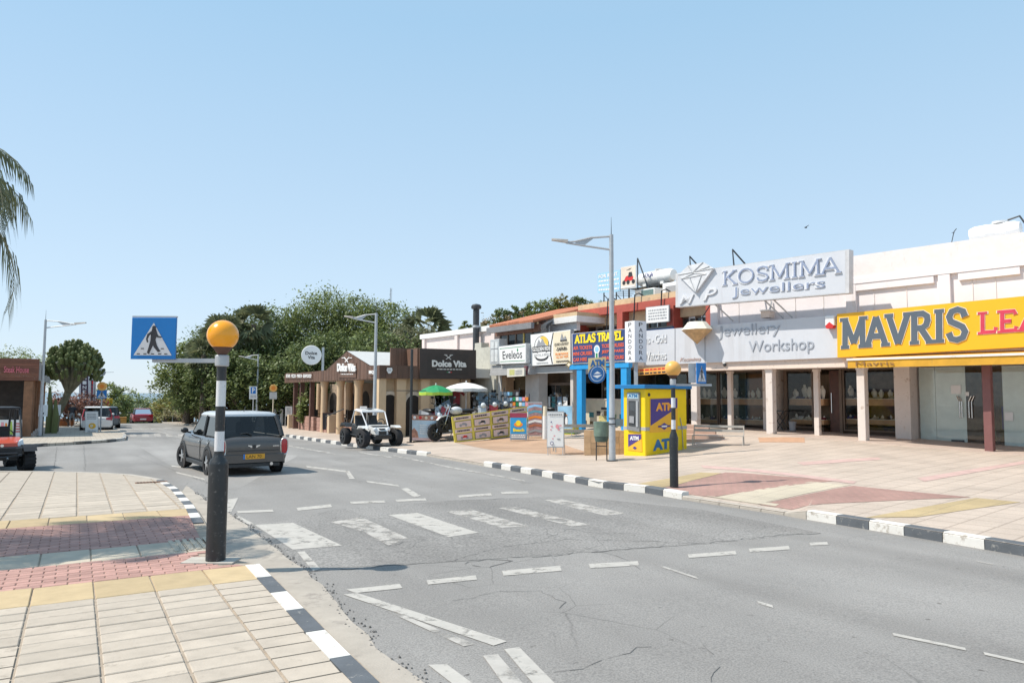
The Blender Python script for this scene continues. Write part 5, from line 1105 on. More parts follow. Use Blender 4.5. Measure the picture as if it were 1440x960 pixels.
def beacon(name, label, base, hts, gm, gr, rb, rp, rz):
    # hts: measured heights above the foot: shaft top, cone top, band edges..., bracket, collar, globe centre
    t = thing(name, label, 'beacon', base, rz); sh, co, bands, br, gc = hts
    q = MB(); q.lathe([(rb,-.03),(rb,sh-.03),(rb*.97,sh)],n=22); q.build('base_sleeve', BLACK, t, smooth=True)
    q = MB(); q.lathe([(rb*.97,sh+.001),(rb*.9,sh+.03),(rp*1.15,co-.03),(rp*1.1,co)],n=22); q.build('sleeve_cone', BLACK, t, smooth=True)
    z = co+.001
    for k, zt in enumerate(bands): q = MB(); q.lathe([(rp,z),(rp,zt-.001)],n=18); q.build('black_band' if k%2==0 else 'white_band', BLACK if k%2==0 else PWHITE, t, smooth=True); z = zt
    q = MB(); q.lathe([(rp*1.25,br-.06),(rp*1.45,br-.05),(rp*1.45,br+.05),(rp*1.25,br+.06)],n=18); q.build('bracket', STEEL, t, smooth=True)
    q = MB(); q.lathe([(rp*.95,br+.0601),(rp*1.0,br+.07),(gr*.62,gc-gr*.80),(gr*.62,gc-gr*.74)],n=20); q.build('globe_collar', RUSTC, t, smooth=True)
    q = MB(); q.sphere((0,0,gc), gr, 32, 20); q.build('globe', gm, t, smooth=True); return t
def height_at(base, py):   # height above the foot of what shows at image row py, at the same distance
    px, _ = proj(base); d = ray(px, py); s_ = Vector((base.x,base.y)).length/Vector((d.x,d.y)).length; return CO.z + d.z*s_ - base.z
b = plane_hit(303,788); H = lambda y: height_at(b, y)
m2p = Vector((b.x,b.y)).length/FPX*.93
bl_ = beacon('belisha_beacon','tall near belisha beacon with glossy amber globe on the left pavement kerb', b, (H(652),H(637),[H(634),H(606),H(571),H(535),H(515)],H(507),H(471)), AMBER, 22.3*b.y/FPX*.96, .098, .048, 0)
o = bl_; zz = H(507); q = MB(); L_ = abs((214-309)/FPX*b.y); q.box(-L_, -.06, -.025, .025, zz-.022, zz+.022); q.build('sign_arm', STEEL, bl_)
w_ = 62/FPX*b.y; pedestrian_plate(bl_, -(309-215)/FPX*b.y, -.06, H(505.5), w_, H(447)-H(505.5))
q = MB(); cx_ = -(309-215)/FPX*b.y; q.box(cx_-w_/2, cx_+w_/2, -.055, -.02, H(447)+.001, H(447)+.015); q.build('sign_rim', STEEL, bl_)
q = MB(); q.box(cx_-.02, cx_+.02, -.029, -.01, zz-.02, zz+.3); q.build('sign_clamp', STEEL, bl_)
q = MB(); q.box(-.30,.22,-.14,.14,-.01,.008); q.build('footing', mat('footing_concrete',(.45,.42,.37),.9,bump=.1), bl_)
b2 = court_hit(948,685); H = lambda y: height_at(b2, y)
br_ = beacon('belisha_beacon','belisha beacon with pale amber globe on the far kerb before the yellow kiosk', b2, (H(614),H(604),[H(604)+.01,H(590),H(573),H(559),H(545)],H(537),H(518.5)), AMBER2, 11.3*b2.y/FPX, .082, .042, 0)
zz = H(541); u_ = b2.y/FPX; q = MB(); q.box(.05, 54*u_, -.02,.02, zz-.02, zz+.02); q.build('sign_arm', STEEL, br_)
pedestrian_plate(br_, 40*u_, -.02, H(539), 17*u_, H(510)-H(539), R(28)); q=MB(); q.box(22*u_,32*u_,0,.02,H(538)-0,H(511)); q.build('sign_back', STEEL, br_)
# --- street lamps
def lamp(name, label, base, Ht, arm, rz):
    t = thing(name, label, 'street lamp', base, rz, 'grey street lamps')
    q = MB(); q.lathe([(.16,0),(.16,.02),(.095,.03)],n=12); q.build('base_plate', DKSTEEL, t)
    q = MB(); q.lathe([(.095,.031),(.09,1.1),(.085,1.12),(.072,Ht*.55),(.07,Ht*.56),(.058,Ht)],n=14); q.build('pole', STEEL, t, smooth=True)
    q = MB(); q.tube([(0,0,Ht),(0,0,Ht+.5)],[.012,.004],5); q.build('spike', DKSTEEL, t)
    q = MB(); q.tube([(-.05,0,Ht-.05),(-arm*.35,0,Ht-.09),(-arm*.62,0,Ht-.2),(-arm*.75,0,Ht-.22)],[.03,.03,.028,.025],6); q.build('upper_arm', STEEL, t)
    q = MB(); q.tube([(-.05,0,Ht-.42),(-arm*.4,0,Ht-.33),(-arm*.76,0,Ht-.235)],[.03,.03,.028],6); q.build('lower_arm', STEEL, t)
    q = MB(); q.prism([(-arm*.3,Ht-.11),(-arm*.6,Ht-.2),(-arm*.6,Ht-.26),(-arm*.45,Ht-.3)],-.012,.012); q.build('gusset', STEEL, t)
    q = MB(); h=Ht-.2; q.hexa([(-arm*1.0,-.07,h+.03),(-arm*.74,-.06,h-.04),(-arm*.74,.06,h-.04),(-arm*1.0,.07,h+.03)],[(-arm*1.0,-.05,h+.08),(-arm*.72,-.05,h+.05),(-arm*.72,.05,h+.05),(-arm*1.0,.05,h+.08)]); q.build('lamp_head', mat('lamp_head_beige',(.5,.45,.4),.5), t)
    return t
def lamp_at(px, py, ptop, parm, label, Y=None, rz=0.0):
    b_ = court_hit(px,py) if Y is None else Vector(((px-720)/FPX*Y, Y, 0))
    if Y is not None: b_.z = zc(b_.x,b_.y) if px>230 else zplane(b_.x,b_.y)
    Ht = height_at(b_, ptop); return lamp('street_lamp', label, b_, Ht, abs(parm-px)/FPX*b_.y, rz)
L1 = lamp_at(861,648,330,776,'tall grey street lamp beside the yellow cash kiosk and bin')
for z_,r_ in ((1.0,.11),(1.15,.1)): q=MB(); q.lathe([(r_,z_),(r_,z_+.03)],n=12); q.build('clamp_band',DKSTEEL,L1)
bx(L1,'clamp_box',mat('green_grey_box',(.2,.24,.24),.6),.08,.3,-.05,.05,.95,1.15,.01)
lamp_at(528,600,440,483,'grey street lamp behind the buggy at the restaurant corner',Y=32.0)
lamp_at(56,613,449,113,'grey street lamp by the timber restaurant, arm pointing right',rz=math.pi)
lamp_at(363,580,498,336,'small grey street lamp before the dark trees, above the parking sign',Y=56)
lamp_at(278.5,592,531,262,'most distant grey street lamp beside the palm trunk',Y=70)
# --- cash kiosk
kb = court_hit(908,641); FK_ = Frame(kb.x, kb.y, R(-50)); K = thing('cash_kiosk','bright yellow cash machine kiosk with flat blue roof','kiosk',(kb.x,kb.y,kb.z-.15),R(-50))
Hk = height_at(kb,546)+.15; wk = .84; dk = 1.95
bx(K,'kiosk_wall',YELLOW,-wk,0,0,dk,0,Hk-.002,.02); bx(K,'kiosk_roof',mat('roof_blue',(.01,.17,.42),.5,var=.08),-wk-.32,.12,-.16,dk+.12,Hk,Hk+.11,.01)
FS_ = Frame(kb.x, kb.y, R(40)); zz = kb.z
UV = mat('purple_print',(.07,.05,.24),.5,var=.04); KO = mat('kiosk_orange',(.82,.45,.04),.5,var=.04); KOL = mat('orange_letter',(.85,.38,.05),.5); KBL = mat('kiosk_blue_letter',(.03,.16,.36),.5)
ps = Sign(FS_,'side_poster',None,None,[(914,560),(953,558.5),(953,606),(914,608)],-.012,.01,KO,parent=K)
ps.poly([(.02,.98),(.98,.98),(.98,.70),(.02,.20)],UV); ps.text('ATM',.20,.62,.84,.86,KOL,.05)
ps.poly([(.33,.17),(.5,.06),(.67,.17),(.5,.27)],UV); ps.rect(.28,.14,.72,.19,UV); ps.rect(.40,.14,.60,.19,PAPER)
pb = Sign(FS_,'side_lettering',None,None,[(917,618),(962,612),(962,627),(917,634.5)],-.006,.004,YELLOW,parent=K); pb.text('ATM',.02,.02,.80,.95,KBL,.06)
pm_ = Sign(FK_,'cash_machine',None,None,[(881.5,551.5),(899,551.5),(899,607),(881.5,604)],-.05,.06,mat('machine_grey',(.22,.23,.24),.5),parent=K)
pm_.rect(.06,.84,.92,.98,mat('pale_blue_panel',(.45,.62,.72),.4)); pm_.text('ATM',.12,.865,.86,.955,KBL,.05); pm_.rect(.15,.12,.72,.78,mat('screen_recess',(.05,.055,.06),.4)); pm_.rect(.20,.52,.66,.74,mat('screen_dark',(.07,.08,.09),.15),'screen'); pm_.rect(.25,.2,.62,.38,GREYP,'keypad',.02); pm_.rect(.76,.12,.92,.78,STEEL,'side_strip',.01)
pl = Sign(FK_,'lower_poster',None,None,[(883,609.5),(902,609.5),(903,635),(883,632.5)],-.012,.01,KO,parent=K); pl.poly([(.03,.97),(.97,.97),(.97,.72),(.03,.2)],UV); pl.text('ATM',.15,.62,.80,.86,PAPER,.05); pl.poly([(.35,.18),(.5,.08),(.65,.18),(.5,.27)],UV)
zst = height_at(kb,603)+.15; bx(K,'grey_stripe',mat('stripe_grey',(.42,.42,.4),.5),-wk-.004,.004,-.004,dk+.004,zst-.05,zst+.05)
q=MB(); q.tube([(.02,dk*.82,zst+.3),(.03,dk*.86,.9),(.03,dk*.88,.2)],.012,5); q.build('side_cable',GREYP,K); q=MB(); q.lathe([(.05,0),(.05,.02),(.02,.025)],n=12); o=q.build('round_vent',DKSTEEL,K); o.location=(.0,.16,Hk-.18); o.rotation_euler=(0,R(90),0)
# blade sign on the lamp post
bs = Sign(Frame(L1.location.x-.38,L1.location.y-.02,R(-8)),'blade_sign','tan and blue cash machine blade sign bracketed to the lamp post','blade sign',[(827,503.5),(852,502),(852,522),(827,524)],0,.12,mat('blade_tan',(.66,.52,.27),.5))
NB=mat('deep_blue',(.02,.12,.33),.5); bs.text('ATM',.12,.38,.92,.86,NB,.05); bs.disc(.52,-.12,.44,.60,NB,'blue_disc'); bs.disc(.52,-.12,.38,.52,PAPER); bs.disc(.52,-.12,.36,.49,NB); bs.poly([(.22,-.2),(.52,-.42),(.82,-.2),(.52,.05)],PAPER); bs.rect(.2,-.22,.84,-.12,NB)
q=MB(); q.lathe([(.24,0),(.24,.1)],(.0,0,-.05),24,'y'); q.build('disc_box',NB,bs.th); q=MB(); q.box(.2,.45,.04,.08,.15,.19); q.build('bracket',DKSTEEL,bs.th)
# white box sign on a post
pb_ = Vector(((894.5-720)/FPX*24.0,24.0,0)); pb_.z=zc(pb_.x,pb_.y); pd=thing('post_sign','white square box sign with black vertical lettering on a post behind the kiosk','post sign',pb_,R(-15))
zt=height_at(pb_,452); zb=height_at(pb_,509.5); hw=.245; q=MB(); q.box(-hw,hw,-hw,hw,zb,zt); o=q.build('sign_box',mat('box_white',(.74,.74,.76),.5,var=.02),pd); o.rotation_euler=(0,0,R(45))
q=MB(); q.box(-.06,.06,-.06,.06,0,zb-.001); q.build('post',STEEL,pd)
for i,ch in enumerate('PANDORA'):
    z=zt-(i+1)*(zt-zb)/7.35; text_mesh(ch,'lettering',INK,o,-.07,z,.15,(zt-zb)/10.5,-hw-.002,.003)
    e=text_mesh(ch,'lettering',INK,o,-.07,z,.15,(zt-zb)/10.5,-hw-.002,.003)
    if e: e.rotation_euler=(0,0,R(-90))
# litter bin
p=court_hit(846,647); bn=thing('litter_bin','dark green litter bin with plastic liner on two legs beside the lamp post','bin',p,R(-20)); h=height_at(p,593); z0=height_at(p,621)
BG=mat('bin_green',(.06,.095,.08),.55); q=MB(); q.lathe([(.17,z0),(.2,z0+.12),(.21,h-.05)],n=16); q.build('bin_body',BG,bn,smooth=True); q=MB(); q.lathe([(.215,z0+.16),(.222,h-.12),(.225,h),(.2,h+.01),(.19,h-.1)],n=13); q.build('bin_liner',mat('liner_plastic',(.14,.2,.16),.3,bump=.4,bscale=8,var=.3),bn,smooth=True)
for sx in (-.15,.15): q=MB(); q.tube([(sx,0,0),(sx,0,h-.1)],.018,6); q.build('leg',DKSTEEL,bn)
q=MB(); q.tube([(-.15,.02,z0-.12),(.15,.02,z0-.12)],.014,5); q.build('crossbar',DKSTEEL,bn)
# tiled low wall behind the bin
p=Vector((2.95,22.6,0)); p.z=zc(p.x,p.y); lw=thing('tiled_planter_wall','low planter wall of tan stone tiles behind the litter bin','wall',p,R(-8)); TILET=mat('tan_tile',(.50,.33,.19),.7,var=.12,rnd=.2)
w=1.5;h=.74
bx(lw,'wall_core',TANW,-w/2+.02,w/2-.02,.02,.5,-.2,h-.02)
for i in range(7):
    for j in range(4): bx(lw,'tile',TILET,-w/2+w*i/7+.004,-w/2+w*(i+1)/7-.004,-.002*(i%2),.02,h*j/4+.004-.02,h*(j+1)/4-.004,.003)
# benches: tubular frame with slatted seat
SLATM=mat('bench_grey',(.45,.42,.38),.6,.2,var=.1)
def bench(label,pa,rz,L_):
    t=thing('park_bench',label,'bench',pa,rz,'tubular metal benches')
    for sx in (-L_/2,L_/2): 
        q=MB(); q.tube([(sx,-.25,0),(sx,-.22,.42),(sx,.18,.42),(sx,.3,.85)],.022,6); q.build('frame',SLATM,t); q=MB(); q.tube([(sx,.2,0),(sx,.18,.40)],.022,6); q.build('leg',SLATM,t)
    for k in range(4): bx(t,'seat_slat',SLATM,-L_/2,L_/2,-.22+k*.1,-.14+k*.1,.423,.445)
    for k in range(2): bx(t,'back_slat',SLATM,-L_/2,L_/2,.22+k*.05,.245+k*.05,.58+k*.17,.68+k*.17)
    return t
p=court_hit(1010,627); o=bench('tubular metal bench on the pale forecourt right of the kiosk',p,R(-22),2.0); o.scale=(.74,.74,.74)
p=Vector((2.3,23.6,0)); p.z=zc(p.x,p.y)+.05; bench('tubular metal bench before the travel agency, left of the lamp post',p,R(6),1.9)
STEP=mat('pink_step',(.52,.36,.28),.85,var=.1,bump=.1)
p=Vector((6.1,24.4,0)); p.z=zc(p.x,p.y); sp=thing('low_steps','low pinkish terrace steps behind the bench by the kiosk','steps',p,R(-20))
for k in range(4): bx(sp,'step',STEP,-1.3+.12*k,1.0-.25*k,-.1+.45*k,.345+.45*k,-.3,.07+.14*k,.008)
# ============================================================ boards, banners, parasols before the shops
def stand_sign(label, px0, px1, pt, pb, cat='notice board', m=PAPER, rz=R(-20), legs=None, name='a_board', edge=STEEL, lean=.0, feet=None, Y=None, depth=.04):
    c=(px0+px1)/2; b_=court_hit(c, feet or pb) if Y is None else Vector(((c-720)/FPX*Y,Y,0))
    if Y is not None: b_.z=zc(b_.x,b_.y)
    fr=Frame(b_.x,b_.y,rz,0)
    s=Sign(fr,name,label,cat,[(px0,pt),(px1,pt),(px1,pb),(px0,pb)],0,depth,m,edge=edge,border=.03); zf_=b_.z-s.th.location.z; w=s.map(1,0)[0]
    for u in (.06,.94): q=MB(); p_=s.map(u,.05); q.tube([(p_[0],.02,p_[1]),(p_[0],.02,zf_)],.015,5); q.build('leg',edge,s.th)
    for u in (.06,.94): q=MB(); p_=s.map(u,.97); q.tube([(p_[0],.03,p_[1]),(p_[0],.45,zf_)],.012,5); q.build('rear_leg',edge,s.th)
    return s
wa=stand_sign('white a-board with pink and grey handwriting on the forecourt edge',769,793,578,629,feet=640,rz=R(-12))
rr=random.Random(9)
for k in range(10): u=rr.uniform(.1,.75); v=rr.choice([.62,.52,.32,.16,.1])+rr.uniform(-.05,.08); wa.rect(u,v,u+rr.uniform(.06,.2),v+.035,rr.choice([PINKP,PINKP,GREYP,NAVY]))
wa.lines(.1,.86,.9,.95,1,GREYP); wa.disc(.62,.58,.1,.06,PINKP); wa.disc(.3,.12,.1,.05,NAVY); wa.disc(.3,.12,.07,.035,PAPER)
sb=stand_sign('blue beach a-board with an orange straw hat picture',717,741,580,618,m=mat('beach_blue',(.03,.30,.60),.5,var=.2,scale=3),feet=620,rz=R(-15))
sb.rect(.0,.82,1,.99,mat('dark_red_print',(.3,.04,.08),.5)); sb.disc(.5,.56,.26,.09,ORANGE); sb.disc(.5,.62,.15,.10,mat('yellow_letter',(0,0,0))); sb.text('Beach',.2,.3,.85,.42,mat('yellow_letter',(0,0,0)),.04); sb.rect(.05,.04,.95,.22,GREYP); sb.lines(.1,.06,.9,.2,2,PAPER)
# brown wedge board behind it
tb=stand_sign('tall panel of colourful beach pictures beside the straw hat board',742.5,762.5,565,613,m=mat('photo_mauve',(.36,.22,.22),.6,var=.4,scale=5),feet=616,rz=R(-15))
for k,(v,m_) in enumerate(((.85,SKYP),(.68,mat('stripe_teal',(.12,.33,.42),.6)),(.52,ORANGE),(.40,PAPER),(.28,mat('stripe_rust',(.45,.15,.08),.6)),(.12,GREYP))): tb.poly([(.03,v-.04),(.5,v+.02),(.97,v-.02),(.97,v+.06),(.45,v+.08),(.03,v+.03)],m_)
rl=thing('rolled_mat','white and red rolled beach mat standing beside the beach picture panel','rolled mat',court_hit(766.5,617),0); h=height_at(Vector(rl.location),571); q=MB(); q.lathe([(.1,0),(.095,h*.7)],n=12); q.build('mat_roll',PAPER,rl); q=MB(); q.lathe([(.097,h*.3),(.097,h*.42)],n=12); q.build('red_band',RED,rl); q=MB(); q.lathe([(.09,h*.701),(.07,h)],n=12); q.build('roll_top',CREAMP,rl)
pg=stand_sign('tall sky blue panel with a penguin before the quad hire shop',784,805,570,603,m=mat('ice_blue',(.28,.50,.68),.5,var=.25,scale=2),Y=29.0,rz=R(-30)); pg.disc(.55,.35,.16,.26,INK); pg.disc(.60,.33,.09,.2,PAPER); pg.disc(.5,.62,.1,.09,INK); pg.poly([(.57,.62),(.72,.60),(.57,.57)],ORANGE)
ib=thing('ice_chest','low yellow and green chest below the penguin panel','chest',court_hit(798,611),R(-30)); bx(ib,'chest_body',mat('olive_yellow',(.5,.45,.08),.6,var=.2),-.28,.28,0,.5,0,.36,.02); bx(ib,'chest_band',GREEN,-.283,.283,-.004,.4,.06,.14)
# yellow bike hire banner: a long leaning board with a picture grid
p0=court_hit(639,622); p1=court_hit(741,611)
fa=math.atan2(p1.y-p0.y,p1.x-p0.x); fb=Frame(p0.x,p0.y,fa); BAN=(p0.copy(),p1.copy(),fa); yb=Sign(fb,'hire_banner','long yellow bike hire price banner with pink picture boxes','banner',[(635,586),(741,571),(741,610.5),(639.5,622)],0,.05,mat('banner_yellow',(.74,.62,.10),.5,var=.05))
PKB=mat('banner_pink',(.70,.55,.50),.6,var=.06)
for i in range(4):
    for j in range(2):
        u0=.02+i*.245; v0=.05+j*.48; yb.rect(u0,v0+.30,u0+.225,v0+.44,PKB); yb.rect(u0+.01,v0,u0+.22,v0+.26,INK); yb.rect(u0+.014,v0+.012,u0+.216,v0+.248,PKB)
        yb.disc(u0+.08,v0+.10,.016,.055,GREYP); yb.disc(u0+.15,v0+.10,.016,.055,GREYP); yb.poly([(u0+.08,v0+.10),(u0+.11,v0+.19),(u0+.15,v0+.17),(u0+.155,v0+.1)],[RED,GREYP,INK,DKBROWN][(i+j)%4]); yb.lines(u0+.03,v0+.32,u0+.19,v0+.42,1,INK,i*3+j)
q=MB(); a_=yb.map(.0,0); c_=yb.map(1,0); q.prism([(a_[0]+.5,a_[1]-.02),(c_[0],c_[1]-.02),(c_[0],c_[1]-.28),(a_[0]+.8,a_[1]-.10)],.01,.05); q.build('blue_skirt',BLUE,yb.th)
for u in (.04,.5,.97): q=MB(); p_=yb.map(u,.9); q.tube([(p_[0],.06,p_[1]),(p_[0],.6,-.1)],.02,5); q.build('prop',DKSTEEL,yb.th)
# picture panel with dark flank, black pole
pa=court_hit(599,621); fr=Frame(pa.x,pa.y,R(8)); bp=Sign(fr,'display_board','pale blue and pink food picture board beside the black pole','display board',[(579,583),(619.5,584),(619,621),(579,619)],0,.9,mat('board_pale',(.50,.62,.70),.6,var=.2,scale=2),edge=mat('dark_flank',(.05,.05,.055),.6),border=.015)
bp.rect(.01,.80,.99,.99,mat('photo_salmon',(.45,.22,.15),.6,var=.5,scale=9)); bp.poly([(.01,.05),(.25,.05),(.2,.35),(.08,.5),(.01,.4)],mat('photo_salmon',(0,0,0))); bp.poly([(.70,.1),(.92,.1),(.92,.45),(.86,.7),(.78,.68),(.72,.45)],KO); bp.lines(.28,.25,.66,.65,5,PAPER); bp.rect(.02,.02,.98,.12,mat('pale_pink_print',(.7,.5,.48),.6))
for k in range(5): bp.disc(.1+.2*k,.9,.05,.06,[PAPER,RED,CREAMP][k%3])
bpole=thing('black_pole','slim black pole standing at the corner of the food picture board','pole',court_hit(577.5,622),0); h=height_at(Vector(bpole.location),491); q=MB(); q.tube([(0,0,0),(0,0,h)],.055,8); q.build('pole_shaft',BLACK,bpole); q=MB(); q.box(-.15,.15,-.15,.15,0,.02); q.build('pole_foot',BLACK,bpole); q=MB(); q.box(-.6,.6,-.02,.02,h*.55,h*.55+.03); q.build('pole_rail',DKSTEEL,bpole)
fp_=stand_sign('tall framed poster of a smiling face in a dark stand beside the buggy',555.5,576,567,604,m=mat('poster_lilac',(.42,.36,.42),.5,var=.06),feet=607,edge=mat('poster_frame',(.10,.12,.14),.5),rz=R(10),depth=.1)
fp_.rect(.12,.10,.88,.88,mat('poster_skin',(.66,.46,.46),.6,var=.08)); 
for s_ in (-1,1): fp_.disc(.5+.19*s_,.66,.09,.035,INK); fp_.disc(.5+.19*s_,.66,.05,.022,GREYP); fp_.poly([(.5+.08*s_,.74),(.5+.30*s_,.76),(.5+.30*s_,.775),(.5+.08*s_,.765)],GREYP)
fp_.disc(.5,.33,.22,.085,mat('lip_red',(.45,.06,.12),.4)); fp_.disc(.5,.345,.16,.035,PAPER); fp_.poly([(.46,.46),(.54,.46),(.5,.58)],mat('nose_shade',(.58,.38,.38),.6)); fp_.rect(.12,.9,.88,.96,PAPER); fp_.lines(.2,.02,.8,.08,1,PAPER)
cb=stand_sign('dark red framed chalkboard on the restaurant pavement',453.5,471.5,580,604,m=mat('chalkboard',(.025,.025,.03),.7),feet=608,edge=mat('mahogany_frame',(.13,.045,.03),.5),rz=R(5)); cb.lines(.25,.2,.75,.85,6,GREYP)
mn=stand_sign('white menu stand with one dark post at the restaurant left end',401,411,571,585,feet=600,rz=R(20),name='menu_stand'); mn.lines(.2,.2,.8,.85,5,GREYP)
mn2=stand_sign('small white menu board tilted behind the buggy roof',506,516,571,578,Y=34.4,rz=R(-10),name='menu_stand'); mn2.lines(.2,.2,.8,.8,3,GREYP)
def parasol(label,px,pt,pe,hw,Y,cols,tilt=0):
    b_=Vector(((px-720)/FPX*Y,Y,0)); b_.z=zc(b_.x,b_.y); t=thing('parasol',label,'parasol',b_,.3); zt=height_at(b_,pt); ze=height_at(b_,pe); r=hw/FPX*Y
    q=MB(); q.tube([(0,0,0),(0,0,zt+.08)],.025,8); q.build('pole',PAPER,t); q=MB(); q.lathe([(.3,0),(.3,.06),(.06,.1)],n=14); q.build('foot',DKSTEEL,t)
    for k in range(8):
        a0,a1=2*math.pi*k/8,2*math.pi*(k+1)/8; q=MB(); rows_=[(0,zt),(r*.4,zt-(zt-ze)*.22),(r*.75,zt-(zt-ze)*.58),(r,ze),(r*1.0,ze-.13)]
        pts=[]
        for rr_,z in rows_[1:]: pts+=[(rr_*math.cos(a0),rr_*math.sin(a0),z),(rr_*math.cos((a0+a1)/2)*.985,rr_*math.sin((a0+a1)/2)*.985,z-.02),(rr_*math.cos(a1),rr_*math.sin(a1),z)]
        q.add([(0,0,zt)]+pts,[(0,1,2),(0,2,3)]+[(1+3*i+j,4+3*i+j,5+3*i+j,2+3*i+j) for i in range(3) for j in range(2)]); pass
        q.m=[0,0]+[0]*2+[0]*2+[1 if len(cols)>1 else 0]*2; o=q.build('canopy_panel',cols[k%1:] if False else cols,t)
    for k in range(8): a0=2*math.pi*k/8; q=MB(); q.tube([(.03*math.cos(a0),.03*math.sin(a0),zt-.45),(r*.7*math.cos(a0),r*.7*math.sin(a0),zt-(zt-ze)*.58-.02)],.008,4); q.build('rib',STEEL,t)
    return t
PG=mat('parasol_green',(.015,.26,.09),.6,var=.06); PL=mat('parasol_lime',(.42,.58,.06),.6,var=.06); PW=mat('parasol_white',(.72,.70,.66),.7,var=.04)
parasol('green parasol with lime valance over the motorbikes',613.5,541,551,24,31.5,[PG,PL]); parasol('wide white parasol over the motorbikes',656,537.5,546,30.5,32.5,[PW])
# rack of sunglasses and postcards before the shops
def rack(label,px,pt,Y,m):
    b_=Vector(((px-720)/FPX*Y,Y,0)); b_.z=zc(b_.x,b_.y); t=thing('display_rack',label,'display rack',b_,R(-30)); h=height_at(b_,pt)
    for sx in (-.4,.4): q=MB(); q.tube([(sx,0,0),(sx,0,h)],.02,5); q.build('upright',DKSTEEL,t)
    for k in range(5):
        z=.5+(h-.6)*k/5; bx(t,'rack_bar',DKSTEEL,-.4,.4,-.02,.02,z-.02,z)
        for i in range(5): bx(t,'goods',m[(i+k)%len(m)],-.38+.155*i,-.25+.155*i,-.05,.0,z,z+.16)
    return t
rack('black wire rack of goods beside the white parasol',677,551,33,[GREYP,INK,SKYP]); rack('rack of grey postcards in the shop doorway',720,545,33.6,[GREYP,SKYP,mat('photo_teal',(0,0,0)),INK]); rack('rack of colourful towels before the shop pillar',733,553,31.5,[PAPER,SKYP,PINKP,ORANGE,GREEN])
# ============================================================ vehicles
def wheel(par, c, r, w, rim, spokes=5, name='wheel', side=1, steer=0.0):
    q = MB(); q.lathe([(r*.62,-w/2),(r*.93,-w/2),(r,-w*.32),(r,w*.32),(r*.93,w/2),(r*.62,w/2)], (0,0,0), 26, 'y', False); o = q.build(name, RUBBER, par, smooth=True); o.location = c; o.rotation_euler = (0,0,steer)
    q = MB(); q.lathe([(r*.60,-w*.46),(r*.64,-w*.46),(r*.64,w*.46),(r*.60,w*.46)], (0,0,0), 22, 'y', False); q.lathe([(.02,w*.1*side),(r*.6,w*.1*side)], (0,0,0), 22, 'y'); q.build('rim', DKSTEEL if rim else BLACK, o, smooth=True)
    for k in range(spokes):
        a = 2*math.pi*k/spokes; q = MB(); ca, sa = math.cos(a), math.sin(a); y = w*.42*side; e = r*.085
        q.hexa([(-sa*e,y-.02,ca*e),(sa*e,y-.02,-ca*e),(sa*e+ca*r*.6,y-.03,-ca*e+sa*r*.6),(-sa*e+ca*r*.6,y-.03,ca*e+sa*r*.6)],[(-sa*e,y+.015,ca*e),(sa*e,y+.015,-ca*e),(sa*e*.7+ca*r*.6,y,-ca*e*.7+sa*r*.6),(-sa*e*.7+ca*r*.6,y,ca*e*.7+sa*r*.6)]); q.build('spoke', rim or DKSTEEL, o)
    q = MB(); q.lathe([(r*.13,-.02),(r*.13,w*.45)] if side>0 else [(r*.13,-w*.45),(r*.13,.02)], (0,0,0), 12, 'y'); q.build('hub_cap', rim or DKSTEEL, o); return o
def loft(mb, rings, cap=True):
    n = len(rings[0]); b = len(mb.v)
    for r_ in rings: mb.v += [tuple(p) for p in r_]
    for i in range(len(rings)-1):
        for k in range(n): mb.f.append((b+i*n+k, b+i*n+(k+1)%n, b+(i+1)*n+(k+1)%n, b+(i+1)*n+k)); mb.m.append(mb.k)
    if cap: mb.f.append(tuple(b+k for k in range(n-1,-1,-1))); mb.m.append(mb.k); e = b+(len(rings)-1)*n; mb.f.append(tuple(e+k for k in range(n))); mb.m.append(mb.k)
def subsurf(o, lv=1):
    m = o.modifiers.new('round', 'SUBSURF'); m.levels = lv; m.render_levels = lv
CARGL = glass('car_glass', (.30,.33,.34), .9); HEAD = mat('head_lamp', (.75,.77,.78), .15, var=.02); TAIL = mat('tail_lamp', (.42,.012,.02), .2, var=.1, coat=.5)
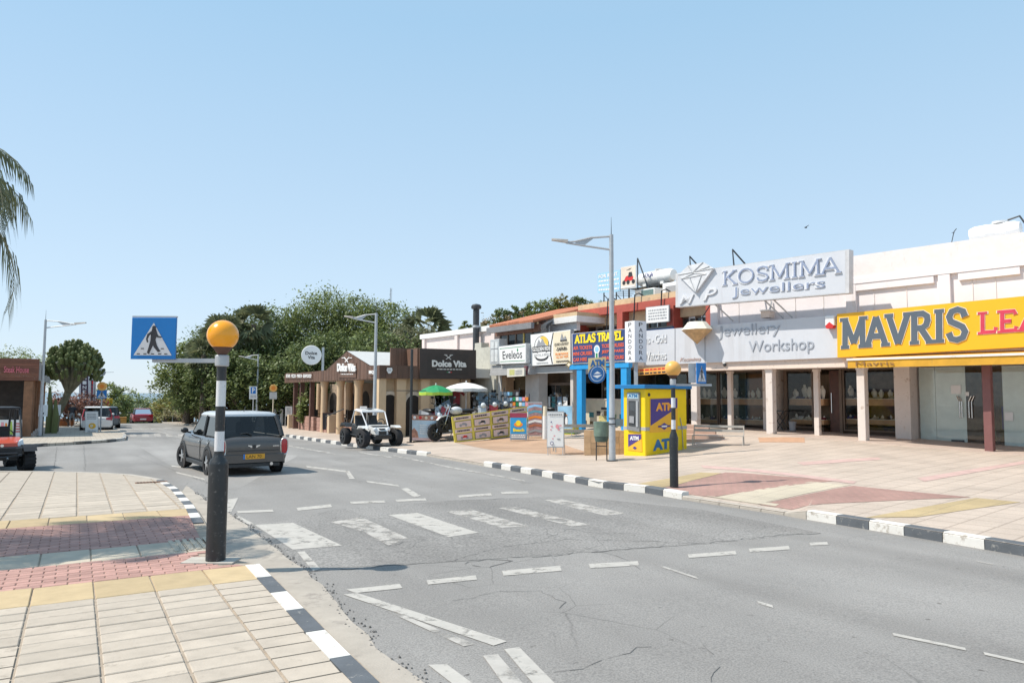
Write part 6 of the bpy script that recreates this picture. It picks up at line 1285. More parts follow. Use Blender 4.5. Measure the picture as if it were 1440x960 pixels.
def car(name, label, loc, heading, paint, roofm, L, W, Hh, belt, wr, wb, P, tail='tall', plate=None, group=None, detail=True, cladding=None):
    # local x points forwards; the origin is on the ground below the middle of the car
    t = thing(name, label, 'car', loc, heading, group); hw = W/2; xr, xf = -L/2, L/2; ax = (-L/2+P['ro'], -L/2+P['ro']+wb)
    def ring(x, zl, zb, k, kt): return [(x,-hw*k*.86,zl),(x,-hw*k*.985,zl+.12),(x,-hw*k,(zl+zb)*.5),(x,-hw*k*.985,zb-.10),(x,-hw*kt,zb),(x,0,zb+.02),(x,hw*kt,zb),(x,hw*k*.985,zb-.10),(x,hw*k,(zl+zb)*.5),(x,hw*k*.985,zl+.12),(x,hw*k*.86,zl)]
    hz = P['hood']; mb = MB()
    st_ = [(xr-.02,.44,belt-.20,.80,.70),(xr+.02,.36,belt-.10,.91,.80),(xr+.09,.30,belt-.04,.97,.86),(xr+.22,.24,belt,.995,.89),(xr+.8,.2,belt,1.,.90),(0,.2,belt-.01,1.,.90),(P['cowl'],.2,belt-.02,1.,.90),(P['cowl']+.25,.2,hz+.04,1.,.88),(xf-.35,.22,hz-.06,.98,.84),(xf-.12,.26,hz-.16,.92,.76),(xf,.34,hz-.28,.80,.66)]
    loft(mb, [ring(*s) for s in st_]); body = mb.build('body', paint, t, smooth=True); subsurf(body, 2)
    # glasshouse: glass shell with pillars and a roof
    g0, g1, r0, r1 = P['gr'], P['gf'], P['rr'], P['rf']; zb, zr = belt-.02, Hh-.07; kb, kr = .885, P.get('kr',.76)
    def gp_(x, k, z): return [(x,-hw*k,z),(x,hw*k,z)]
    B = [(g0,-hw*kb*.94,zb),(g0+.15,-hw*kb,zb),(g1-.3,-hw*kb,zb),(g1,-hw*kb*.86,zb),(g1,hw*kb*.86,zb),(g1-.3,hw*kb,zb),(g0+.15,hw*kb,zb),(g0,hw*kb*.94,zb)]
    T = [(r0,-hw*kr*.93,zr),(r0+.15,-hw*kr,zr),(r1-.2,-hw*kr,zr),(r1,-hw*kr*.88,zr),(r1,hw*kr*.88,zr),(r1-.2,hw*kr,zr),(r0+.15,hw*kr,zr),(r0,hw*kr*.93,zr)]
    cg = ((g0+g1)/2, 0)
    def bow(i, f):       # glass and pillars bow outwards between belt and roof
        p = Vector(B[i]).lerp(Vector(T[i]), f); u = math.sin(math.pi*f)*.012; return (p.x + u*.9*(1 if p.x > cg[0] else -1)*(.4+abs(p.x-cg[0])*.5), p.y*(1+u), p.z)
    for i in range(8):
        j = (i+1)%8; q = MB()
        for la, lb in ((0,1),): q.poly([bow(i,la),bow(j,la),bow(j,lb),bow(i,lb)])
        gl_ = q.build('windscreen' if i==3 else 'rear_window' if i==7 else 'quarter_glass' if i in (0,2,4,6) else 'side_window', CARGL, t)
    q = MB(); q.box(g0+.25,g1-.3,-hw*.8,hw*.8,belt-.25,belt-.03); q.build('cabin_floor', DARKIN, t)
    for sx in (-.05,): 
        for sy in (-.36,.36): bx(t,'seat_back',DARKIN,sx-.08,sx+.1,sy-.22,sy+.22,belt-.2,belt+.28,.04); bx(t,'headrest',DARKIN,sx-.05,sx+.06,sy-.12,sy+.12,belt+.285,belt+.45,.03)
    q = MB(); O = lambda p,k,dz: (p[0]*1.0, p[1]*k, p[2]+dz); cxm = (r0+r1)/2
    lo = [O(p,1.02,-.02) for p in T]; mi = [O(p,1.03,.02) for p in T]; up = [(cxm+(p[0]-cxm)*.86, p[1]*.80, zr+P.get('dome',.07)) for p in T]; up0 = [(cxm+(p[0]-cxm)*.955, p[1]*.94, zr+.02+P.get('dome',.07)*.55) for p in T]; loft(q, [lo,mi,up0,up]); o = q.build('roof', roofm, t, smooth=True)
    PL = [(1,.05),(3,.05),(6,.05),(4,.05),(0,.06),(7,.06)]
    for i, r_ in PL: q = MB(); q.tube([bow(i,k/5) for k in range(6)], r_, 6); q.build('pillar', P.get('pil',BLACK), t)
    for s_ in (-1,1): xm = (g0+g1)*.5-.1; q = MB(); q.tube([(xm,s_*hw*kb,zb),(xm-.03,s_*hw*kr,zr)], .045, 6); q.build('pillar', BLACK, t)
    # arches and wheels
    cl = cladding or BLACK
    for x in ax:
        for s_ in (-1,1):
            q = MB(); n = 14; pts = []
            for k in range(n+1): a = math.pi*(-.04+1.08*k/n); pts.append((x+(wr+.10)*math.cos(a), wr+(wr+.10)*math.sin(a)))
            inn = [(x+(wr+.025)*math.cos(math.pi*(-.04+1.08*k/n)), wr+(wr+.025)*math.sin(math.pi*(-.04+1.08*k/n))) for k in range(n+1)]
            y0, y1 = (hw-.05, hw+.012) if s_ > 0 else (-hw-.012, -hw+.05)
            for k in range(n): q.prism([pts[k],pts[k+1],inn[k+1],inn[k]], y0, y1)
            q.build('wheel_arch', cl, t); q = MB(); q.lathe([(.01,0),(wr+.03,0),(wr+.03,.02),(.01,.02)], (x,(hw-.02) if s_>0 else -hw,wr), 22, 'y'); q.build('wheel_well', DARKIN, t)
            wheel(t, (x, s_*(hw-.075), wr), wr, .21, P.get('rim',ALU), 5, side=s_, steer=P.get('steer',0) if x > 0 else 0)
    for s_ in (-1,1): bx(t,'sill',cl,ax[0]+wr+.1,ax[1]-wr-.1,s_*(hw-.03)-.03,s_*(hw-.03)+.03,.2,.30,.01)
    for s_ in (-1,1):
        q = MB(); q.sphere((P['cowl']-.28,s_*(hw+.09),belt+.05),.1,10,7,(.7,1.0,.75)); o = q.build('mirror', P.get('mir',BLACK), t, smooth=True); q = MB(); q.tube([(P['cowl']-.25,s_*(hw-.08),belt-.02),(P['cowl']-.27,s_*(hw+.05),belt+.02)],.025,5); q.build('mirror_stalk', BLACK, o)
        for k, xh in enumerate(((g0+g1)*.5+.0, (g0+g1)*.5-.85)):
            bx(t,'door_handle',CHROME if detail else BLACK,xh-.02,xh+.14,s_*hw-.008,s_*hw+.016,belt-.2,belt-.17,.006)
            q = MB(); q.tube([(xh-.08 if k==0 else xh-.02,s_*(hw+.001),.3),(xh-.08 if k==0 else xh-.0,s_*(hw+.001),(.3+belt)/2),(xh-.08 if k==0 else xh,s_*hw*.99,belt-.09)],.006,4); q.build('door_gap', BLACK, t)
    # tail
    if tail == 'tall':
        for s_ in (-1,1):
            q = MB(); n = 14; pts = [(s_*hw*.845+.085*math.copysign(abs(math.cos(2*math.pi*k/n))**.6,math.cos(2*math.pi*k/n)), belt-.27+.185*math.copysign(abs(math.sin(2*math.pi*k/n))**.7,math.sin(2*math.pi*k/n))) for k in range(n)]
            q.add([(xr-.012+abs(p[0])*.0+.06,p[0],p[1]) for p in pts]+[(xr-.03+.03,p[0]*1.0,p[1]) for p in pts]+[(xr-.02,s_*hw*.845,belt-.27)], [(k,(k+1)%n,(k+1)%n+n,k+n) for k in range(n)]+[(k+n,(k+1)%n+n,2*n) for k in range(n)]); o = q.build('tail_light', TAIL, t, smooth=True)
            q = MB(); ring_ = [(xr-.004,s_*hw*.845+(p[0]-s_*hw*.845)*1.08,belt-.27+(p[1]-belt+.27)*1.06) for p in pts]; q.tube(ring_+[ring_[0]], .012, 5, cap=False); q.build('light_rim', CHROME, o)
    else:
        for s_ in (-1,1): q = MB(); q.hexa([(xr-.01,s_*hw*.93,belt-.25),(xr-.02,s_*hw*.55,belt-.22),(xr+.1,s_*hw*.55,belt-.22),(xr+.3,s_*hw*.99,belt-.25)],[(xr+.02,s_*hw*.92,belt-.05),(xr+.0,s_*hw*.55,belt-.08),(xr+.1,s_*hw*.55,belt-.08),(xr+.3,s_*hw*.97,belt-.05)]); q.build('tail_light', TAIL, t)
        if tail == 'high':
            for s_ in (-1,1): q = MB(); q.tube([(g0-.02,s_*hw*.9,belt-.1),(r0-.05,s_*hw*.76,zr-.1)],.06,6); q.build('tail_light', TAIL, t)
    bx(t,'bumper',P.get('bump',paint),xr-.03,xr+.12,-hw*.86,hw*.86,.34,.56,.03); bx(t,'bumper_insert',BLACK,xr-.02,xr+.05,-hw*.72,hw*.72,.24,.335,.02)
    for s_ in (-1,1): q = MB(); q.sphere((xf-.2,s_*hw*.66,hz-.17),.14,12,8,(.7,1,1)); q.build('headlight', HEAD, t, smooth=True)
    bx(t,'grille',BLACK,xf-.06,xf+.005,-hw*.45,hw*.45,.36,hz-.32)
    z0 = .43 if plate else .45; p_ = bx(t,'number_plate',mat('plate_yellow',(.72,.36,.03),.5) if plate else PAPER,xr-.045,xr-.032,-.26,.26,z0,z0+.12)
    if plate:
        o = text_mesh(plate,'plate_lettering',INK,p_,0,0,.36,.075,0,.002,.0); 
        for v in o.data.vertices: v.co = Vector((xr-.0465, .18-v.co.x*1.0, z0+.022+v.co.z))
        bx(p_,'plate_band',BLUE,xr-.0462,xr-.0455,.215,.26,z0,z0+.12)
    return t, dict(xr=xr,hw=hw,g0=g0,r0=r0,zr=zr,zb=zb,belt=belt)
DGREY = mat('dark_grey_car_paint', (.082,.076,.072), .3, .3, var=.04, coat=.7); SILV = mat('silver_roof', (.58,.60,.62), .35, .2, var=.03, coat=.3)
def road_at(px, Y): x = (px-720)/FPX*Y; return Vector((x, Y, zroad(x,Y)))
MP = dict(kr=.80,dome=.10,ro=.78, cowl=1.05, hood=1.0, gr=-1.90, gf=1.0, rr=-1.62, rf=.28, pil=BLACK, rim=ALU, mir=BLACK, steer=R(14))
hd = math.atan2(.81,-.59); ctr_ = Vector((-7.50,19.86))
mini, I = car('hatchback_car','dark grey hatchback with silver roof driving away past the near beacon',(ctr_.x,ctr_.y,zroad(ctr_.x,ctr_.y)),hd,DGREY,SILV,4.1,1.78,1.52,.98,.315,2.6,MP,'tall','LAN 70')
xr,hw = I['xr'],I['hw']
q=MB()
for s_ in (-1,1): q.prism([(0,.70),(s_*.06,.755),(s_*.15,.765),(s_*.14,.735),(s_*.10,.73),(s_*.09,.71),(s_*.05,.70)],0,.012)
q.v=[(xr-.03+y,x,z) for x,y,z in q.v]; o=q.build('wing_badge',CHROME,mini); q=MB(); q.lathe([(.045,0),(.045,.02)],n=14); q.v=[(xr-.032-z+.0,x,.728+y) for x,y,z in q.v]; q.build('badge_disc',BLACK,o)
q=MB(); q.tube([(I['g0']-.02,0,I['zb']+.04),(I['g0']+.02,.12,I['zb']+.09),(I['g0']+.05,.32,I['zb']+.06)],.014,5); q.build('rear_wiper',BLACK,mini)
q=MB(); q.tube([(-1.1,0,1.5),(-1.25,0,1.68)],.008,4); q.build('aerial',BLACK,mini)
q=MB(); q.lathe([(.04,-.1),(.045,.08)],(xr+.03,-.42,.30),10,'x'); q.build('exhaust',CHROME,mini); q=MB(); q.tube([(xr-.028,-.62,.63),(xr-.03,.62,.63)],.006,4); q.build('tailgate_gap',BLACK,mini); bx(mini,'model_lettering',CHROME,xr-.022,xr-.015,-.62,-.46,.72,.74)
SUVP = dict(ro=.85, cowl=1.25, hood=1.05, gr=-2.15, gf=1.2, rr=-1.95, rf=.45, rim=ALU, mir=WHITE, pil=BLACK)
CWHITE = mat('white_car_paint',(.72,.72,.71),.35,var=.03,coat=.5)
p=road_at(139,49.0); car('sport_utility_car','white sport utility car parked facing away beyond the far corner',p,R(90)+SA,CWHITE,CWHITE,4.5,1.8,1.62,1.02,.34,2.6,SUVP,'high',detail=False)
p=road_at(152,56); car('sport_utility_car','grey car parked ahead of the white sport utility car',p,R(90)+SA,mat('grey_car_paint',(.12,.13,.14),.35,.3,coat=.5),mat('grey_car_paint',(0,0,0)),4.4,1.78,1.6,1.0,.33,2.6,SUVP,'low',detail=False)
CRED=mat('red_car_paint',(.33,.01,.025),.3,var=.05,coat=.7); p=road_at(202,71); car('saloon_car','dark red car descending over the road crest',p,R(90)+SA,CRED,CRED,4.3,1.78,1.48,.98,.32,2.6,dict(ro=.85,cowl=1.0,hood=.98,gr=-1.95,gf=.95,rr=-1.25,rf=.2,rim=ALU),'low',detail=False)
CDARK=mat('navy_car_paint',(.02,.025,.04),.3,var=.05,coat=.7); x_=(398-720)/FPX*60; car('parked_car','dark navy car parked beside the restaurant left end',(x_,60,zplane(x_,60)+.02),R(90)+SA+R(28),CDARK,CDARK,4.3,1.78,1.62,1.0,.33,2.6,SUVP,'low',detail=False)
# --- dune buggy parked at the kerb
bp_=court_hit(537,632); bg_=thing('dune_buggy','white and black off-road buggy with open tube frame parked at the kerb','buggy',(-5.5,29.0,zc(-5.5,29.0)),R(-57)); BW=mat('buggy_white',(.70,.70,.68),.35,var=.04,coat=.4)
for x in (.92,-.92):
    for s_ in (-1,1): wheel(bg_,(x,s_*.66,.33),.33,.27,DKSTEEL,6,side=s_,steer=R(10) if x>0 else 0)
def tb_(name,pts,r=.025,m=None,par=None): q=MB(); q.tube(pts,r,7); return q.build(name,m or PWHITE,par or bg_)
for s_ in (-1,1):
    tb_('roll_bar',[(.75,s_*.42,.72),(.25,s_*.48,1.30),(-.45,s_*.48,1.36),(-.75,s_*.5,.85)]); tb_('side_rail',[(.95,s_*.35,.42),(.3,s_*.6,.40),(-.5,s_*.6,.42),(-.9,s_*.4,.5)],.03,BLACK); tb_('door_bar',[(.55,s_*.52,.62),(-.4,s_*.58,.82)],.02,BLACK); tb_('suspension_arm',[(.92,s_*.2,.42),(.92,s_*.56,.33)],.03,DKSTEEL); tb_('shock_absorber',[(.85,s_*.3,.70),(.9,s_*.5,.38)],.035,BLACK); tb_('rear_arm',[(-.5,s_*.3,.42),(-.92,s_*.56,.33)],.035,DKSTEEL)
    q=MB(); q.prism([(1.18,.72),(1.02,.80),(.70,.80),(.56,.66),(.70,.72),(1.0,.73)],s_*.66-.12,s_*.66+.12); q.build('front_mudguard',BW,bg_); q=MB(); q.prism([(-.55,.70),(-.75,.86),(-1.1,.86),(-1.25,.70),(-1.1,.78),(-.75,.78)],s_*.66-.13,s_*.66+.13); q.build('rear_mudguard',BLACK,bg_)
    q=MB(); q.sphere((1.12,s_*.26,.66),.085,12,8,(.6,1,1)); q.build('headlight',HEAD,bg_,smooth=True)
    bx(bg_,'seat',BLACK,-.35,.12,s_*.27-.2,s_*.27+.2,.42,.55,.04); q=MB(); q.hexa([(-.42,s_*.27-.2,.5),(-.28,s_*.27-.2,.5),(-.28,s_*.27+.2,.5),(-.42,s_*.27+.2,.5)],[(-.58,s_*.27-.16,1.15),(-.46,s_*.27-.16,1.15),(-.46,s_*.27+.16,1.15),(-.58,s_*.27+.16,1.15)]); q.build('seat_back',BLACK,bg_)
q=MB(); loft(q,[[(.55,-.42,.52),(.55,.42,.52),(.5,.42,.82),(.5,-.42,.82)],[(.95,-.36,.50),(.95,.36,.50),(.95,.34,.76),(.95,-.34,.76)],[(1.22,-.22,.46),(1.22,.22,.46),(1.2,.2,.62),(1.2,-.2,.62)]]); q.build('nose_panel',BW,bg_,smooth=True)
bx(bg_,'front_skid',BLACK,.9,1.28,-.36,.36,.3,.47,.04); bx(bg_,'belly_pan',BLACK,-1.0,1.0,-.4,.4,.28,.36); bx(bg_,'engine',DKSTEEL,-1.15,-.6,-.35,.35,.4,.82,.04); bx(bg_,'nose_stripe',INK,1.0,1.19,-.12,.12,.68,.70); bx(bg_,'dashboard',BLACK,.42,.55,-.42,.42,.66,.84,.03); bx(bg_,'side_panel',BLACK,-.6,.5,-.56,-.52,.42,.66,.01); bx(bg_,'side_panel',BLACK,-.6,.5,.52,.56,.42,.66,.01); bx(bg_,'scuttle',BLACK,.5,.98,-.33,.33,.765,.79,.01); bx(bg_,'nose_grille',BLACK,1.195,1.235,-.15,.15,.48,.60,.01)
q=MB(); q.hexa([(.25,-.47,1.30),(.25,.47,1.30),(-.45,.47,1.36),(-.45,-.47,1.36)],[(.2,-.44,1.36),(.2,.44,1.36),(-.42,.44,1.42),(-.42,-.44,1.42)]); q.build('roof_panel',BW,bg_); bx(bg_,'roof_vent',GREYP,-.3,0,-.12,.12,1.41,1.43)
for y in (-.3,.3): tb_('front_bumper_bar',[(1.15,y,.40),(1.32,y*.6,.46),(1.3,y*.6,.62)],.025,BLACK)
tb_('front_bumper_bar',[(1.30,-.3,.44),(1.30,.3,.44)],.03,BLACK); tb_('cross_bar',[(.25,-.48,1.30),(.25,.48,1.30)]); tb_('cross_bar',[(-.45,-.48,1.36),(-.45,.48,1.36)])
q=MB(); n=16; q.tube([(.36+.03*math.sin(2*math.pi*k/n),.27+.16*math.cos(2*math.pi*k/n),.88+.15*math.sin(2*math.pi*k/n)) for k in range(n+1)],.016,5,cap=False); q.build('steering_wheel',BLACK,bg_)
for k in range(2): q=MB(); q.sphere((.1-.0,.27-.54*k+.0,.0),.001,4,3)
# --- orange utility buggy at the left edge
wp=plane_hit(36,661,-.12); hd2=math.atan2(-.71,.70); fwd=Vector((math.cos(hd2),math.sin(hd2))); lft=Vector((-fwd.y,fwd.x))
o_=Vector((wp.x,wp.y))-fwd*.95-lft*.62; ut=thing('utility_buggy','orange and black off-road utility buggy parked at the left edge of the side road','buggy',(o_.x,o_.y,zroad(o_.x,o_.y)),hd2); ut.scale=(1,1,.9); UO=mat('orange_red_plastic',(.50,.07,.028),.4,var=.05,coat=.3); DP_=mat('black_plastic',(.02,.022,.026),.5,var=.2)
for x in (.95,-.95):
    for s_ in (-1,1):
        w=wheel(ut,(x,s_*.62,.31),.31,.26,DKSTEEL,5,side=s_,steer=R(8) if x>0 else 0)
        for k in range(18): a=2*math.pi*k/18; q=MB(); q.box(-.035,.035,-.13,.13,.285,.325); o=q.build('tread_block',RUBBER,w); o.rotation_euler=(0,a,0)
q=MB(); loft(q,[[(.35,-.52,.62),(.35,.52,.62),(.35,.55,.98),(.35,-.55,.98)],[(.9,-.5,.62),(.9,.5,.62),(.88,.48,.95),(.88,-.48,.95)],[(1.28,-.36,.66),(1.28,.36,.66),(1.24,.34,.84),(1.24,-.34,.84)]]); o=q.build('bonnet',UO,ut,smooth=True)
bx(ut,'front_fascia',DP_,1.05,1.32,-.5,.5,.52,.74,.05)
for k in range(5): bx(ut,'grille_slat',DP_,1.321,1.335,-.3,.3,.55+.035*k,.57+.035*k)
q=MB(); q.lathe([(.04,0),(.04,.01)],(1.33,0,.78),12,'x'); q.build('round_badge',CHROME,ut)
for s_ in (-1,1):
    q=MB(); q.hexa([(1.2,s_*.32,.74),(1.28,s_*.3,.72),(1.0,s_*.54,.76),(.9,s_*.5,.8)],[(1.12,s_*.34,.88),(1.2,s_*.32,.84),(.95,s_*.53,.92),(.85,s_*.5,.94)]); q.build('headlight',HEAD,ut)
    q=MB(); q.prism([(.45,.62),(.62,.76),(1.2,.78),(1.42,.60),(1.3,.72),(.68,.70)],s_*.62-.15,s_*.62+.15); q.build('mudguard',DP_,ut)
    for pts in ([(.62,s_*.55,.95),(.12,s_*.58,1.78),(-.9,s_*.58,1.80),(-1.05,s_*.55,.9)],[(-.35,s_*.58,.6),(-.4,s_*.58,1.79)]): tb_('roll_bar',pts,.03,DP_,ut)
    bx(ut,'seat',DP_,-.5,.0,s_*.28-.22,s_*.28+.22,.55,.70,.03); bx(ut,'seat_back',DP_,-.58,-.48,s_*.28-.22,s_*.28+.22,.705,1.25,.03); tb_('wishbone',[(.95,s_*.15,.4),(.95,s_*.5,.33)],.03,DKSTEEL,ut)
tb_('bull_bar',[(1.3,-.36,.42),(1.48,-.3,.56),(1.48,.3,.56),(1.3,.36,.42)],.03,DP_,ut); tb_('bull_bar',[(1.42,-.42,.50),(1.5,0,.46),(1.42,.42,.50)],.035,DP_,ut); tb_('winch_hook',[(1.45,.1,.48),(1.52,.1,.42)],.03,CHROME,ut)
bx(ut,'chassis',DP_,-1.2,1.1,-.42,.42,.34,.52,.03); bx(ut,'roof_panel',DP_,-.95,.16,-.6,.6,1.79,1.85,.02); bx(ut,'cargo_bed',DP_,-1.4,-.62,-.6,.6,.62,.98,.03)
q=MB(); n=16; q.tube([(.22,.28+.17*math.cos(2*math.pi*k/n),1.02+.16*math.sin(2*math.pi*k/n)) for k in range(n+1)],.016,5,cap=False); q.build('steering_wheel',DP_,ut)
# --- motorbikes and scooters behind the banner
def motorbike(label,cm,kind):
    t=thing('motorbike' if kind else 'scooter',label,'motorbike' if kind else 'scooter',(0,0,0),0,'rental motorbikes and scooters')
    r=.31 if kind else .23
    for x in (.68,-.62): wheel(t,(x,0,r),r,.12,DKSTEEL,6)
    for s_ in (-.09,.09): tb_('fork',[(.68,s_,r),(.45,s_,.98)],.022,CHROME,t)
    tb_('handlebar',[(.36,-.34,1.08),(.44,-.1,1.0),(.44,.1,1.0),(.36,.34,1.08)],.016,BLACK,t)
    for s_ in (-.3,.3): q=MB(); q.tube([(.42,s_,1.06),(.44,s_*1.15,1.26)],.008,4); o=q.build('mirror_stalk',BLACK,t); q=MB(); q.sphere((.44,s_*1.18,1.29),.06,8,6,(.4,1.2,.8)); q.build('mirror',BLACK,o)
    if kind:
        q=MB(); q.sphere((.12,0,.80),.25,14,10,(1.15,.62,.62)); q.build('fuel_tank',cm,t,smooth=True); bx(t,'engine',DKSTEEL,-.2,.3,-.17,.17,.3,.62,.05); tb_('frame_tube',[(.45,0,.92),(.1,0,.66),(-.5,0,.66)],.035,BLACK,t); tb_('exhaust',[(.2,.16,.35),(-.3,.18,.3),(-.85,.18,.42)],.045,CHROME,t)
    else:
        q=MB(); loft(q,[[(.50,-.2,.35),(.50,.2,.35),(.42,.18,.95),(.42,-.18,.95)],[(.62,-.1,.5),(.62,.1,.5),(.50,.1,.92),(.50,-.1,.92)]]); q.build('front_shield',cm,t,smooth=True); bx(t,'footboard',BLACK,-.15,.5,-.17,.17,.28,.34,.02); q=MB(); loft(q,[[(-.1,-.16,.35),(-.1,.16,.35),(-.1,.14,.7),(-.1,-.14,.7)],[(-.5,-.2,.42),(-.5,.2,.42),(-.5,.17,.76),(-.5,-.17,.76)],[(-.9,-.1,.6),(-.9,.1,.6),(-.9,.1,.8),(-.9,-.1,.8)]]); q.build('rear_fairing',cm,t,smooth=True)
        q=MB(); q.hexa([(.52,-.2,.98),(.52,.2,.98),(.50,.2,.98),(.50,-.2,.98)],[(.30,-.15,1.42),(.30,.15,1.42),(.28,.15,1.42),(.28,-.15,1.42)]); q.build('windshield',glass('screen_glass',(.7,.75,.78)),t)
    q=MB(); q.sphere((-.35,0,.80),.2,12,8,(2.0,.75,.42)); q.build('saddle',BLACK,t,smooth=True); q=MB(); q.sphere((.52,0,.95),.1,10,8,(.7,1,1)); q.build('headlight',HEAD,t,smooth=True)
    q=MB(); q.prism([(.98,.46),(.85,.6),(.6,.66),(.42,.58),(.6,.62),(.83,.56)],-.07,.07); q.build('mudguard',cm,t); return t
MS=mat('scooter_silver',(.45,.46,.48),.3,.4,coat=.4); MR=mat('scooter_red',(.5,.02,.03),.3,coat=.4); MKK=mat('bike_black',(.025,.025,.03),.3,coat=.4); MWH=mat('bike_white',(.7,.7,.7),.3,coat=.4)
kinds=[('silver scooter with tall screen under the green parasol',MS,0,609,31.0),('red and white scooter under the green parasol',MR,0,619,31.2),('black motorbike with its front wheel by the food picture board',MKK,1,634,31.0),('white motorbike beside the white parasol pole',MWH,1,646,31.2),('pale scooter before the wire rack of goods',MS,0,676,31.5),('dark red scooter behind the yellow price banner',MR,0,688,31.7),('black scooter at the right end of the price banner',MKK,0,701,31.8),('black scooter parked in the quad hire shop doorway',MKK,0,777,31.4)]
for label,cm,k,px,Y in kinds: t=motorbike(label,cm,k); x_=(px-720)/FPX*Y; Y=(Y if px>720 else pa.y+1.75 if px<625 else BAN[0].y+(BAN[1].y-BAN[0].y)*min(1,max(0,(px-639)/102))+1.15); x_=(px-720)/FPX*Y; t.scale=(1.1,1.1,1.1); t.location=(x_,Y,zc(x_,Y)+(.30 if px<720 and px not in (634,) else 0)); t.rotation_euler=(random.uniform(-.08,.02),0,R(-128 if k==1 else -60)+random.uniform(-.25,.25))
# hanging red clothes near the parasol
x_=(664-720)/FPX*33.2; hc=thing('hanging_shirt','dark red shirt hanging under the white parasol','shirt',((661-720)/FPX*0+(643-720)/FPX*32.8,32.8,zc((643-720)/FPX*32.8,32.8)+1.35),0); q=MB(); q.prism([(-.14,0),(.14,0),(.15,.5),(.30,.35),(.36,.45),(.14,.68),(-.14,.68),(-.36,.45),(-.30,.35),(-.15,.5)],-.03,.03); q.build('shirt_cloth',mat('maroon_cloth',(.28,.04,.05),.8,var=.2),hc); q=MB(); q.tube([(-.2,0,.66),(0,0,.74),(.2,0,.66)],.01,4); q.build('hanger',BLACK,hc)
# ============================================================ vegetation
def leafmat(name, c, var=.45):
    m = bpy.data.materials.new(name); m.use_nodes = True; N = m.node_tree.nodes; L = m.node_tree.links; b = N['Principled BSDF']
    ge = N.new('ShaderNodeNewGeometry'); cr = N.new('ShaderNodeValToRGB'); e = cr.color_ramp.elements
    e[0].color = (c[0]*(1-var),c[1]*(1-var),c[2]*(1-var),1); e[1].color = (c[0]*(1+var*1.3),c[1]*(1+var),c[2]*(1+var*.6),1); L.new(ge.outputs['Random Per Island'], cr.inputs[0]); L.new(cr.outputs[0], b.inputs['Base Color'])
    b.inputs['Roughness'].default_value = .55; b.inputs['Specular IOR Level'].default_value = .35
    tr = N.new('ShaderNodeBsdfTranslucent'); L.new(cr.outputs[0], tr.inputs[0]); mx = N.new('ShaderNodeMixShader'); mx.inputs[0].default_value = .28; L.new(b.outputs[0], mx.inputs[1]); L.new(tr.outputs[0], mx.inputs[2]); L.new(mx.outputs[0], N['Material Output'].inputs[0]); return m
LF = {'dark': leafmat('dark_foliage',(.14,.19,.078)), 'mid': leafmat('mid_foliage',(.195,.25,.095)), 'grey': leafmat('grey_foliage',(.20,.215,.14)), 'yellow': leafmat('yellow_foliage',(.24,.225,.07)), 'red': leafmat('red_foliage',(.25,.14,.115)), 'pale': leafmat('pale_foliage',(.28,.28,.17)), 'cactus': leafmat('cactus_green',(.15,.185,.075),.3), 'palm': leafmat('palm_foliage',(.15,.175,.10)), 'dry': leafmat('dry_scrub',(.30,.25,.16))}
BARK = mat('tree_bark', (.13,.10,.075), .95, var=.3, scale=8, bump=.5, bscale=20)
def leaves(rr, lobes, nclump, per, size, cr):
    mb = MB(); V = mb.v; Fc = mb.f
    tot = sum(l[3]*l[4] for l in lobes)
    for l in lobes:
        for _ in range(max(2, int(nclump*l[3]*l[4]/tot))):
            u, th = rr.uniform(-.75,1), rr.uniform(0,2*math.pi); s = math.sqrt(1-u*u); k = rr.uniform(.45,1.0)**.45*rr.uniform(.9,1.12)
            cx, cy, cz = l[0]+l[3]*s*math.cos(th)*k, l[1]+l[3]*s*math.sin(th)*k, l[2]+l[4]*u*k; c2 = cr*rr.uniform(.6,1.25)
            for _ in range(per):
                x, y, z = cx+rr.gauss(0,.42)*c2, cy+rr.gauss(0,.42)*c2, cz+rr.gauss(0,.34)*c2; w = size*rr.uniform(.6,1.3)
                a, b = rr.uniform(0,6.283), rr.uniform(-.9,.9); dx_, dy_, dz_ = math.cos(a)*math.cos(b)*w, math.sin(a)*math.cos(b)*w, math.sin(b)*w
                ex_, ey_, ez_ = -math.sin(a)*w*.45, math.cos(a)*w*.45, rr.uniform(-.35,.35)*w; n = len(V)
                V += [(x-dx_*.5,y-dy_*.5,z-dz_*.5),(x+ex_*.5,y+ey_*.5,z+ez_*.5),(x+dx_*.5,y+dy_*.5,z+dz_*.5),(x-ex_*.5,y-ey_*.5,z-ez_*.5)]; Fc.append((n,n+1,n+2,n+3)); mb.m.append(0)
    return mb
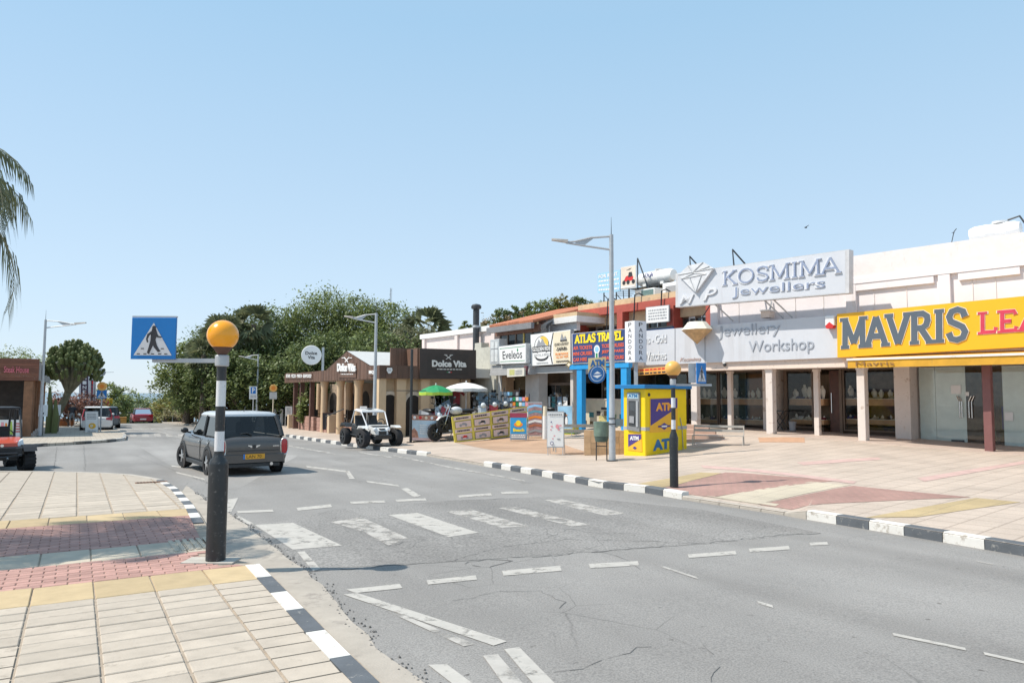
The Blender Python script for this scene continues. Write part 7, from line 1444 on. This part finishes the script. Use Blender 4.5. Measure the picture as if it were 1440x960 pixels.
def tree(name, label, loc, H, Rr, kind, trunk=1.6, seed=0, group=None, n=150, per=30, size=.32, cat='tree', flat=1.0):
    rr = random.Random(seed); t = thing(name, label, cat, loc, 0, group); z0 = trunk; hh = (H-z0)
    lobes = [(0,0,z0+hh*.52,Rr*.72,hh*.46)]
    for k in range(6): a = k*1.05+rr.uniform(-.4,.4); r_ = Rr*rr.uniform(.42,.62); lobes.append((r_*math.cos(a),r_*math.sin(a),z0+hh*rr.uniform(.25,.66),Rr*rr.uniform(.36,.5),hh*rr.uniform(.25,.36)*flat))
    lobes.append((rr.uniform(-.3,.3)*Rr,rr.uniform(-.3,.3)*Rr,z0+hh*.76,Rr*.42,hh*.24))
    leaves(rr, lobes, n, per, size, max(.35,Rr*.22)).build('crown', LF[kind], t, fix=False)
    q = MB(); q.tube([(0,0,-.3),(rr.uniform(-.1,.1),rr.uniform(-.1,.1),z0*.6),(rr.uniform(-.2,.2),rr.uniform(-.2,.2),z0+hh*.5)],[max(.09,H*.035),max(.07,H*.027),.04],8)
    for l in lobes[1:6]: q.tube([(0,0,z0*.75),(l[0]*.45,l[1]*.45,z0+(l[2]-z0)*.4),(l[0],l[1],l[2])],[H*.018,H*.012,.02],6)
    q.build('trunk', BARK, t); return t
def at(px, Y, dz=0): x = (px-720)/FPX*Y; return Vector((x, Y, (zplane(x,Y) if st(x,Y)[0] < 77 else zroad(x,Y))+dz))
def htop(p, py): return height_at(p, py)
# the dark mass of trees behind the restaurant, each with its own crown
mass = [(268,478,62,2.6,'mid','loose grey green tree at the left edge of the dark tree mass'),(300,462,66,3.6,'dark','dark tree behind the near amber globe'),(335,444,64,3.6,'dark','dense dark tree behind the small lamp'),(372,434,66,4.0,'dark','broad dark tree left of the round restaurant sign'),
        (412,427,68,4.3,'mid','mid green tree above the round restaurant sign'),(448,416,70,4.8,'mid','tallest tree of the mass, left of the gable'),(486,414,72,4.8,'mid','tall tree directly behind the restaurant gable'),(522,424,70,4.4,'dark','dark tree behind the middle street lamp'),(550,430,68,3.6,'mid','tree behind the lamp, right of the gable'),(576,462,60,3.0,'grey','grey leaved tree beside the pink building'),(345,500,58,2.6,'dark','low dark tree above the parking sign'),(420,490,58,3.0,'dark','low dark tree behind the left restaurant fascia'),(470,470,60,3.6,'dark','dark tree just above the left of the gable'),(540,470,58,3.4,'dark','dark tree behind the brown upper boards'),(300,515,60,2.4,'dark','low dark bush tree left of the small lamp')]
for i,(px,py,Y,Rr,kd_,lb) in enumerate(mass):
    p = at(px,Y); tree('broadleaf_tree', lb, p, htop(p,py)+.3, Rr*1.2, kd_, .9, 20+i, 'trees behind the restaurant', n=int(110+Rr*60), per=40, size=.29)
def fan_palm(label, p, H, r, seed, tr=.2):
    rr = random.Random(seed); t = thing('palm_tree', label, 'palm tree', p, 0, 'fan palms among the dark trees'); q = MB(); q.tube([(0,0,-.2),(.1,0,H*.5),(0,0,H-r*.6)],[tr*1.2,tr,tr*.9],9); q.build('trunk', BARK, t); mb = MB()
    for k in range(34):
        a, b = rr.uniform(0,6.283), rr.uniform(-1.25,1.2); d = Vector((math.cos(a)*math.cos(b),math.sin(a)*math.cos(b),math.sin(b))); c = Vector((0,0,H-r*.6)); s_ = d.cross(Vector((0,0,1))).normalized(); u_ = s_.cross(d); ps = rr.uniform(-1.3,1.3); s_ = s_*math.cos(ps)+u_*math.sin(ps); u_ = s_.cross(d)
        base = c+d*r*.45
        for j in range(9):
            f = (j-4)/4*1.15; e = (d*math.cos(f)+s_*math.sin(f)); tip = base+e*r*.6+Vector((0,0,-.12*r*rr.uniform(.5,1.6))); n_ = u_.cross(e).normalized()*r*.07; mid = base+e*r*.33
            mb.poly([base,mid+n_,tip,mid-n_])
        mb.poly([c,c+d*r*.45+s_*.03,base,c+d*r*.45-s_*.03])
    mb.build('frond', LF['palm'], t, fix=False); return t
for i,(px,py,Y,r,lb) in enumerate(((311,443,60,1.9,'fan palm showing just right above the near amber globe'),(355,431,62,2.0,'fan palm rising from the dark trees left of centre'),(599,434,64,2.4,'fan palm standing right of the tree mass by the pink building'),(286,476,58,1.6,'small drooping palm left of the near amber globe'))):
    p = at(px,Y); fan_palm(lb, p, htop(p,py)-.3, r, 60+i)
p=at(267,66); H=htop(p,541); fan_palm('stout palm trunk with dry skirt beside the distant lamp',p,H,1.6,70,.42)
# shrubs and plants along the garden beyond the restaurant
for i,(px,py,Y,Rr,kd_,lb) in enumerate(((236,558,74,1.7,'yellow','yellow green roadside bush near the crest'),(252,568,70,1.5,'pale','pale leafy plant clump under the yellow sign'),(268,574,68,1.4,'pale','pale agave clump left of the palm trunk'),(285,570,66,1.5,'pale','pale agave clump behind the small car roof'),(305,566,64,1.4,'grey','grey green shrub left of the far lamp'),(325,560,62,1.5,'red','red flowering shrub beside the white fence'),(345,565,60,1.3,'grey','grey shrub under the parking sign'),(373,570,58,1.2,'grey','grey shrub right of the parking sign'),(429,556,47,.4,'mid','leafy green potted plant on the restaurant terrace'),(395,556,60,1.3,'dark','dark shrub behind the navy parked car'))):
    p=at(px,Y); tree('garden_shrub', lb, p, max(.8,htop(p,py)), Rr, kd_, .15, 90+i, 'garden shrubs along the road', n=36, per=26, size=.26, cat='shrub')
# white garden fence with square posts
fp0=at(318,64); fp1=at(398,57); fd=(fp1-fp0); fl_=fd.length; gf=thing('garden_fence','low white garden fence with square posts before the dark trees','fence',fp0,math.atan2(fd.y,fd.x)); nP=11
for k in range(nP): x=fl_*k/(nP-1); bx(gf,'fence_post',WHITE,x-.09,x+.09,-.09,.09,-.3+(fd.z)*k/(nP-1),1.25+(fd.z)*k/(nP-1),.02)
for k in range(nP-1):
    for z in (.35,.75,1.05): bx(gf,'fence_rail',GREYP,fl_*k/(nP-1)+.095,fl_*(k+1)/(nP-1)-.095,-.03,.03,z+fd.z*k/(nP-1),z+.1+fd.z*k/(nP-1),.01)
# trees beyond the crest
for i,(px,py,Y,Rr,kd_,lb) in enumerate(((182,556,112,4.2,'dark','dark round tree beyond the crest left of the red car'),(205,556,120,4.6,'dark','dark round tree directly behind the red car'),(226,558,115,4.2,'dark','dark tree beyond the crest right of the red car'),(193,559,104,3.6,'dark','lower dark tree in front of the sea'),(217,560,106,3.4,'dark','lower dark tree right of the red car'),(160,536,86,2.6,'mid','green tree behind the yellow sign on the left'),(176,566,92,2.4,'mid','bushy tree left of the red car'),(243,562,88,2.6,'yellow','yellowish tree at the right of the crest'),(254,545,82,2.8,'mid','loose tree right of the sea view'))):
    p=at(px,Y); tree('distant_tree', lb, p, htop(p,py), Rr, kd_, .5, 120+i, 'trees beyond the road crest', n=90, per=28, size=.4)
# feathery trees behind the timber restaurant, red leaved bush, candelabra cactus
for i,(px,py,Y,Rr,kd_,lb) in enumerate(((8,486,62,3.4,'mid','pale feathery tree behind the timber restaurant at the left edge'),(34,484,60,3.0,'mid','pale feathery tree behind the timber restaurant roof'),(100,552,56,1.6,'red','red leaved bush behind the walking person'),(122,554,58,1.6,'red','red leaved bush under the vertical restaurant signs'),(140,556,62,1.5,'mid','green bush behind the far crossing sign'))):
    p=at(px,Y); tree('feathery_tree' if i<2 else 'leafy_bush', lb, p, htop(p,py), Rr, kd_, 1.2 if i<2 else .3, 150+i, 'trees by the timber restaurant' if i<2 else 'bushes on the far corner', n=110, per=28, size=.22, cat='tree' if i<2 else 'bush')
p=at(82,44); ca=thing('candelabra_cactus','large candelabra cactus tree with domed crown beside the timber restaurant','cactus tree',p,0); Ht=htop(p,476); xc=(104-82)/FPX*44; rr=random.Random(4); zcn=htop(p,522); R_=39/FPX*44
q=MB(); q.tube([(-.1,0,-.2),(.05,0,1.0),(xc*.6,0,2.0),(xc,0,zcn-.3)],[.26,.22,.2,.22],9)
for k in range(44): a=rr.uniform(0,6.283); r_=R_*rr.uniform(.25,.9); q.tube([(xc*.75,0,zcn-1.3),(xc+.5*r_*math.cos(a),.5*r_*math.sin(a),zcn-.3),(xc+r_*math.cos(a),r_*math.sin(a),zcn+.5)],[.14,.12,.09],6)
q.build('trunk', mat('cactus_bark',(.16,.15,.10),.9,var=.3), ca)
q=MB()
for k in range(420):
    a=rr.uniform(0,6.283); u=rr.uniform(-.16,1) if k%3 else rr.uniform(.3,1); s_=math.sqrt(max(0,1-u*u)); kk=rr.uniform(.75,1.0); c=Vector((xc+R_*s_*math.cos(a)*kk,R_*s_*math.sin(a)*kk,zcn+(Ht-zcn)*u*kk)); d=Vector((s_*math.cos(a)*.45,s_*math.sin(a)*.45,1.0)).normalized(); q.tube([c-d*.34,c,c+d*.06],[.07,.095,.03],5)
q.build('cactus_arm', LF['cactus'], ca, fix=False)
c2=thing('column_cactus','two tall column cacti beside the timber post','cactus',at(72,42),0)
for dx_,h in ((0,2.6),(.35,1.9)): q=MB(); q.tube([(dx_,0,0),(dx_+.05,0,h*.5),(dx_,0,h)],[.15,.17,.06],7); q.build('stem',LF['cactus'],c2)
# --- hill with scrub behind the shops
hl=MB(); hp=[(560,560),(600,512),(640,478),(690,459),(740,450),(790,441),(840,434),(900,434),(980,446),(1080,474),(1200,524)]; Yh=118
tops=[]
for px,py in hp: d=ray(px,py); s_=Yh/d.y; tops.append(Vector((d.x*s_,Yh,1.6+d.z*s_)))
rows_=[]
for f,dz in ((-.32,0),(-.2,.4),(-.1,.75),(0,1.0),(.25,1.05),(.6,.6)): rows_.append([Vector((t.x*(1+f*.3),t.y*(1+f),-4+(t.z+4)*dz+random.uniform(-.3,.3)*dz)) for t in tops])
for r_ in rows_: hl.v+=[tuple(v) for v in r_]
n=len(hp)
for i in range(len(rows_)-1):
    for j in range(n-1): hl.f.append((i*n+j,i*n+j+1,(i+1)*n+j+1,(i+1)*n+j)); hl.m.append(0)
tag(hl.build('hill',mat('dry_hill',(.22,.17,.10),.95,var=.35,scale=.5,bump=.3),smooth=True),kind='structure',label='dry scrub covered hill behind the shops')
rr=random.Random(8); sc_=MB(); lob=[]
for k in range(70): j=rr.uniform(1.5,8.5); i_=int(j); a=tops[i_].lerp(tops[i_+1],j-i_); lob.append((a.x,a.y-rr.uniform(0,9),a.z-rr.uniform(.2,2.2),1.6,.9))
tag(leaves(rr,lob,260,26,.42,.8).build('scrub',LF['dry'],fix=False),kind='stuff',label='dry grass and scrub covering the hill')
for i,(px,py,Rr,kd_,lb) in enumerate(((655,452,1.6,'mid','small dark tree behind the flue pipe'),(685,452,1.5,'mid','small shrub tree above the tiled roof left end'),(705,434,2.0,'dark','small round tree on the hill above the tiled roof'),(728,430,2.4,'dark','dark tree on the hill left of the ridge clearing'),(752,425,2.5,'mid','mid green tree on the hill over the white parapet'),(775,418,2.8,'mid','tall open tree on the hill ridge'),(797,415,3.0,'yellow','light green tree on the hill ridge'),(815,416,2.6,'dark','dark tree on the ridge beside the tan parapet'),(840,424,2.4,'mid','tree on the ridge hidden partly by the tall lamp'))):
    d=ray(px,py+32); s_=112/d.y; p=Vector((d.x*s_,112,1.6+d.z*s_)); tree('hill_tree',lb,p,htop(p,py),Rr*.95,kd_,.15,170+i,'trees on the hill behind the shops',n=70,per=24,size=.42)
# --- foreground palm, its crown just outside the upper left edge
p=Vector((-7.95,8.6,zplane(-7.95,8.6))); pt=thing('palm_tree','foreground palm with long drooping fronds hanging in at the upper left edge','palm tree',p,0); cz=4.15
q=MB(); q.tube([(0,0,-.3),(.05,0,1.5),(0,0,3.2),(.0,0,cz)],[.24,.2,.17,.2],14); q.build('trunk',BARK,pt,smooth=True)
rr=random.Random(12); PF=LF['palm']; RAC=mat('frond_stem',(.30,.27,.16),.7)
for k in range(36):
    a=2*math.pi*k/36*2.4+rr.uniform(-.15,.15) if k>7 else rr.uniform(-.75,.45); el=rr.uniform(-.1,1.1); Lf=rr.uniform(2.0,2.5); pts=[]; pos=Vector((0,0,cz)); ang=el
    if k<=7: el=ang=[.75,.5,.3,.1,-.1,-.3,.62,.0][k]; Lf=[2.9,2.9,2.8,2.8,2.6,2.5,2.6,2.9][k]
    for s_ in range(13): pts.append(pos.copy()); pos=pos+Vector((math.cos(a)*math.cos(ang),math.sin(a)*math.cos(ang),math.sin(ang)))*(Lf/12); ang-=rr.uniform(.10,.17)+.012*s_
    q=MB(); q.tube(pts,[.022*(1-i/14) for i in range(13)],5); fo=q.build('frond_rib',RAC,pt)
    mb=MB()
    for i in range(2,13):
        b=pts[i]; d=(pts[i]-pts[i-1]).normalized(); sd_=d.cross(Vector((0,0,1))).normalized()
        for m_ in range(5):
            for sg in (-1,1):
                o=b-d*(Lf/12)*(m_/5); Ll=.72*(1-abs(i-6)/11)*rr.uniform(.8,1.2); dr=(d*.55+sd_*sg*.75+Vector((0,0,-.25))).normalized(); p1=o+dr*Ll*.45; p2=p1+(dr*.55+Vector((0,0,-1.3))).normalized()*Ll*.7; n_=d*.014
                mb.poly([o-n_*.6,p1-n_,p1+n_,o+n_*.6]); mb.poly([p1-n_,p2,p1+n_])
    mb.build('leaflets',PF,fo,fix=False)
# ============================================================ far left corner: timber restaurant, signs, person
FL=Frame(-24.4,37.8,SA); fx_=lambda px,y=0: FL.loc(px,520,y)[0]; fz_=lambda px,py,y=0: FL.loc(px,py,y)[1]
tr=FL.thing('timber_restaurant','brown timber restaurant with boarded fascia and open dark front','restaurant',0,0,0); RWD=mat('reddish_board',(.19,.075,.045),.65,var=.2,scale=3,rnd=.2,bump=.1); PST=mat('post_wood',(.23,.11,.055),.65,var=.25,scale=4,bump=.15)
zt=fz_(30,504); zb=fz_(30,535); x0=fx_(-60); x1=fx_(55); zg_=zplane(-24.4,37.8)
for k in range(9): bx(tr,'fascia_board',RWD,x0,x1,-.15-.01*(k%2),.05,zb+(zt-zb)*k/9+.003,zb+(zt-zb)*(k+1)/9-.003)
bx(tr,'roof',mat('brown_roof',(.15,.07,.05),.8),x0,x1-.09,.051,19,zt-.25,zt-.02); bx(tr,'corner_post',PST,fx_(35),fx_(48),-.1,.28,zg_-.2,zb-.002,.02)
for k,y in enumerate((2.6,5.2,7.8,11,14.5,18)): bx(tr,'side_post',PST,x1-.45,x1-.25,y,y+.22,zg_-.3,zb+.1,.02)
for k in range(18): bx(tr,'side_board',mat('grey_side_board',(.36,.34,.33),.7,var=.12,rnd=.12),x1-.08,x1-.02+.012*(k%2),.06+k*1.1,.06+(k+1)*1.1-.01,zb+.05,zt-.12)
bx(tr,'back_wall',DARKIN,x0,x1-.5,4,4.1,zg_-.3,zb+.3); bx(tr,'floor',FLOORT,x0,x1-.1,.3,9,zg_-.3,zg_+.05)  # back wall coloured near black to stand in for the shade inside
text_mesh('Steak House','lettering',mat('neon_pink',(.65,.16,.20),.5),tr,fx_(6),fz_(20,524),fx_(41)-fx_(6),.32,-.17,.02,.01)
bn_=Sign(FL,'food_banner','white food banner with ice cream pictures in front of the timber restaurant','banner',[(-20,590),(31,590),(31,613),(-20,613)],-.3,.05,PAPER); bn_.poly([(.62,.1),(.66,.9),(.72,.9),(.75,.1)],mat('lime_print',(.4,.55,.1),.5)); bn_.poly([(.52,.1),(.53,.8),(.58,.8),(.6,.1)],ORANGE); bn_.poly([(.40,.1),(.42,.85),(.49,.85),(.5,.1)],PINKP); bn_.lines(.78,.2,.98,.85,4,RED)
for k in range(4):
    c=copy_tree(c0); p=FL.w(fx_(5+k*10,1.5),1.6+.4*(k%2),0); c.location=(p.x,p.y,zg_+.06); c.rotation_euler=(0,0,k*1.3); c['label']='dark wicker chair, '+['leftmost','second from left','third from left','nearest the corner post'][k]+' inside the timber restaurant'; c['group']='wicker chairs in the timber restaurant'
for k,px in enumerate((63,82)):
    p=at(px+1,39+4*k); m=thing('menu_lectern',['tilted menu lectern between lamp and cactus','tilted menu lectern right of the cactus trunk'][k],'menu stand',p,SA); q=MB(); q.hexa([(-.2,-.1,1.0),(.2,-.1,1.0),(.2,-.06,1.0),(-.2,-.06,1.0)],[(-.2,.25,1.6),(.2,.25,1.6),(.2,.29,1.6),(-.2,.29,1.6)]); q.build('menu_board',PAPER,m); q=MB(); q.tube([(0,0,0),(0,0,1.2)],.05,6); q.build('post',BLACK,m)
# vertical restaurant signs
VP=mat('sign_plum',(.06,.03,.06),.5); SGW=mat('sign_pale',(.62,.63,.65),.5)
FS2=lambda px,Y: Frame((px-720)/FPX*Y,Y,R(20))
c1=Sign(FS2(118,58),'vertical_sign','tall vertical sign with pale letters on a plum panel in white frame','restaurant sign',[(111,520),(126.5,520),(126.5,572),(111,572)],0,.35,SGW); c1.rect(.18,.02,.84,.96,VP)
for i,ch in enumerate('CHINESE'): c1.text(ch,.34,.86-i*.125,.68,.95-i*.125,PAPER,.02)
c3=Sign(FS2(131,60),'vertical_sign','narrower vertical sign with red letters beside the plum panel','restaurant sign',[(126.8,525),(134.5,525),(134.5,575),(126.8,575)],0,.3,SGW); c3.rect(.15,.05,.85,.82,VP)
for i,ch in enumerate('INDIAN'): c3.text(ch,.3,.70-i*.12,.7,.79-i*.12,RED,.02)
ov=thing('oval_sign','grey oval sign above the vertical restaurant signs','sign',at(137,60),R(20)); z=htop(Vector(ov.location),523.5); q=MB(); q.lathe([(.40,-.1),(.43,-.08),(.43,.08),(.40,.1)],(0,0,0),26,'y'); q.v=[(x*1.45,y,zz*.95+z) for x,y,zz in q.v]; q.build('sign_face',mat('oval_grey',(.42,.43,.45),.5),ov); q=MB(); q.tube([(-.2,.15,0),(-.2,.15,z)],.07,8); q.build('post',STEEL,ov); q=MB(); q.tube([(.4,0,z),(1.2,0,z+.05)],.02,5); q.build('lamp_arm',STEEL,ov)
# crossing sign and white a-board on the far corner
p=at(145,44.5); cs=thing('crossing_sign','far corner crossing sign with round amber face above a blue pedestrian plate','road sign',p,R(18)); H=lambda y: height_at(p,y); u_=44.5/FPX
q=MB(); q.tube([(0,.06,0),(0,.06,H(537))],.04,8); q.build('post',STEEL,cs); pedestrian_plate(cs,0,0,H(560),12.5*u_,H(548)-H(560)); q=MB(); q.lathe([(6*u_,-.03),(6.2*u_,-.02),(6.2*u_,.05),(5.8*u_,.06)],(0,0,H(543)),20,'y'); q.build('amber_face',AMBER2,cs); q=MB(); q.lathe([(3*u_,-.045),(3*u_,-.035)],(0,0,H(543)),14,'y'); q.build('lens_ring',ORANGE,cs)
fa_=stand_sign('white food a-board on the far corner before the white car',119.5,138,578,611,Y=43.5,rz=R(15)); fa_.disc(.55,.38,.28,.12,KO); fa_.disc(.5,.38,.12,.06,CREAMP); fa_.lines(.15,.65,.85,.92,4,GREYP); fa_.lines(.2,.08,.85,.2,2,GREYP)
def warn(px,py0,py1,Y,label):
    p=at(px,Y); t=thing('warning_sign',label,'road sign',p,R(15)); z0,z1=height_at(p,py1),height_at(p,py0); w=11/FPX*Y/2; bx(t,'sign_plate',mat('warning_yellow',(.75,.47,.03),.5),-w,w,0,.04,z0,z1,.01); q=MB(); q.prism([(-w*.6,z0+.12),(w*.6,z0+.12),(0,z1-.1)],-.012,-.002); q.build('red_triangle',RED,t); bx(t,'text_strip',RED,-w*.7,w*.7,-.011,-.002,z0+.03,z0+.1); q=MB(); q.tube([(0,.06,-.3),(0,.06,z1)],.04,6); q.build('post',STEEL,t)
warn(154.5,560,572,62,'yellow warning sign with red symbol behind the white car'); warn(245.5,560,572,74,'yellow warning sign with red symbol right of the crest')
# parking sign and amber round sign before the restaurant
p=at(356,52); ps_=Sign(Frame(p.x,p.y,R(12)),'parking_sign','white parking sign plate with blue letter square','road sign',[(350.5,543),(361.5,543),(361.5,561),(350.5,561)],0,.04,PAPER); ps_.rect(.18,.42,.84,.94,BLUE); ps_.text('P',.36,.48,.70,.88,PAPER,.03); ps_.lines(.15,.08,.9,.34,2,GREYP); q=MB(); q.tube([(0,.08,0),(0,.08,p.z-ps_.th.location.z)],.04,6); q.build('post',STEEL,ps_.th)
p=at(385.5,48); rb_=thing('amber_sign','round amber crossing disc over a white plate on a slim post','road sign',p,R(12)); H=lambda y: height_at(p,y); u_=48/FPX; q=MB(); q.lathe([(4.9*u_,-.03),(5.1*u_,-.02),(5.1*u_,.04),(4.8*u_,.05)],(0,0,H(545.5)),20,'y'); q.build('amber_face',AMBER2,rb_); q=MB(); q.lathe([(2.8*u_,-.045),(2.8*u_,-.035)],(0,0,H(545.5)),14,'y'); q.build('lens_ring',ORANGE,rb_); bx(rb_,'white_plate',mat('plate_grey',(.5,.5,.48),.6),-5*u_,5*u_,0,.03,H(561),H(551)); q=MB(); q.tube([(0,.06,0),(0,.06,H(551))],.035,6); q.build('post',CREAMP,rb_)
bh=thing('orange_planter','orange terracotta planter box behind the walking person','planter',at(97,57),SA); bx(bh,'planter_box',mat('terracotta_box',(.42,.16,.06),.8,var=.15),-.7,.5,-.2,.2,0,.55,.03); bx(bh,'planter_soil',EARTH,-.62,.42,-.14,.14,.5,.56)
bh2=thing('cable_box','small orange box on the verge near the crest','box',at(170,74),SA); bx(bh2,'box_body',mat('orange_box',(.5,.25,.06),.8),-.7,.7,-.3,.3,0,.75,.03); bx(bh2,'box_lid',mat('orange_lid',(.4,.2,.05),.8),-.74,.74,-.34,.34,.751,.82,.02)
# --- person walking away, one continuous skinned body
p=at(105,55); pe=thing('person','person in dark top and shorts walking away along the far pavement','person',p,R(20))
J=[(0,0,.95),(0,0,1.12),(0,0,1.36),(0,0,1.47),(0,-.01,1.60),(0,0,1.68), (-.19,0,1.38),(-.25,.03,1.12),(-.23,-.06,.88),(-.23,-.09,.78), (.19,0,1.38),(.26,-.03,1.12),(.25,.07,.9),(.25,.1,.8), (-.10,0,.88),(-.11,-.07,.50),(-.10,.05,.08),(-.10,-.10,.04), (.10,0,.88),(.11,.10,.50),(.11,.2,.09),(.11,.06,.04)]
E=[(0,1),(1,2),(2,3),(3,4),(4,5),(2,6),(6,7),(7,8),(8,9),(2,10),(10,11),(11,12),(12,13),(0,14),(14,15),(15,16),(16,17),(0,18),(18,19),(19,20),(20,21)]
RD=[.145,.14,.16,.06,.10,.07,.07,.05,.04,.035,.07,.05,.04,.035,.10,.065,.045,.035,.10,.065,.045,.035]
me=bpy.data.meshes.new('body'); me.from_pydata(J,E,[]); SK=mat('skin',(.38,.22,.15),.6); TOPM=mat('dark_shirt',(.025,.03,.04),.8); SHO=mat('grey_shorts',(.16,.19,.22),.8)
bo=bpy.data.objects.new('body',me); LK(bo); bo.parent=pe; sk=bo.modifiers.new('skin','SKIN')
if not me.skin_vertices: pass
for i,v in enumerate(me.skin_vertices[0].data): v.radius=(RD[i],RD[i]*.8); v.use_root=(i==0)
sb_=bo.modifiers.new('sub','SUBSURF'); sb_.levels=1; sb_.render_levels=2
dg=bpy.context.evaluated_depsgraph_get(); nm=bpy.data.meshes.new_from_object(bo.evaluated_get(dg)); bo.modifiers.clear(); bo.data=nm; nm.materials.clear()
for m in (SK,TOPM,SHO): nm.materials.append(m)
for f in nm.polygons: c=f.center; f.use_smooth=True; f.material_index = 2 if .52<c.z<.98 and abs(c.x)<.21 else 1 if .98<=c.z<1.45 and not (abs(c.x)>.2 and c.z<1.15) else 0
q=MB(); q.sphere((0,.015,1.66),.108,14,9,(.9,1.0,.95)); q.build('hair',mat('dark_hair',(.02,.015,.012),.7),pe,smooth=True)
q=MB()
for s_ in (-1,1):
    for k in range(5): q.tube([(s_*.24,(-.09 if s_<0 else .1)+.012*(k-2),.79),(s_*.245,(-.09 if s_<0 else .1)+.014*(k-2),.74),(s_*.235,(-.085 if s_<0 else .105)+.014*(k-2),.70-.008*abs(k-2))],[.009,.008,.006],5)
q.build('fingers',SK,pe)
for s_,y in ((-1,-.07),(1,.09)): bx(pe,'shoe',PAPER,s_*.105-.045,s_*.105+.045,y-.10,y+.14,-.0,.07,.02)
q=MB(); q.sphere((.32,.08,.85),.12,10,8,(.6,.8,1.3)); q.build('carried_bag',PAPER,pe) if False else None
# a bird high over the roofs, the thin mast behind the trees
d=ray(1133,320); b_=CO+d*(60/d.y); bd_=thing('bird','small dark bird gliding in the sky above the white roof','bird',b_,R(20)); q=MB(); q.sphere((0,0,0),.07,8,6,(2.2,.7,.7)); q.build('bird_body',INK,bd_,smooth=True); q=MB(); q.add([(.06,0,.02),(-.08,0,.02),(-.05,.38,.12),(.02,.40,.13),(-.05,-.38,.12),(.02,-.40,.13)],[(0,1,2,3),(1,0,5,4)]); q.build('wing',INK,bd_)
p=at(548,110); ma=thing('radio_mast','thin grey lattice mast rising behind the dark trees','mast',p,0); H=htop(p,405); q=MB(); 
for a in range(3): q.tube([(.25*math.cos(a*2.09),.25*math.sin(a*2.09),0),(.12*math.cos(a*2.09),.12*math.sin(a*2.09),H)],.035,5)
q.build('mast_leg',STEEL,ma); q=MB()
for k in range(24): z=H*k/24; q.tube([(.2*math.cos(k*2.09),.2*math.sin(k*2.09),z),(.2*math.cos((k+1)*2.09),.2*math.sin((k+1)*2.09),z+H/24)],.02,4)
q.build('mast_brace',STEEL,ma)
